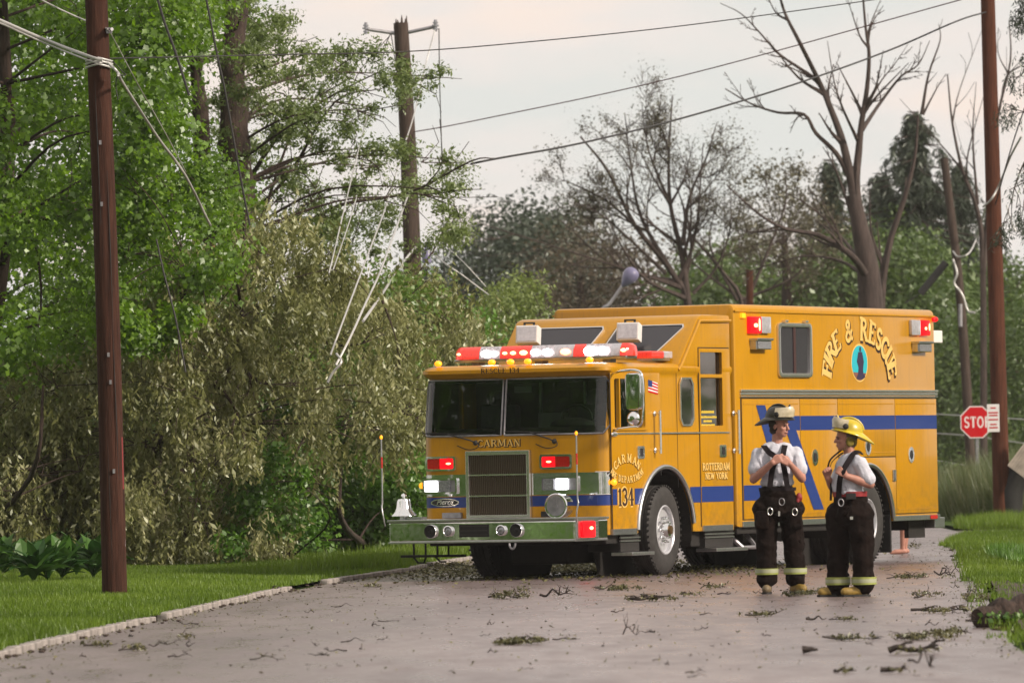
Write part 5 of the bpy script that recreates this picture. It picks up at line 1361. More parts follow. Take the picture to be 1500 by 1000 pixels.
bare_tree('bare_tree', 'low spreading bare tree just above the rear of the truck roof', b2, [
    ([b2] + D((1090, 470, 0), (1060, 400, 0), (1010, 340, 0), (1000, 300, 0)), .12), (D((1090, 450, 0), (1120, 380, 0), (1150, 300, 0), (1150, 250, 0)), .08), (D((1085, 440, 0), (1170, 400, 0), (1200, 330, 0)), .07), (D((1080, 440, 0), (1040, 360, 0), (1050, 300, 0)), .06)],
    3, 3, 'bark_grey', 2600, 'bud', .10, seed=84, spread=.55, shrink=.45)
# conifer boughs at the right frame edge
b2 = G(10.5, 112, .05)
root = empty('pine_tree', b2, 0, 'dark pine whose drooping twigs enter at the right frame edge', 'tree')
c = MB(); tips = []; rg = random.Random(9)
c.tube([b2, b2 + Vector((.1, 0, 9))], [.22, .1], 8)
for pts in ([(1560, 10), (1510, 20), (1480, 22)], [(1560, 60), (1505, 90), (1470, 118)], [(1560, 120), (1510, 165), (1462, 158)], [(1560, 180), (1500, 215), (1470, 275), (1465, 330)], [(1560, 240), (1495, 270), (1480, 320)], [(1560, -40), (1500, -10), (1490, 5)], [(1600, 300), (1520, 320), (1475, 300)]):
    branches(c, [at(a + 16, b, 112) for a, b in pts], .035, 2, rg, .6, .4, 4, .1, tips)
c.v = [tuple(Vector(q) - b2) for q in c.v]; c.build('trunk', M['bark'], root, 60)
leaves('crown', [q - b2 for q in tips], [.13] * len(tips), 3800, .08, .02, LM['dark'], root, 5, 'droop', 1, .0)
# far wood closing the horizon
Cc, Rr = clumps([(-900, 560), (600, 540), (1700, 520), (2400, 560), (2400, 690), (-900, 690)], 270, 300, 420, 2.2, 4.2, 90)
o = leaves('far_wood', Cc, Rr, 60000, .55, .35, LM['far'], None, 90, 'broad', .9, .5)
tag(o, 'dense green wood closing the horizon behind everything', 'wood', kind='stuff')
rg = random.Random(55); Cc, Rr = [], []
for i in range(260):
    Cc.append(Vector((rg.uniform(-110, 110), rg.uniform(-45, -32) + 0, rg.uniform(0, 15)))); Rr.append(rg.uniform(2, 3.6))
for i in range(240):
    Cc.append(Vector((rg.uniform(-40, -17), rg.uniform(30, 74), rg.uniform(0, 15)))); Rr.append(rg.uniform(1.8, 3.0))
for i in range(90):
    Cc.append(Vector((rg.uniform(28, 46), rg.uniform(92, 117), rg.uniform(0, 12)))); Rr.append(rg.uniform(1.8, 3.0))
o = leaves('wood', Cc, Rr, 60000, .9, .6, LM['bush'], None, 93, 'broad', .9, .4)
tag(o, 'green wood lining the street outside the picture and behind the viewer', 'wood', kind='stuff')
Cc, Rr = clumps([(1365, 440), (1700, 420), (1700, 700), (1365, 690)], 180, 186, 110, .7, 1.4, 91)
o = leaves('hedge', Cc, Rr, 26000, .16, .09, LM['far'], None, 91, 'broad', .9, .5)
tag(o, 'wild green hedge behind the stop sign and the right utility pole', 'hedge')

# ------------------------------------------------------------------ grass and plants
def grass_field(name, label, region, n, h, seed, lm, z, w=.007, cat='grass'):
    g_ = np.random.default_rng(seed)
    P = []
    while sum(len(q) for q in P) < n:
        px, py = region(g_, n); P.append(np.stack([px, py], 1))
    P = np.concatenate(P)[:n]
    k = 3; n3 = n * k
    base = np.repeat(P, k, 0) + g_.normal(0, .02, (n3, 2))
    hh = h * g_.uniform(.35, 1.35, n3) * (1 + .35 * np.sin(base[:, 0] * 2.1 + base[:, 1] * .7) * np.sin(base[:, 1] * .9))
    a = g_.uniform(0, 6.28, n3); lean = g_.uniform(0, .55, n3) * hh; la = g_.uniform(0, 6.28, n3)
    b0 = np.stack([base[:, 0], base[:, 1], np.full(n3, z - .01)], 1)
    dx = np.stack([np.cos(a) * w, np.sin(a) * w, np.zeros(n3)], 1)
    tip = b0 + np.stack([np.cos(la) * lean, np.sin(la) * lean, hh], 1)
    Pt = np.stack([b0 - dx, b0 + dx, tip], 1)
    pt_ = .5 + .30 * np.sin(base[:, 0] * 1.3 + np.sin(base[:, 1] * .31) * 3) * np.sin(base[:, 1] * .42 + base[:, 0] * .6)
    o = quads_mesh(name, Pt, np.clip(pt_ + g_.normal(0, .22, n3), 0, 1), LM[lm], None, 3)
    return tag(o, label, cat, kind='stuff')
KLx, KLy = [q[0] for q in KL], [q[1] for q in KL]; KRx, KRy = [q[0] for q in KR[:14]], [q[1] for q in KR[:14]]
def reg_left(g_, n):
    y = 46 + 66 * g_.random(n) ** 1.0
    edge = np.interp(y, KLy, KLx) - .085; left = -.078 * y - .4
    left = np.minimum(left, edge - 1.0)
    x = left + (edge - left) * g_.random(n)
    ok = g_.random(n) < (edge - left) / 8
    return x[ok], y[ok]
def reg_right(g_, n):
    y = 44 + 70 * g_.random(n); edge = np.interp(y, KRy, KRx) + .12
    x = edge - .18 + 3.4 * g_.random(n) ** 1.3 + .10 * np.sin(y * 3.1) + .07 * np.sin(y * 9.7)
    ok = (y > 71) | (x > edge + .55) | (g_.random(n) < .12); return x[ok], y[ok]
grass_field('lawn_grass', 'short wet green grass covering the left lawn', reg_left, 120000, .070, 1, 'grass', .050)
grass_field('lawn_grass', 'short green grass on the right verge', reg_right, 52000, .075, 2, 'grass', .05)
def reg_tuft(g_, n):
    a = g_.random(n) * 6.28; r_ = np.sqrt(g_.random(n)); return 9.75 + 1.1 * r_ * np.cos(a) + .15, 142 + 7 * r_ * np.sin(a)
grass_field('tall_grass', 'tall seeding grass round the foot of the stop sign', reg_tuft, 9000, .95, 3, 'straw', .05, .012)
def reg_tuft2(g_, n):
    a = g_.random(n) * 6.28; r_ = np.sqrt(g_.random(n)); return 9.3 + 1.3 * r_ * np.cos(a) , 124 + 4 * r_ * np.sin(a)
grass_field('tall_grass', 'ragged tall grass round the foot of the right utility pole', reg_tuft2, 6000, .20, 4, 'grass', .05, .006)
def reg_tuft3(g_, n):
    a = g_.random(n) * 6.28; r_ = np.sqrt(g_.random(n)); return 6.6 + .6 * r_ * np.cos(a), 84 + 7 * r_ * np.sin(a)
grass_field('tall_grass', 'leafy weeds at the right frame edge', reg_tuft3, 9000, .15, 5, 'bush', .05, .010)
def reg_edge(g_, n):
    y = 86 + 26 * g_.random(n); edge = np.interp(y, KLy, KLx) - .25; return edge - np.abs(g_.normal(0, .5, n)), y
grass_field('tall_grass', 'long grass along the foot of the bushes left of the truck', reg_edge, 6000, .16, 6, 'grass', .085, .01)
tree('green_bush', 'low fresh green undergrowth at the foot of the torn locust', 'bush', G(-3.2, 96),
     [G(-3.2, 96), at(420, 760, 97), at(420, 700, 97)], clumps([(330, 690), (430, 640), (460, 780), (440, 812), (330, 812)], 92, 96, 22, .18, .4, 27), 'bush', 7000, .08, .05, seed=27, r=.05, limbs=6)
# hostas
lf = bmesh.new(); prof = [(0, .01), (.12, .07), (.28, .10), (.42, .06), (.52, 0)]
vs0 = []
for x, w in prof:
    zz = .55 * x - 1.15 * x * x
    vs0.append([lf.verts.new((x, w, zz + .02)), lf.verts.new((x, 0, zz)), lf.verts.new((x, -w, zz + .02))])
for a, b in zip(vs0[:-1], vs0[1:]):
    lf.faces.new((a[0], a[1], b[1], b[0])); lf.faces.new((a[1], a[2], b[2], b[1]))
hm_ = []
for i in range(4):
    me = bpy.data.meshes.new('leaf'); lf.to_mesh(me)
    for q in me.vertices: q.co.z += .02 * math.sin(q.co.x * 9 + i); q.co.y *= .8 + .15 * i
    at_ = me.attributes.new('tone', 'FLOAT', 'POINT'); at_.data.foreach_set('value', [.2 + .25 * i] * len(me.vertices))
    me.materials.append(LM['hosta']); hm_.append(me)
lf.free()
rg = random.Random(77)
hl = ['at the left frame edge', 'second from the left frame edge', 'in the middle of the bed', 'behind the middle ones', 'with yellowish young leaves', 'left of the near pole', 'closest to the near pole', 'at the back of the bed', 'at the bed front', 'at the back left', 'lowest at the front left', 'half behind the near pole']
for i, (px, py) in enumerate([(5, 842), (35, 846), (62, 838), (80, 826), (92, 848), (112, 842), (138, 846), (120, 826), (70, 850), (20, 828), (50, 852), (145, 832)]):
    q = gr(px, py, .085)
    hr = empty('hosta', q, rg.uniform(0, 6), 'dark green hosta plant ' + hl[i], 'plant', 'hostas in the bed left of the near pole')
    for k in range(28):
        l_ = link('leaf', rg.choice(hm_), None, hr); s_ = rg.uniform(.55, 1.0)
        l_.scale = (s_, s_, s_); l_.rotation_euler = (rg.uniform(-.3, .3), -rg.uniform(.1, 1.25), k * 2.4 + rg.uniform(-.2, .2)); l_.location = (0, 0, rg.uniform(.0, .15))
# ------------------------------------------------------------------ poles, cables, signs
def pole(name, label, pts, r0, r1, m_, cat='utility pole', group=None):
    b_ = Vector(pts[0]); root = empty(name, b_, 0, label, cat, group)
    P = smooth_path(pts, 5); n = len(P)
    c = MB(); c.tube([q - b_ for q in P], [r0 + (r1 - r0) * i / (n - 1) for i in range(n)], 20); c.build('post', M[m_], root, 60)
    return root, b_
Y1 = gr(168, 868, .08).y
p1, b1 = pole('utility_pole', 'near reddish brown utility pole rising from the left lawn', [gr(168, 868, .08) - Vector((0, 0, .35)), gr(168, 868, .08), at(157, 430, Y1), at(141, 0, Y1), at(133, -240, Y1)], .142, .112, 'pole')
c = MB()
for y_ in (86, 90, 95): c.tube([at(126 + k * 6.5, y_ + (2 - abs(k - 3)) * (-1.5) + 3, Y1 - .02) - b1 + Vector((0, -.03 - .11 * math.sin(math.pi * min(1, k / 6)), 0)) for k in range(7)], .012, 6)
c.build('cable_wrap', M['wire_white'], p1, 60)
c = MB(); c.tube([at(153, 47, Y1) - b1, at(164, 43, Y1 - .2) - b1], .02, 6); c.box(*(lambda q: (q.x - .03, q.x + .03, q.y - .03, q.y + .03, q.z - .03, q.z + .03))(at(160, 45, Y1 - .1) - b1)); c.build('cable_clamp', M['steel'], p1)
c = MB(); c.tube([at(177, 640, Y1 - .02) - b1 + Vector((-.0, -.02, 0)), at(179, 716, Y1 - .02) - b1 + Vector((-.0, -.02, 0))], .022, 6); c.build('red_marker_strip', M['redcloth'], p1)
c = MB(); c.tube([at(179, 730, Y1 - .02) - b1, at(182, 800, Y1 - .02) - b1], .018, 6); c.build('pale_ground_guard', M['steel'], p1)
for k, (a, b) in enumerate(((148, 210), (150, 300), (160, 520), (163, 560), (168, 690))):
    q = at(a, b, Y1) - b1; c = MB(); c.box(q.x - .012, q.x + .012, q.y - .150, q.y - .120, q.z - .02, q.z + .025); c.build('pole_staple', M['steel'], p1)
for k, (a, b0_, b1_) in enumerate(((140, 120, 330), (158, 250, 480), (166, 480, 700), (157, 600, 840))):
    c = MB(); c.tube([at(a, b0_, Y1) - b1 + Vector((0, -.121, 0)), at(a + 4, (b0_ + b1_) / 2, Y1) - b1 + Vector((.004, -.126, 0)), at(a + 9, b1_, Y1) - b1 + Vector((0, -.131, 0))], [.002, .006, .002], 4); c.build('timber_split', M['black'], p1)
# right pole
bb = gr(1468, 768, .05); Y2 = bb.y
p2, b2 = pole('utility_pole', 'right hand reddish utility pole carrying a small white plate in front of the stop sign', [bb - Vector((0, 0, .3)), bb, at(1461, 500, Y2), at(1454, 250, Y2), at(1447, 0, Y2), at(1441, -220, Y2)], .170, .125, 'pole_red')
q = at(1455, 612, Y2 - .22) - b2
c = MB(); c.box(q.x - .115, q.x + .115, q.y - .005, q.y + .005, q.z - .26, q.z + .26); pl = c.build('sign_plate', M['sign_white'], p2, bevel=.003)
c = MB()
for zz, w in ((.19, .05), (.10, .09), (.05, .08), (-.03, .09), (-.12, .06), (-.18, .08)): c.box(q.x - w, q.x + w, q.y - .009, q.y - .0055, q.z + zz - .012, q.z + zz + .012)
c.build('sign_print', M['sign_red'], pl)
c = MB()
for s in (-.18, .18): c.box(q.x - .02, q.x + .02, q.y + .005, q.y + .24, q.z + s - .02, q.z + s + .02)
c.build('sign_bracket', M['steel'], pl)
# broken pole with arms
Y3 = 122
b3g = at(614, 700, Y3); b3g.z = .0
p3, b3 = pole('utility_pole', 'broken topped utility pole with two raised insulator arms in the trees', [b3g, at(605, 410, Y3), at(597, 200, Y3), at(587, 34, Y3)], .17, .13, 'pole_grey')
c = MB(); rg = random.Random(2)
for k in range(9):
    a = 6.28 * k / 9; q = at(587, 36, Y3) - b3 + Vector((.09 * math.cos(a), .09 * math.sin(a), 0)); c.tube([q - Vector((0, 0, .1)), q + Vector((rg.uniform(-.03, .02), 0, rg.uniform(.02, .16)))], [.04, .006], 5)
c.build('splintered_top', M['pole_grey'], p3)
for k, (xa, ya, xb, yb) in enumerate(((585, 50, 536, 43), (588, 50, 638, 39))):
    c = MB(); c.tube([at(xa, ya, Y3) - b3, at(xb, yb, Y3 - .1) - b3], .032, 8); arm = c.build('insulator_arm', M['steel'], p3)
    c = MB()
    q = at(xb, yb, Y3 - .1) - b3
    for dz, rr_ in ((-.06, .05), (0, .065), (.05, .05)): c.lathe([(0, rr_), (.03, rr_)], q + Vector((0, 0, dz)), (0, 0, 1), 12)
    c.lathe([(-.09, .03), (.12, .03)], q, (0, 0, 1), 8); c.build('insulator', M['lens'], arm, 40)
q = at(625, 375, Y3 - .4) - b3
c = MB(); c.lathe([(-.13, .06), (-.12, .085), (.10, .085), (.12, .07), (.14, .03), (.2, .025)], q, (0, 0, 1), 14); c.tube([q + Vector((0, 0, .1)), q + Vector((-.24, .4, .1))], .03, 6); c.build('canister', M['lampgrey'], p3, 40)
# leaning pole at the back right
Y4 = 172; b4g = gr(1425, 724, 0); b4g.y = Y4; b4g = at(1425, 700, Y4); b4g.z = 0
p4, b4 = pole('utility_pole', 'leaning dark utility pole between the truck and the stop sign', [b4g, at(1408, 450, Y4), at(1383, 232, Y4)], .13, .10, 'pole_grey')
c = MB(); c.tube([at(1386, 384, Y4 - .3) - b4, at(1348, 430, Y4 - .3) - b4], .10, 10); c.tube([at(1348, 430, Y4 - .3) - b4, at(1325, 444, Y4 - .3) - b4], .015, 5); c.build('hanging_cable_box', M['black'], p4)
c = MB(); c.tube([at(1407, 445, Y4 - .2) - b4, at(1407, 478, Y4 - .2) - b4], .05, 8); c.build('grey_conduit', M['steel'], p4)
pr, bq = pole('utility_pole', 'short reddish pole stub rising behind the truck body roof', [at(1102, 700, 168) * 1, at(1099, 500, 168), at(1098, 395, 168)], .09, .085, 'pole_red')
# stop sign
q0 = gr(1434, 752, .0); YS = 160; b_ = at(1434, 700, YS); b_.z = .0
ss = empty('stop_sign', b_, R(3), 'red octagonal stop sign reading STOP on a thin post partly behind the pole', 'stop sign')
zc = at(1430, 618, YS).z; xc = at(1430, 618, YS).x - b_.x
c = MB(); c.box(xc * .6 - .03, xc * .6 + .03, -.0, .03, 0, zc - .2); c.box(xc * .6 - .045, xc * .6 + .045, .03, .04, 0, zc - .2); c.build('post', M['steel'], ss)
ff = lambda u, v, d: (xc + u, -.02 - d, zc + v)
oc = lambda r_: [(r_ * math.cos(R(22.5 + 45 * i)), r_ * math.sin(R(22.5 + 45 * i))) for i in range(8)]
c = MB(); c.slab(oc(.405), ff, 0, .006); pl = c.build('sign_plate', M['sign_white'], ss)
c = MB(); c.slab(oc(.380), ff, .006, .009); c.build('sign_face', M['sign_red'], pl)
lt = lettering('sign_lettering', 'STOP', ff, M['sign_white'], pl, base=.0095, height=.26, width=.80, sans=True, line=(0.02, -.13), spacing=.05, grow=.0)
# street lamp
YL = 160; b_ = at(868, 700, YL); b_.z = 0
sl_ = empty('street_lamp', b_, 0, 'street lamp with violet grey teardrop head above the truck cab', 'street lamp')
c = MB(); c.tube(smooth_path([Vector((0, 0, 0)), at(866, 560, YL) - b_, at(880, 462, YL) - b_, at(893, 445, YL) - b_, at(912, 418, YL) - b_], 5), .04, 8); c.build('post', M['steel'], sl_, 60)
q = at(921, 407, YL) - b_; d_ = (at(930, 394, YL) - at(908, 424, YL)).normalized()
Mx = d_.to_track_quat('X', 'Z').to_matrix().to_4x4()
c = MB(); c.lathe([(-.26, .03), (-.2, .07), (-.05, .15), (.08, .19), (.18, .17), (.25, .10), (.27, 0)], q, d_, 20); c.build('lamp_head', M['lampgrey'], sl_, 60)
# hydrant and the panel on the right edge
b_ = gr(1492, 752, .05); s_ = b_.y / 133
hy = empty('fire_hydrant', b_, 0, 'fire hydrant with light blue bonnet and dull red barrel at the right edge', 'fire hydrant')
c = MB(); c.lathe([(0, .17), (.04, .17), (.05, .13), (.38, .13), (.40, .15), (.43, .15)], (0, 0, 0), (0, 0, 1), 18); c.build('barrel', M['hyd_red'], hy, 40)
c = MB(); c.lathe([(.43, .16), (.46, .16), (.52, .145), (.60, .09), (.63, .045), (.64, .03), (.69, .03), (.69, 0)], (0, 0, 0), (0, 0, 1), 18); c.build('bonnet', M['hyd_blue'], hy, 40)
for d3 in ((-1, 0, 0), (1, 0, 0), (0, -1, 0)):
    c = MB(); c.lathe([(.1, .065), (.19, .065), (.20, .04), (.23, .03), (.23, 0)], (0, 0, .30), d3, 12); c.build('outlet_cap', M['hyd_blue'] if d3[1] == 0 else M['hyd_red'], hy, 40)
c0 = at(1511, 664, 128)
c = MB(); Mx = Matrix.Translation(c0) @ Matrix.Rotation(R(-52), 4, 'Y')
c.box(-.45, .45, -.03, .03, -.22, .22, Mx)
for k in range(9): c.box(-.45, .45, -.05, -.03, -.21 + k * .052, -.185 + k * .052, Mx)
tag(c.build('metal_panel', M['shutter'], None, bevel=.004), 'torn pale corrugated panel leaning down at the right edge', 'panel')
c = MB(); q = at(1500, 712, 128.5); c.tube([q + Vector((-.28, 0, -.75)), q + Vector((-.26, 0, -.1)), q + Vector((-.05, 0, .35)), q + Vector((.25, 0, .3)), q + Vector((.5, 0, -.2))], [.22, .25, .22, .18, .1], 12)
tag(c.build('black_sack', M['black'], None, 60), 'upright black heap standing behind the fire hydrant', 'heap')

# cables: every one its own thing
def cable(label, pts, r_, m_='wire', group=None, k=8):
    c = MB(); c.tube(smooth_path(pts, k), r_, 6)
    return tag(c.build('cable', M[m_], None, 60), label, 'cable', group)
A = lambda *q: [at(a, b, y) for a, b, y in q]
cable('thin black cable crossing the whole sky from the near pole', A((150, 86, Y1), (420, 80, 79), (590, 76, 82), (760, 63, 85), (1000, 38, 90), (1280, 0, 96), (1500, -34, 101)), .008, 'wire')
cable('lower reddish cable crossing the sky from the broken pole', A((597, 195, Y3), (700, 176, 121), (1000, 111, 118), (1400, 2, 114), (1500, -26, 113)), .010, 'wire_red')
cable('heavy black cable from the tall tree to the right utility pole', A((690, 240, 98), (730, 232, 98.6), (850, 210, 104), (1000, 173, 111), (1160, 125, 118), (1300, 75, 126), (1400, 32, Y2 - 3), (1444, 18, Y2 - .1)), .016, 'wire')
cable('white cable bundle coming in from the left frame edge', A((-30, 18, 70), (0, 30, 71), (60, 56, 73), (128, 82, Y1 - .2), (150, 88, Y1 - .25)), .018, 'wire_white')
cable('second white cable just under the bundle at the left edge', A((-30, 22, 70), (0, 34, 71), (60, 61, 73), (128, 88, Y1 - .2), (150, 93, Y1 - .2)), .010, 'wire_white')
cable('single white cable from the top edge to the clamp', A((40, -12, 71), (62, 1, 72), (110, 24, 74), (158, 43, Y1 - .2)), .009, 'wire_white')
cable('thick white cable falling from the near pole into the maple', A((158, 92, Y1 - .2), (172, 106, Y1 - .2), (180, 122, Y1), (230, 200, 78), (270, 255, 80), (308, 330, 82)), .017, 'wire_white')
cable('thin white cable falling parallel beside the thick one', A((160, 45, Y1 - .2), (200, 120, 77), (245, 200, 79), (272, 252, 80.5)), .007, 'wire_white')
cable('curled loose cable end at the near pole', A((165, 90, Y1 - .2), (178, 104, Y1 - .3), (184, 110, Y1 - .35), (172, 112, Y1 - .35), (170, 128, Y1 - .3), (173, 146, Y1 - .3)), .006, 'wire')
cable('black cable hanging through the maple near the top edge', A((228, -12, 83), (240, 30, 83), (258, 80, 83), (277, 140, 83)), .018, 'wire')
cable('long black cable hanging past the thick trunk', A((300, -12, 83), (318, 80, 83), (330, 135, 83), (345, 220, 83), (358, 290, 83), (366, 330, 83)), .014, 'wire')
cable('black cable hanging over the locust below the maple', A((229, 350, 83), (240, 400, 83), (258, 470, 83), (272, 545, 83)), .013, 'wire')
cable('thin dark cable from left arm down to the pole top', A((572, 50, Y3 - .2), (566, 64, Y3 - .2), (560, 88, Y3 - .2)), .010, 'wire')
cable('thin dark cable right of it on the left arm', A((573, 50, Y3 - .2), (576, 70, Y3 - .2), (579, 90, Y3 - .2)), .010, 'wire')
cable('vertical black cable dropping from the right arm tip', A((643, 42, Y3 - .2), (644, 120, Y3 - .2), (647, 220, Y3 - .2), (648, 275, Y3 - .2), (652, 450, Y3 - .2)), .011, 'wire')
cable('pale cable from the right arm crossing in front of the broken pole', A((637, 44, Y3 - .2), (622, 100, Y3 - .5), (606, 170, Y3 - 2), (590, 220, 116), (566, 300, 105), (540, 370, 96), (510, 450, 88), (484, 520, 86.5)), .012, 'wire_white')
cable('leftmost pale hanging cable beside the tall tree', A((544, 150, 110), (530, 200, 106), (508, 290, 98), (482, 400, 86.5)), .010, 'wire_white')
cable('pale hanging cable right of the leftmost one', A((522, 290, 98), (510, 330, 94), (488, 395, 87)), .008, 'wire_white')
cable('slack white cable curving down to the dark locust fork', A((600, 280, 112), (578, 340, 100), (556, 400, 92), (535, 445, 88), (515, 490, 86.5), (492, 535, 86)), .015, 'wire_white')
cable('thick white cable from the canister side into the locust', A((609, 362, Y3 - .5), (590, 385, 110), (560, 430, 98), (532, 470, 88)), .020, 'wire_white')
cable('short white cable end sticking out of the locust middle', A((493, 518, 86), (500, 530, 85.8), (488, 545, 85.8), (480, 560, 85.8)), .016, 'wire_white')
cable('white cable running right from the canister to the lime bush', A((630, 368, Y3 - .4), (655, 388, Y3 - 1), (680, 405, Y3 - 1), (716, 432, 121)), .012, 'wire_white')
cable('upper thin white cable running right to the lime bush', A((655, 362, Y3 - .4), (680, 385, Y3 - 1), (712, 420, 121)), .008, 'wire_white')
cable('pale cable looping from the right pole to the leaning pole', A((1440, 303, Y2), (1452, 292, Y2 - .3), (1464, 270, Y2 - .3), (1480, 230, Y2 - 1), (1496, 200, Y2 - 2)), .020, 'wire_white')
cable('white cable curling on the leaning pole upper part', A((1396, 368, Y4 - .2), (1404, 376, Y4 - .5), (1420, 370, Y4 - .5), (1432, 345, 175), (1442, 310, 160), (1450, 290, Y2 + 2)), .022, 'wire_white')
cable('thick white cable hanging down the leaning pole', A((1396, 380, Y4 - .3), (1402, 400, Y4 - .4), (1398, 415, Y4 - .4), (1410, 432, Y4 - .4), (1418, 455, Y4 - .4), (1428, 458, Y4 - .5)), .032, 'wire_white')
cable('white cable curl right of the right pole', A((1474, 300, Y2 - .4), (1480, 320, Y2 - .4), (1488, 338, Y2 - .4), (1500, 334, Y2 - .4), (1515, 315, Y2 - .4)), .014, 'wire_white')
cable('thin black cable slanting up right of the right pole', A((1458, 300, Y2 - .4), (1476, 235, Y2 - 1), (1490, 190, Y2 - 2), (1504, 150, Y2 - 3)), .014, 'wire')
for lab, pts in (('upper pale wire level with the stop sign face', ((1366, 606, 180), (1420, 609, 178), (1500, 614, 175))), ('middle pale wire below the stop sign face', ((1366, 634, 180), (1420, 638, 178), (1500, 649, 175))), ('lower pale wire just above the tall grass', ((1366, 673, 182), (1400, 679, 180), (1430, 683, 178)))):
    cable(lab, [at(*q) for q in pts], .016, 'wire_white')

# ------------------------------------------------------------------ storm debris on the road
rg = random.Random(101)
def twig_mesh(l, seed, r_=.008, kids=4, lift=.05, thick=1.0):
    rr = random.Random(seed); c = MB()
    pts = [Vector((-l / 2 + l * k / 5, rr.gauss(0, l * .05), abs(rr.gauss(0, lift)) + r_)) for k in range(6)]
    c.tube(smooth_path(pts, 3), [r_ * (1.1 - .8 * i / 15) for i in range(16)], 5)
    for k in range(kids):
        q = pts[rr.randrange(1, 5)]; a = rr.uniform(-1.1, 1.1) + (0 if rr.random() < .6 else 3.1); ll = l * rr.uniform(.12, .32)
        e_ = q + Vector((math.cos(a) * ll, math.sin(a) * ll, rr.uniform(0, lift * 2.0)))
        m2 = q.lerp(e_, .5) + Vector((0, 0, rr.uniform(0, lift)))
        c.tube([q, m2, e_], [r_ * .6, r_ * .45, r_ * .2], 4)
        if rr.random() < .6: c.tube([m2, m2 + Vector((rr.gauss(0, .1) * l, rr.gauss(0, .1) * l, rr.uniform(0, lift * 1.5)))], [r_ * .35, r_ * .15], 3)
    return c
def branch_thing(px, py, wpx, label, leaves_n=0, seed=0, r_=.012, kids=5, lift=.05, group=None, rz=0.0, cat='branch', lm='litter', spread=.5):
    lift *= .45; r_ *= .8
    q = gr(px, py, .002); l = wpx / F_PX * q.y
    root = empty('fallen_branch', q, rz, label, cat, group)
    twig_mesh(l, seed, r_, kids, lift).build('stem', M['twig'], root, 60)
    if leaves_n:
        rr = random.Random(seed + 5); C_ = [Vector((rr.triangular(-.5, .5, rr.choice((-.2, .25))) * l * spread * 2, rr.gauss(0, .16), .02 + abs(rr.gauss(0, lift * .6)))) for _ in range(14)]
        leaves('leaf_mass', C_, [.06 + lift * .5] * 14, int(leaves_n * 1.1), .038, .016, LM[lm], root, seed, 'broad', .45, .1)
    return root
big = [
 (745, 876, 60, 'leafy fallen branch with upright twigs right before the front wheel shadow', 420, .012, 8, .10), (815, 874, 52, 'bare curved fallen branch ending in an upturned tip', 10, .016, 5, .10),
 (900, 864, 66, 'leafy green fallen branch behind the flat dark one', 380, .008, 5, .05), (958, 880, 72, 'flat dark fallen branch lying in front of the driver side wheel', 300, .020, 6, .04),
 (763, 943, 78, 'thick leafy fallen branch alone on the near middle of the road', 420, .018, 6, .05), (1120, 902, 60, 'thin leafy fallen branch just below the first firefighter', 130, .010, 6, .04),
 (1045, 862, 40, 'small leafy clump near the step of the truck', 120, .007, 5, .04), (1330, 847, 62, 'leafy fallen branch behind the second firefighter', 260, .009, 6, .05),
 (1388, 846, 40, 'spiky fallen branch right of the leafy one by the road edge', 40, .012, 7, .09), (1355, 876, 34, 'small pile of twigs with one upright spike', 120, .009, 7, .08),
 (1378, 897, 88, 'long lumpy fallen branch near the right road edge', 220, .016, 6, .04), (1345, 937, 70, 'leafy green fallen branch below the long lumpy one', 420, .010, 6, .06),
 (1250, 937, 90, 'long thin stick with buds slanting across the road', 120, .009, 7, .03), (1395, 930, 60, 'green leafy sprig beside the big dark log', 260, .010, 6, .05),
 (1338, 957, 74, 'thick reddish broken branch with bare hooked twigs', 90, .028, 5, .05), (1310, 985, 40, 'dark stub of wood beside the arched twig', 20, .022, 3, .02),
 (1350, 984, 40, 'arched forked twig at the bottom right', 0, .010, 4, .14), (1187, 957, 22, 'short thick black stub of wood', 0, .035, 1, .01),
 (1238, 985, 34, 'small bark piece among crumbs at the bottom', 20, .014, 3, .02), (1196, 909, 30, 'short bent dark stick below both firefighters', 0, .014, 2, .03),
 (1236, 909, 44, 'thin feathery twig right of the bent stick', 60, .006, 6, .03), (925, 933, 26, 'tiny tripod of twigs standing on the road middle', 0, .007, 8, .09),
 (830, 937, 42, 'thin straight twig beside the thick leafy branch', 10, .007, 3, .015), (905, 897, 20, 'short twig under the flat dark branch', 0, .007, 2, .02),
 (1060, 871, 20, 'small dark twig left of the first firefighter', 0, .009, 3, .03), (1010, 873, 26, 'dark leafy scrap near the front wheel', 60, .009, 4, .04),
 (195, 953, 44, 'tufted twig on the left near road', 90, .009, 5, .05), (240, 948, 46, 'bare thin twig right of the tufted one', 0, .006, 4, .05), (148, 946, 52, 'flat wet leaf strip near the left kerb', 70, .010, 3, .015),
 (392, 966, 52, 'bare twig alone on the left near road', 10, .006, 4, .03), (395, 868, 34, 'dark knotted branch piece lying in the kerb gap', 120, .018, 6, .05), (275, 935, 26, 'grey feathery twig in the left road half', 30, .006, 6, .04),
 (545, 860, 26, 'flat leafy scrap left of the bumper shadow', 70, .007, 3, .02), (570, 910, 34, 'thin straight twig in the middle left of the road', 0, .006, 2, .01), (1160, 873, 26, 'pale leafy tuft at the feet of the first firefighter', 160, .006, 4, .06),
 (1195, 870, 50, 'pale dry leaf tuft between the two firefighters', 300, .006, 5, .05), (650, 830, 60, 'green leafy litter heap under the truck front left', 400, .008, 5, .06), (1337, 803, 26, 'green sprout by the bare legs behind the truck', 120, .006, 4, .12),
 (1425, 880, 30, 'leafy weed sprig rising before the muddy puddle', 200, .008, 6, .14), (1440, 842, 30, 'reddish leafy scrap at the broken road edge', 60, .012, 4, .03),
]
for i, (px, py, w, lab, ln, r_, kids, lift) in enumerate(big):
    branch_thing(px, py, w, lab, ln, 200 + i, r_, kids, lift, 'fallen branches on the road', rz=rg.uniform(-.5, .5))
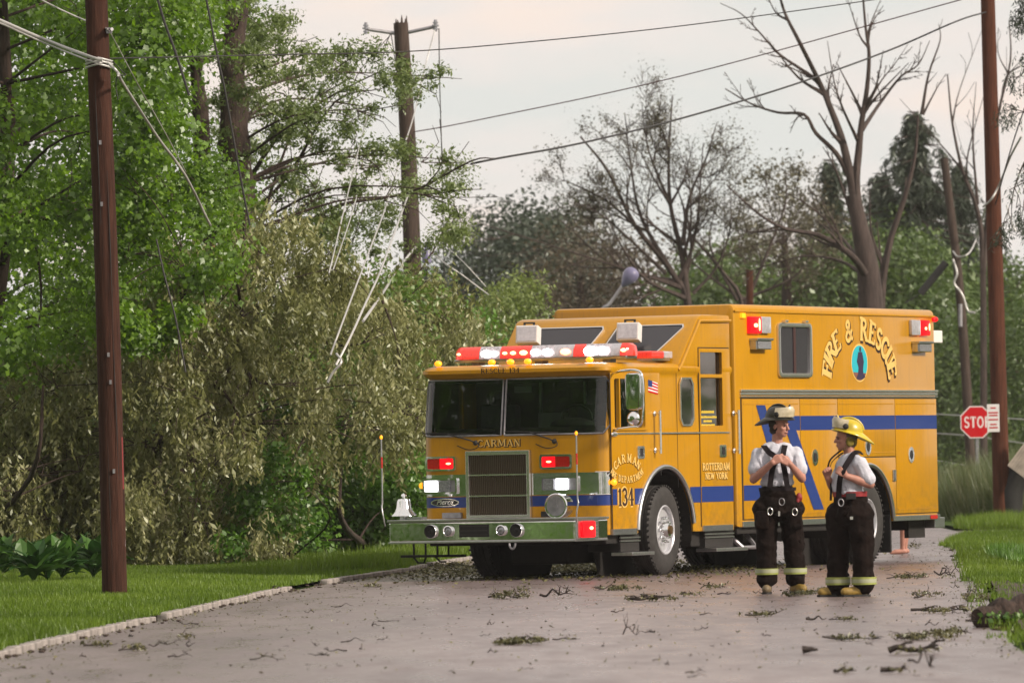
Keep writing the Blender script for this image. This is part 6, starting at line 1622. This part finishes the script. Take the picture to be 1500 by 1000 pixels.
# the dark log at the right edge
q = gr(1492, 917, .0)
root = empty('fallen_log', q, .15, 'big dark rotten log with green sprigs at the right frame edge', 'log')
c = MB(); c.tube(smooth_path([Vector((-.36, -.1, .05)), Vector((-.12, 0, .10)), Vector((.2, .05, .12)), Vector((.9, .0, .10))], 5), [.05, .08, .10, .11, .12, .12, .12, .12, .13, .13, .13, .13, .12, .12, .12, .12], 10); c.v = [tuple(Vector(v) * (1 + .12 * math.sin(v[0] * 31 + v[1] * 17) )) for v in c.v]; c.build('stem', M['bark'], root, 60)
for k in range(7): twig_mesh(.5, 70 + k, .008, 5, .03).build('twig', M['twig'], root, 60).location = (-.2 + .15 * k, -.1 + .05 * (k % 3), .04)
leaves('leaf_mass', [Vector((-.25 + .12 * k, -.12, .08)) for k in range(6)], [.1] * 6, 700, .05, .03, LM['bush'], root, 3, 'broad', .5, .1)
# small twigs: countable, each its own object
sm_twigs = [twig_mesh(rg.uniform(.10, .22), 900 + i, .005, rg.randrange(1, 4), .015).mesh('twig') for i in range(8)]
for me in sm_twigs: me.materials.append(M['twig'])
for i in range(85):
    px = rg.uniform(10, 1430); py = 818 + 175 * rg.random() ** .8
    q = gr(px, py, .002)
    ex0 = np.interp(q.y, KLy, KLx) + .1; ex1 = np.interp(q.y, KRy, KRx) - .1
    if not ex0 < q.x < ex1: continue
    o = link('twig', rg.choice(sm_twigs), None); o.location = q; o.rotation_euler = (0, 0, rg.uniform(0, 6.28)); s_ = rg.uniform(.3, 1.2); o.scale = (s_, s_, s_)
    tag(o, 'small dark storm twig lying loose on the wet road', 'twig', 'small twigs scattered on the road')
# shredded leaves, too many to count
g_ = np.random.default_rng(8); n = 3400
yy = g_.uniform(44, 110, n); x0 = np.interp(yy, KLy, KLx) + .05; x1 = np.interp(yy, KRy, KRx) - .05
u = g_.random(n); u = np.where(g_.random(n) < .35, g_.beta(.25, 3, n), np.where(g_.random(n) < .45, 1 - g_.beta(.3, 2.5, n), u))
C_ = np.stack([x0 + (x1 - x0) * u, yy, np.full(n, .006)], 1)
n3 = n; a = g_.uniform(0, 6.28, n3); l = g_.uniform(.006, .020, n3)
da = np.stack([np.cos(a) * l, np.sin(a) * l, g_.uniform(-.003, .010, n3)], 1); db = np.stack([-np.sin(a) * l * .45, np.cos(a) * l * .45, g_.uniform(0, .008, n3)], 1)
o = quads_mesh('leaf_litter', np.stack([C_ - da, C_ + db, C_ + da, C_ - db], 1) + np.array([0, 0, .004]), g_.random(n3), LM['litter'])
tag(o, 'fine shredded leaf litter scattered over the wet road', 'leaf litter', kind='stuff')
# litter under and behind the truck
n = 7000; C_ = np.stack([g_.normal(.6, 1.3, n), g_.normal(88, 3.5, n), np.full(n, .012)], 1)
a = g_.uniform(0, 6.28, n); l = g_.uniform(.015, .04, n)
da = np.stack([np.cos(a) * l, np.sin(a) * l, g_.uniform(-.003, .02, n)], 1); db = np.stack([-np.sin(a) * l * .45, np.cos(a) * l * .45, g_.uniform(0, .015, n)], 1)
o = quads_mesh('leaf_litter', np.stack([C_ - da, C_ + db, C_ + da, C_ - db], 1), g_.random(n), LM['litter'])
tag(o, 'pale torn leaves carpeting the road under the truck front', 'leaf litter', kind='stuff')

# ------------------------------------------------------------------ people
from mathutils import noise as mn
def caps(c, a, b, ra, rb, n=12, fl=None):
    a, b = Vector(a), Vector(b)
    d = b - a; L = d.length or 1e-4
    prof = []
    for k in range(5):
        t = math.pi / 2 * (1 - k / 4); prof.append((-ra * math.sin(t), max(.0005, ra * math.cos(t))))
    for k in range(5):
        t = math.pi / 2 * k / 4; prof.append((L + rb * math.sin(t), max(.0005, rb * math.cos(t))))
    c.lathe(prof, a, d if d.length > 1e-5 else (0, 0, 1), n)
def chain(c, pts, rads):
    for (a, b, ra, rb) in zip(pts[:-1], pts[1:], rads[:-1], rads[1:]): caps(c, a, b, ra, rb)
def soft(c, name, m_, parent, voxel, wr=0.0, ws=6.0, sm=2, stretch=(1, 1, 1)):
    o = link(name, c.mesh(name), None, parent)
    md = o.modifiers.new('r', 'REMESH'); md.mode = 'VOXEL'; md.voxel_size = voxel
    if sm: m2 = o.modifiers.new('s', 'SMOOTH'); m2.iterations = sm; m2.factor = .5
    evaluated(o)
    if wr:
        for q in o.data.vertices:
            p_ = Vector((q.co.x * stretch[0], q.co.y * stretch[1], q.co.z * stretch[2])) * ws
            q.co += q.normal * wr * (mn.noise(p_) + .5 * mn.noise(p_ * 2.3) + .3 * (1 - abs(mn.noise(p_ * 1.3 + Vector((3, 1, 7)))) * 2))
    o.data.polygons.foreach_set('use_smooth', [True] * len(o.data.polygons)); o.data.materials.clear(); o.data.materials.append(m_)
    return o
def frame(o, fwd, up=(0, 0, 1)):
    f = Vector(fwd).normalized(); u = Vector(up); s = u.cross(f).normalized(); u = f.cross(s)
    return Matrix(((f.x, s.x, u.x, o[0]), (f.y, s.y, u.y, o[1]), (f.z, s.z, u.z, o[2]), (0, 0, 0, 1)))
def head(c, Mh):
    """head around the origin of Mh (between the ears), looking along local +x"""
    P = lambda *q: tuple(Mh @ Vector(q)); R3 = Mh.to_3x3().to_4x4()
    c.ell(P(-.012, 0, .035), (.098, .078, .098), 16, 12, R3)
    c.ell(P(.022, 0, -.035), (.070, .062, .075), 16, 12, R3)
    c.ell(P(.055, 0, -.085), (.032, .036, .026), 12, 8, R3)      # chin
    c.ell(P(.035, 0, -.070), (.052, .052, .034), 12, 8, R3)      # jaw
    caps(c, P(.085, 0, .020), P(.108, 0, -.022), .010, .015, 8)   # nose
    c.ell(P(.088, 0, -.055), (.012, .026, .007), 10, 6, R3); c.ell(P(.084, 0, -.068), (.012, .022, .008), 10, 6, R3)
    c.ell(P(.078, 0, .028), (.018, .055, .010), 10, 6, R3)       # brow
    for s in (-1, 1):
        c.ell(P(-.008, s * .077, -.008), (.018, .010, .030), 8, 8, R3); c.ell(P(.060, s * .042, -.022), (.025, .024, .020), 8, 6, R3)
def hand(c, wrist, d, palmn, curl=.9, side=1, sp=1.0):
    """palm and five fingers; d: hand direction, palmn: palm normal (the way the fingers curl)"""
    d = Vector(d).normalized(); n = Vector(palmn); n = (n - d * n.dot(d)).normalized(); s = d.cross(n) * side; w = Vector(wrist)
    for k in range(4): caps(c, w + s * (k - 1.5) * .012, w + d * .085 + s * (k - 1.5) * .021, .016, .0125, 8)
    for k, l in enumerate((.070, .080, .075, .058)):
        p0 = w + d * .088 + s * (k - 1.5) * .0215 * sp; a = curl * (1 + .12 * (k - 1))
        p1 = p0 + (d * math.cos(a * .5) + n * math.sin(a * .5)) * l * .48
        p2 = p1 + (d * math.cos(a * 1.4) + n * math.sin(a * 1.4)) * l * .32
        p3 = p2 + (d * math.cos(a * 2.1) + n * math.sin(a * 2.1)) * l * .24
        chain(c, [p0, p1, p2, p3], [.0105, .0098, .009, .008])
    t0 = w + d * .025 - s * .026; t1 = t0 + (d * .7 - s * .5 + n * .35).normalized() * .042; t2 = t1 + (d * .85 + n * .45 + s * .1).normalized() * .032
    chain(c, [t0, t1, t2], [.015, .012, .010])

def helmet(root, Mh, shell, tilt=0.0, visor_back=False):
    Mh = Mh @ Matrix.Rotation(tilt, 4, 'Y'); R3 = Mh.to_3x3().to_4x4()
    P = lambda *q: tuple(Mh @ Vector(q))
    c = MB(); vv = []
    n, m2 = 28, 8
    for j in range(m2 + 1):
        ph = math.pi / 2 * j / m2
        for i in range(n):
            t = 2 * math.pi * i / n
            rib = 1 + .018 * abs(math.cos(4 * t))
            vv.append(P(-.01 + .142 * math.cos(ph) ** .8 * math.cos(t) * rib, .118 * math.cos(ph) ** .8 * math.sin(t) * rib, .065 + .125 * math.sin(ph)))
    c.add(vv, [(j * n + i, j * n + (i + 1) % n, (j + 1) * n + (i + 1) % n, (j + 1) * n + i) for j in range(m2) for i in range(n)])
    h = c.build('helmet', shell, root, 60)
    c = MB(); vv = []
    for (k, dz) in ((0.0, .07), (.35, .062), (1.0, .040), (1.0, .032), (.3, .05), (0.0, .058)):
        for i in range(n):
            t = 2 * math.pi * i / n; ct, st = math.cos(t), math.sin(t)
            rx = .140 + k * (.035 if ct > 0 else .035 + .105 * (-ct) ** 1.5); ry = .115 + k * .045
            drop = k * (.055 * max(0, -ct) ** 2 - .012 * max(0, ct))
            vv.append(P(-.01 + rx * ct, ry * st, dz - drop + .004))
    c.add(vv, [(j * n + i, j * n + (i + 1) % n, ((j + 1) % 6) * n + (i + 1) % n, ((j + 1) % 6) * n + i) for j in range(6) for i in range(n)])
    c.build('brim', shell, h, 50)
    c = MB()
    pts = [P(-.01 + .148 * math.cos(R(a)), 0, .07 + .132 * math.sin(R(a))) for a in range(10, 175, 12)]
    c.tube(pts, .012, 6); c.tube([P(.10, 0, .15), P(.135, 0, .20)], [.014, .008], 6); c.build('crest', shell, h, 50)
    c = MB(); vv = []; nn = 12
    for j in range(4):
        for i in range(nn + 1):
            a = R(-74 + 148 * i / nn); r_ = .168 + .008 * j - .02 * (j == 3) - .035 * abs(math.sin(a)) * j / 3; vv.append(P(-.01 + r_ * math.cos(a), .82 * r_ * math.sin(a), .078 + .036 * j - .02 * abs(math.sin(a)) * j / 3))
    vv2 = [tuple(Vector(q) + (Vector(q) - Vector(P(-.01, 0, .12))).normalized() * .004) for q in vv]
    N = len(vv); c.add(vv + vv2, [(j * (nn + 1) + i, j * (nn + 1) + i + 1, (j + 1) * (nn + 1) + i + 1, (j + 1) * (nn + 1) + i) for j in range(3) for i in range(nn)] + [(N + j * (nn + 1) + i, N + j * (nn + 1) + i + 1, N + (j + 1) * (nn + 1) + i + 1, N + (j + 1) * (nn + 1) + i) for j in range(3) for i in range(nn)])
    c.build('face_shield', M['visor'], h, 60)
    c = MB()
    for s in (-1, 1): c.ell(P(.055, s * .128, .10), (.03, .014, .03), 10, 6, R3)
    c.build('shield_pivot', M['black'], h, 60)
    return h
def face_bits(root, Mh, hairm, flap=None):
    R3 = Mh.to_3x3().to_4x4(); P = lambda *q: tuple(Mh @ Vector(q))
    for s in (-1, 1):
        c = MB(); c.ell(P(.083, s * .031, .005), (.007, .012, .006), 8, 6, R3); c.build('eye', M['black'], root, 60)
        c = MB(); c.tube([P(.092, s * .018, .024), P(.086, s * .045, .024)], .005, 5); c.build('eyebrow', hairm, root)
    c = MB(); c.tube([P(.094, -.020, -.061), P(.1, 0, -.062), P(.094, .020, -.061)], .003, 5); c.build('lips', mat('lip', (.25, .07, .06), .5), root)
    c = MB(); c.ell(P(-.035, 0, .02), (.090, .085, .100), 14, 10, R3); c.ell(P(-.055, 0, -.045), (.055, .068, .05), 12, 8, R3)
    soft(c, 'hair', hairm, root, .012, .010, 30, 0)
    if flap:
        c = MB()
        for s in (-1, 1): c.ell(P(-.025, s * .078, -.03), (.045, .016, .055), 10, 8, R3)
        c.ell(P(-.085, 0, -.03), (.025, .075, .055), 12, 8, R3); c.tube([P(-.01, -.085, -.05), P(.03, -.06, -.10), P(.045, 0, -.118), P(.03, .06, -.10), P(-.01, .085, -.05)], .006, 5)
        soft(c, 'ear_flap', flap, root, .010, .006, 30, 1)

def ribbon(root, name, pts, w, m_, nrm, th=.006):
    pts = smooth_path(pts, 5); c = MB(); vv = []
    for i, q in enumerate(pts):
        d = (pts[min(i + 1, len(pts) - 1)] - pts[max(i - 1, 0)]).normalized(); n_ = Vector(nrm(q) if callable(nrm) else nrm).normalized(); s = d.cross(n_).normalized() * w / 2
        vv += [q - s, q + s, q + s + n_ * th, q - s + n_ * th]
    k = len(pts)
    c.add(vv, [(4 * i + a, 4 * i + b, 4 * i + 4 + b, 4 * i + 4 + a) for i in range(k - 1) for a, b in ((0, 1), (1, 2), (2, 3), (3, 0))] + [(3, 2, 1, 0), tuple(4 * (k - 1) + a for a in range(4))])
    return c.build(name, m_, root, 60)

def boot(root, ankle, d, m_, name='boot'):
    a = Vector(ankle); d = Vector(d).normalized(); s = Vector((0, 0, 1)).cross(d)
    c = MB(); caps(c, a + Vector((0, 0, .22)), (a.x, a.y, .09), .062, .056)
    caps(c, (a.x - d.x * .035, a.y - d.y * .035, .052), (a.x + d.x * .08, a.y + d.y * .08, .052), .048, .047); caps(c, (a.x + d.x * .08, a.y + d.y * .08, .050), (a.x + d.x * .165, a.y + d.y * .165, .048), .048, .044)
    o = soft(c, name, m_, root, .009, .003, 14, 2)
    for q in o.data.vertices: q.co.z = max(q.co.z, .012)
    c = MB(); pts = [Vector((a.x, a.y, 0)) + d * x + s * y for x, y in ((-.085, -.03), (-.09, .03), (-.04, .047), (.09, .052), (.19, .040), (.215, 0), (.19, -.040), (.09, -.052), (-.04, -.047))]
    c.add([(q.x, q.y, .0) for q in pts] + [(q.x, q.y, .020) for q in pts], [tuple(range(9)), tuple(range(17, 8, -1))] + [(i, (i + 1) % 9, (i + 1) % 9 + 9, i + 9) for i in range(9)])
    c.build('boot_sole', M['black'], o)

# first firefighter: facing the camera, head turned to the right of the picture, hands joined at the chest
def firefighter_a():
    q = gr(1142, 869, 0)
    rt = empty('person', q, 0, 'firefighter in sooty dark helmet standing with joined hands and head turned right', 'firefighter')
    Mh = frame((.035, -.005, 1.705), (.80, -.60, -.10))
    c = MB(); head(c, Mh)
    caps(c, (.015, .03, 1.64), (.0, .03, 1.46), .055, .062)
    chain(c, [(0, .03, 1.40), (0, .03, 1.2), (0, .03, 1.0)], [.085, .085, .10])
    sl_, sr_ = Vector((-.185, .02, 1.425)), Vector((.195, .02, 1.425))
    el, er = Vector((-.245, -.055, 1.165)), Vector((.250, -.045, 1.165)); wl_, wr_ = Vector((-.055, -.225, 1.335)), Vector((.125, -.215, 1.315))
    for s_, e_, w_ in ((sl_, el, wl_), (sr_, er, wr_)):
        chain(c, [(0, .03, 1.42), s_, s_.lerp(e_, .45), e_, e_.lerp(w_, .35), w_], [.07, .055, .050, .042, .043, .029])
    for s_ in (-1, 1): chain(c, [(s_ * .09, .02, .92), (s_ * .12, .01, .5), (s_ * .14, .02, .12)], [.07, .045, .04])
    hand(c, wl_, (.80, -.10, .42), (.25, .95, -.1), 1.0, -1); hand(c, wr_, (-.78, -.18, .52), (-.2, .95, -.1), 1.05, 1)
    soft(c, 'body', M['skin'], rt, .0065, 0, 1, 1)
    face_bits(rt, Mh, M['hair'])
    helmet(rt, Mh @ Matrix.Translation((-.01, 0, .015)), M['helmet_dark'], R(-4))
    # shirt
    c = MB(); Rz = Matrix.Identity(4)
    c.ell((.005, .02, 1.36), (.185, .125, .17), 16, 12); c.ell((0, .02, 1.22), (.165, .12, .20), 16, 12); c.ell((0, .015, 1.13), (.175, .130, .085), 16, 10)
    chain(c, [(-.10, .02, 1.475), (0, .03, 1.495), (.10, .02, 1.475)], [.06, .062, .06])
    for s_, e_ in ((sl_, el), (sr_, er)): chain(c, [s_, s_.lerp(e_, .35), s_.lerp(e_, .62)], [.068, .068, .076]); caps(c, (0, .02, 1.41), s_, .10, .066)
    soft(c, 'shirt', M['shirt'], rt, .0085, .014, 10, 1, (1, 1, .55))
    # trousers
    c = MB(); c.ell((0, .02, 1.02), (.185, .145, .12), 16, 10); c.ell((0, .02, .90), (.225, .155, .17), 16, 10); c.ell((-.17, .0, .86), (.09, .10, .11)); c.ell((.19, .0, .86), (.08, .10, .10))
    for s_, x0, x1, x2 in ((-1, -.115, -.125, -.125), (1, .125, .15, .165)):
        chain(c, [(x0, .02, .86), (x1, .01, .52), (x2, .02, .30), (x2, .02, .155)], [.128, .106, .098, .104])
    soft(c, 'trousers', M['turnout'], rt, .010, .022, 6.5, 3, (1, 1, 1.2))
    for x2 in (-.125, .165):
        c = MB(); c.lathe([(0, .112), (.002, .120), (.062, .120), (.064, .112)], (x2, .02, .195), (0, 0, 1), 24, cap=False); c.build('reflective_band', M['band'], rt, 40)
        c = MB(); c.lathe([(0, .1205), (.018, .1215), (.036, .1205)], (x2, .02, .215), (0, 0, 1), 24, cap=False); c.build('silver_stripe', M['silver'], rt, 40)
    boot(rt, (-.125, .03, 0), (-.10, -1, 0), M['boot_grey']); boot(rt, (.165, .03, 0), (.42, -.9, 0), M['boot'])
    for pts in ([(-.125, .02, 1.50), (-.13, -.05, 1.50), (-.085, -.125, 1.44), (-.02, -.145, 1.38), (-.055, -.14, 1.26), (-.085, -.145, 1.08)], [(.085, .02, 1.505), (.08, -.06, 1.50), (.06, -.13, 1.42), (.055, -.145, 1.34), (.075, -.14, 1.22), (.095, -.145, 1.08)]):
        ribbon(rt, 'suspender', [Vector(q_) for q_ in pts], .056, M['strap'], lambda q_: (q_.x * .5, -1, .6 if q_.z > 1.46 else .0))
    c = MB()
    for i in range(28):
        pass
    c.lathe([(0, .190), (.035, .192)], (0, 0, 0), (0, 0, 1), 28, cap=False); c.v = [(x, y * .78 + .02, z + 1.045) for x, y, z in c.v]; c.build('waist_belt', M['strap'], rt, 50)
    c = MB(); c.ell((.215, -.04, .975), (.035, .03, .05)); c.ell((.20, -.06, .93), (.02, .02, .035)); soft(c, 'red_glove', M['redcloth'], rt, .009, .006, 20, 1)
    for (x, z) in ((-.085, .84), (.165, .83)):
        c = MB(); c.tube([(x + .026 * math.cos(R(a)), -.165, z + .038 * math.sin(R(a))) for a in range(0, 361, 30)], .006, 6); c.build('carabiner', M['trim'], rt, 60)
    c = MB(); c.tube([(.035 + .028 * math.cos(R(a)), -.150, .935 + .036 * math.sin(R(a))) for a in range(0, 361, 30)], .005, 6); c.build('carabiner', M['steel'], rt, 60)
    c = MB(); c.box(-.005, .015, -.165, -.150, .79, .84); c.build('snap_hook', M['trim'], rt)
    for s_ in (-1, 1):
        c = MB(); c.box(s_ * .17 - .065, s_ * .17 + .065, -.135 - .02, -.10, .66, .84)
        soft(c, 'cargo_pocket', M['turnout'], rt, .012, .010, 12, 2)
    return rt
firefighter_a()

def firefighter_b():
    q = gr(1248, 873, 0)
    rt = empty('person', q, 0, 'firefighter in yellow helmet seen from the side gripping both suspenders', 'firefighter')
    fw = Vector((-.93, -.36, 0)).normalized(); sd = Vector((0, 0, 1)).cross(fw)       # sd: his left
    P = lambda f_, s_, z: fw * f_ + sd * s_ + Vector((0, 0, z))
    Mh = frame(tuple(P(.035, 0, 1.555)), (-.98, -.16, -.04))
    c = MB(); head(c, Mh); caps(c, P(.01, 0, 1.49), P(-.02, 0, 1.34), .055, .062)
    chain(c, [P(-.01, 0, 1.28), P(0, 0, 1.1), P(0, 0, .9)], [.09, .09, .10])
    shn, shf = P(-.03, .185, 1.31), P(-.03, -.185, 1.31)     # his left arm is the near one
    een, eef = Vector((.195, -.16, 1.105)), P(.06, -.25, 1.06)
    wn_, wf = Vector((-.045, -.235, 1.19)), Vector((-.215, -.03, 1.17))
    for s_, e_, w_ in ((shn, een, wn_), (shf, eef, wf)): chain(c, [P(-.02, 0, 1.31), s_, s_.lerp(e_, .5), e_, e_.lerp(w_, .35), w_], [.08, .060, .056, .045, .047, .031])
    hand(c, wn_, (-.75, .12, .62), (-.25, .9, .1), 1.5, 1); hand(c, wf, (-.25, -.35, .85), (.4, -.75, 0), 1.5, -1)
    for s_ in (-1, 1): chain(c, [P(0, s_ * .06, .82), P(s_ * -.08, s_ * .11, .45), P(s_ * -.09, s_ * .11, .12)], [.07, .045, .04])
    soft(c, 'body', M['skin'], rt, .0065, 0, 1, 1)
    face_bits(rt, Mh, M['grey_hair'], mat('olive ear flap', (.17, .13, .015), .8, var=.3, vscale=30))
    helmet(rt, Mh @ Matrix.Translation((-.012, 0, .012)), M['helmet_yel'], R(-14))
    Rf = frame((0, 0, 0), fw).to_3x3().to_4x4()
    c = MB(); c.ell(P(0, 0, 1.25), (.135, .185, .165), 16, 12, Rf); c.ell(P(.02, 0, 1.10), (.155, .180, .18), 16, 12, Rf); c.ell(P(.015, 0, 1.03), (.150, .180, .08), 16, 10, Rf)
    chain(c, [P(-.02, -.10, 1.355), P(-.01, 0, 1.375), P(-.02, .10, 1.355)], [.06, .064, .06])
    for s_, e_ in ((shn, een), (shf, eef)): chain(c, [s_, s_.lerp(e_, .35), s_.lerp(e_, .72)], [.072, .072, .080]); caps(c, P(0, 0, 1.30), s_, .10, .072)
    soft(c, 'shirt', M['shirt'], rt, .0085, .014, 10, 1, (1, 1, .55))
    c = MB(); c.ell(P(0, 0, .95), (.165, .19, .11), 16, 10, Rf); c.ell(P(-.01, 0, .82), (.185, .215, .17), 16, 10, Rf)
    for s_, f_ in ((1, -.06), (-1, .07)): chain(c, [P(f_, s_ * .09, .80), P(f_ * 1.35, s_ * .11, .45), P(f_ * 1.4, s_ * .11, .26), P(f_ * 1.4, s_ * .11, .12)], [.145, .108, .104, .112])
    soft(c, 'trousers', M['turnout'], rt, .010, .022, 6.5, 3, (1, 1, 1.2))
    for s_, f_ in ((1, -.084), (-1, .098)):
        q_ = P(f_, s_ * .11, .115)
        c = MB(); c.lathe([(0, .117), (.002, .125), (.075, .125), (.077, .117)], q_, (0, 0, 1), 24, cap=False); c.build('reflective_band', M['band'], rt, 40)
        c = MB(); c.lathe([(0, .1255), (.018, .1265), (.036, .1255)], q_ + Vector((0, 0, .02)), (0, 0, 1), 24, cap=False); c.build('silver_stripe', M['silver'], rt, 40)
    boot(rt, P(-.05, .11, 0), (-.96, -.25, 0), M['boot']); boot(rt, P(.10, -.11, 0), (-.98, -.15, 0), M['boot'])
    ribbon(rt, 'suspender', [P(-.10, .10, 1.41) + Vector((0, 0, .0)), Vector((.055, -.125, 1.42)), Vector((-.02, -.195, 1.33)), Vector((-.075, -.235, 1.24)), Vector((-.105, -.225, 1.16)), Vector((-.115, -.165, 1.05)), Vector((-.118, -.150, .95))], .056, M['strap'], lambda q_: (-.35, -1, .8 if q_.z > 1.38 else 0))
    ribbon(rt, 'suspender', [P(.02, -.10, 1.42), P(.13, -.10, 1.34), Vector((-.20, -.02, 1.26)), Vector((-.235, -.01, 1.20)), P(.165, -.09, 1.10), P(.165, -.09, .95)], .056, M['strap'], lambda q_: (-1, -.3, .8 if q_.z > 1.38 else 0))
    c = MB(); c.lathe([(0, .195), (.05, .197)], (0, 0, 0), (0, 0, 1), 28, cap=False); c.v = [tuple(P(x * .84, y, z + .985)) for x, y, z in c.v]; c.build('waist_belt', M['redcloth'], rt, 50)
    c = MB(); c.box(-.05, .05, -.215, -.185, .96, 1.02); c.build('belt_buckle', M['black'], rt, bevel=.006)
    c = MB(); c.tube([(-.10 + .026 * math.cos(R(a)), -.21, .93 + .036 * math.sin(R(a))) for a in range(0, 361, 30)], .006, 6); c.build('carabiner', M['steel'], rt, 60)
    c = MB(); c.box(-.015, .015, -.222, -.212, .76, .79); c.build('snap_hook', M['trim'], rt)
    c = MB(); c.tube(smooth_path([Vector(Mh @ Vector((.03, -.05, -.10))), Vector((-.185, -.10, 1.36)), Vector((-.22, -.08, 1.27))], 5), .009, 6); c.build('chin_strap', M['strap'], rt)
    return rt
firefighter_b()

def bystander():
    q = gr(1324, 811, 0)
    rt = empty('person', q, 0, 'bare legged person in dark shorts standing behind the truck with only the legs showing', 'bystander')
    fw = Vector((-1, -.15, 0)).normalized(); sd = Vector((0, 0, 1)).cross(fw); P = lambda f_, s_, z: fw * f_ + sd * s_ + Vector((0, 0, z))
    Mh = frame(tuple(P(.03, 0, 1.55)), fw)
    c = MB(); head(c, Mh); caps(c, P(.01, 0, 1.49), P(-.02, 0, 1.34), .05, .058); chain(c, [P(0, 0, 1.28), P(0, 0, 1.1), P(0, 0, .92)], [.12, .11, .13])
    for s_ in (-1, 1):
        chain(c, [P(0, 0, 1.3), P(-.02, s_ * .17, 1.30), P(-.03, s_ * .21, 1.02), P(.06, s_ * .20, .80)], [.08, .052, .042, .028]); hand(c, P(.06, s_ * .20, .80), (-.2, 0, -1), (-s_ * .0 - .6, -s_ * .8, 0), .4, s_)
        f_ = .035 * s_
        chain(c, [P(0, s_ * .09, .86), P(f_, s_ * .09, .48), P(f_ - .02, s_ * .09, .34), P(f_, s_ * .085, .085)], [.085, .056, .055, .034]); chain(c, [P(f_ - .03, s_ * .085, .04), P(f_ + .10, s_ * .09, .035), P(f_ + .17, s_ * .095, .022)], [.035, .035, .020])
    soft(c, 'body', M['skin'], rt, .0085, 0, 1, 1); face_bits(rt, Mh, M['hair'])
    c = MB(); c.ell(P(0, 0, .90), (.17, .14, .12)); [chain(c, [P(0, s_ * .09, .84), P(.035 * s_, s_ * .09, .56)], [.115, .095]) for s_ in (-1, 1)]; soft(c, 'shorts', M['cloth_dark'], rt, .012, .008, 10, 2)
    c = MB(); c.ell(P(0, 0, 1.24), (.15, .15, .18)); c.ell(P(0, 0, 1.06), (.15, .15, .18)); [caps(c, P(0, s_ * .12, 1.32), P(-.03, s_ * .20, 1.12), .08, .075) for s_ in (-1, 1)]; soft(c, 'shirt', M['shirt'], rt, .012, .006, 9, 2)
bystander()

# ------------------------------------------------------------------ damp evening air
c = MB(); c.box(-420, 420, -30, 420, -1.2, 40)
hz = c.build('haze', None)
hm = bpy.data.materials.new('haze'); hm.use_nodes = True; nt = hm.node_tree; nt.nodes.clear()
ho = nt.nodes.new('ShaderNodeOutputMaterial'); pv = nt.nodes.new('ShaderNodeVolumePrincipled')
pv.inputs['Color'].default_value = (.95, .94, .93, 1); pv.inputs['Density'].default_value = .00018; pv.inputs['Anisotropy'].default_value = .3
nt.links.new(pv.outputs[0], ho.inputs['Volume']); hz.data.materials.append(hm)
tag(hz, kind='stuff')
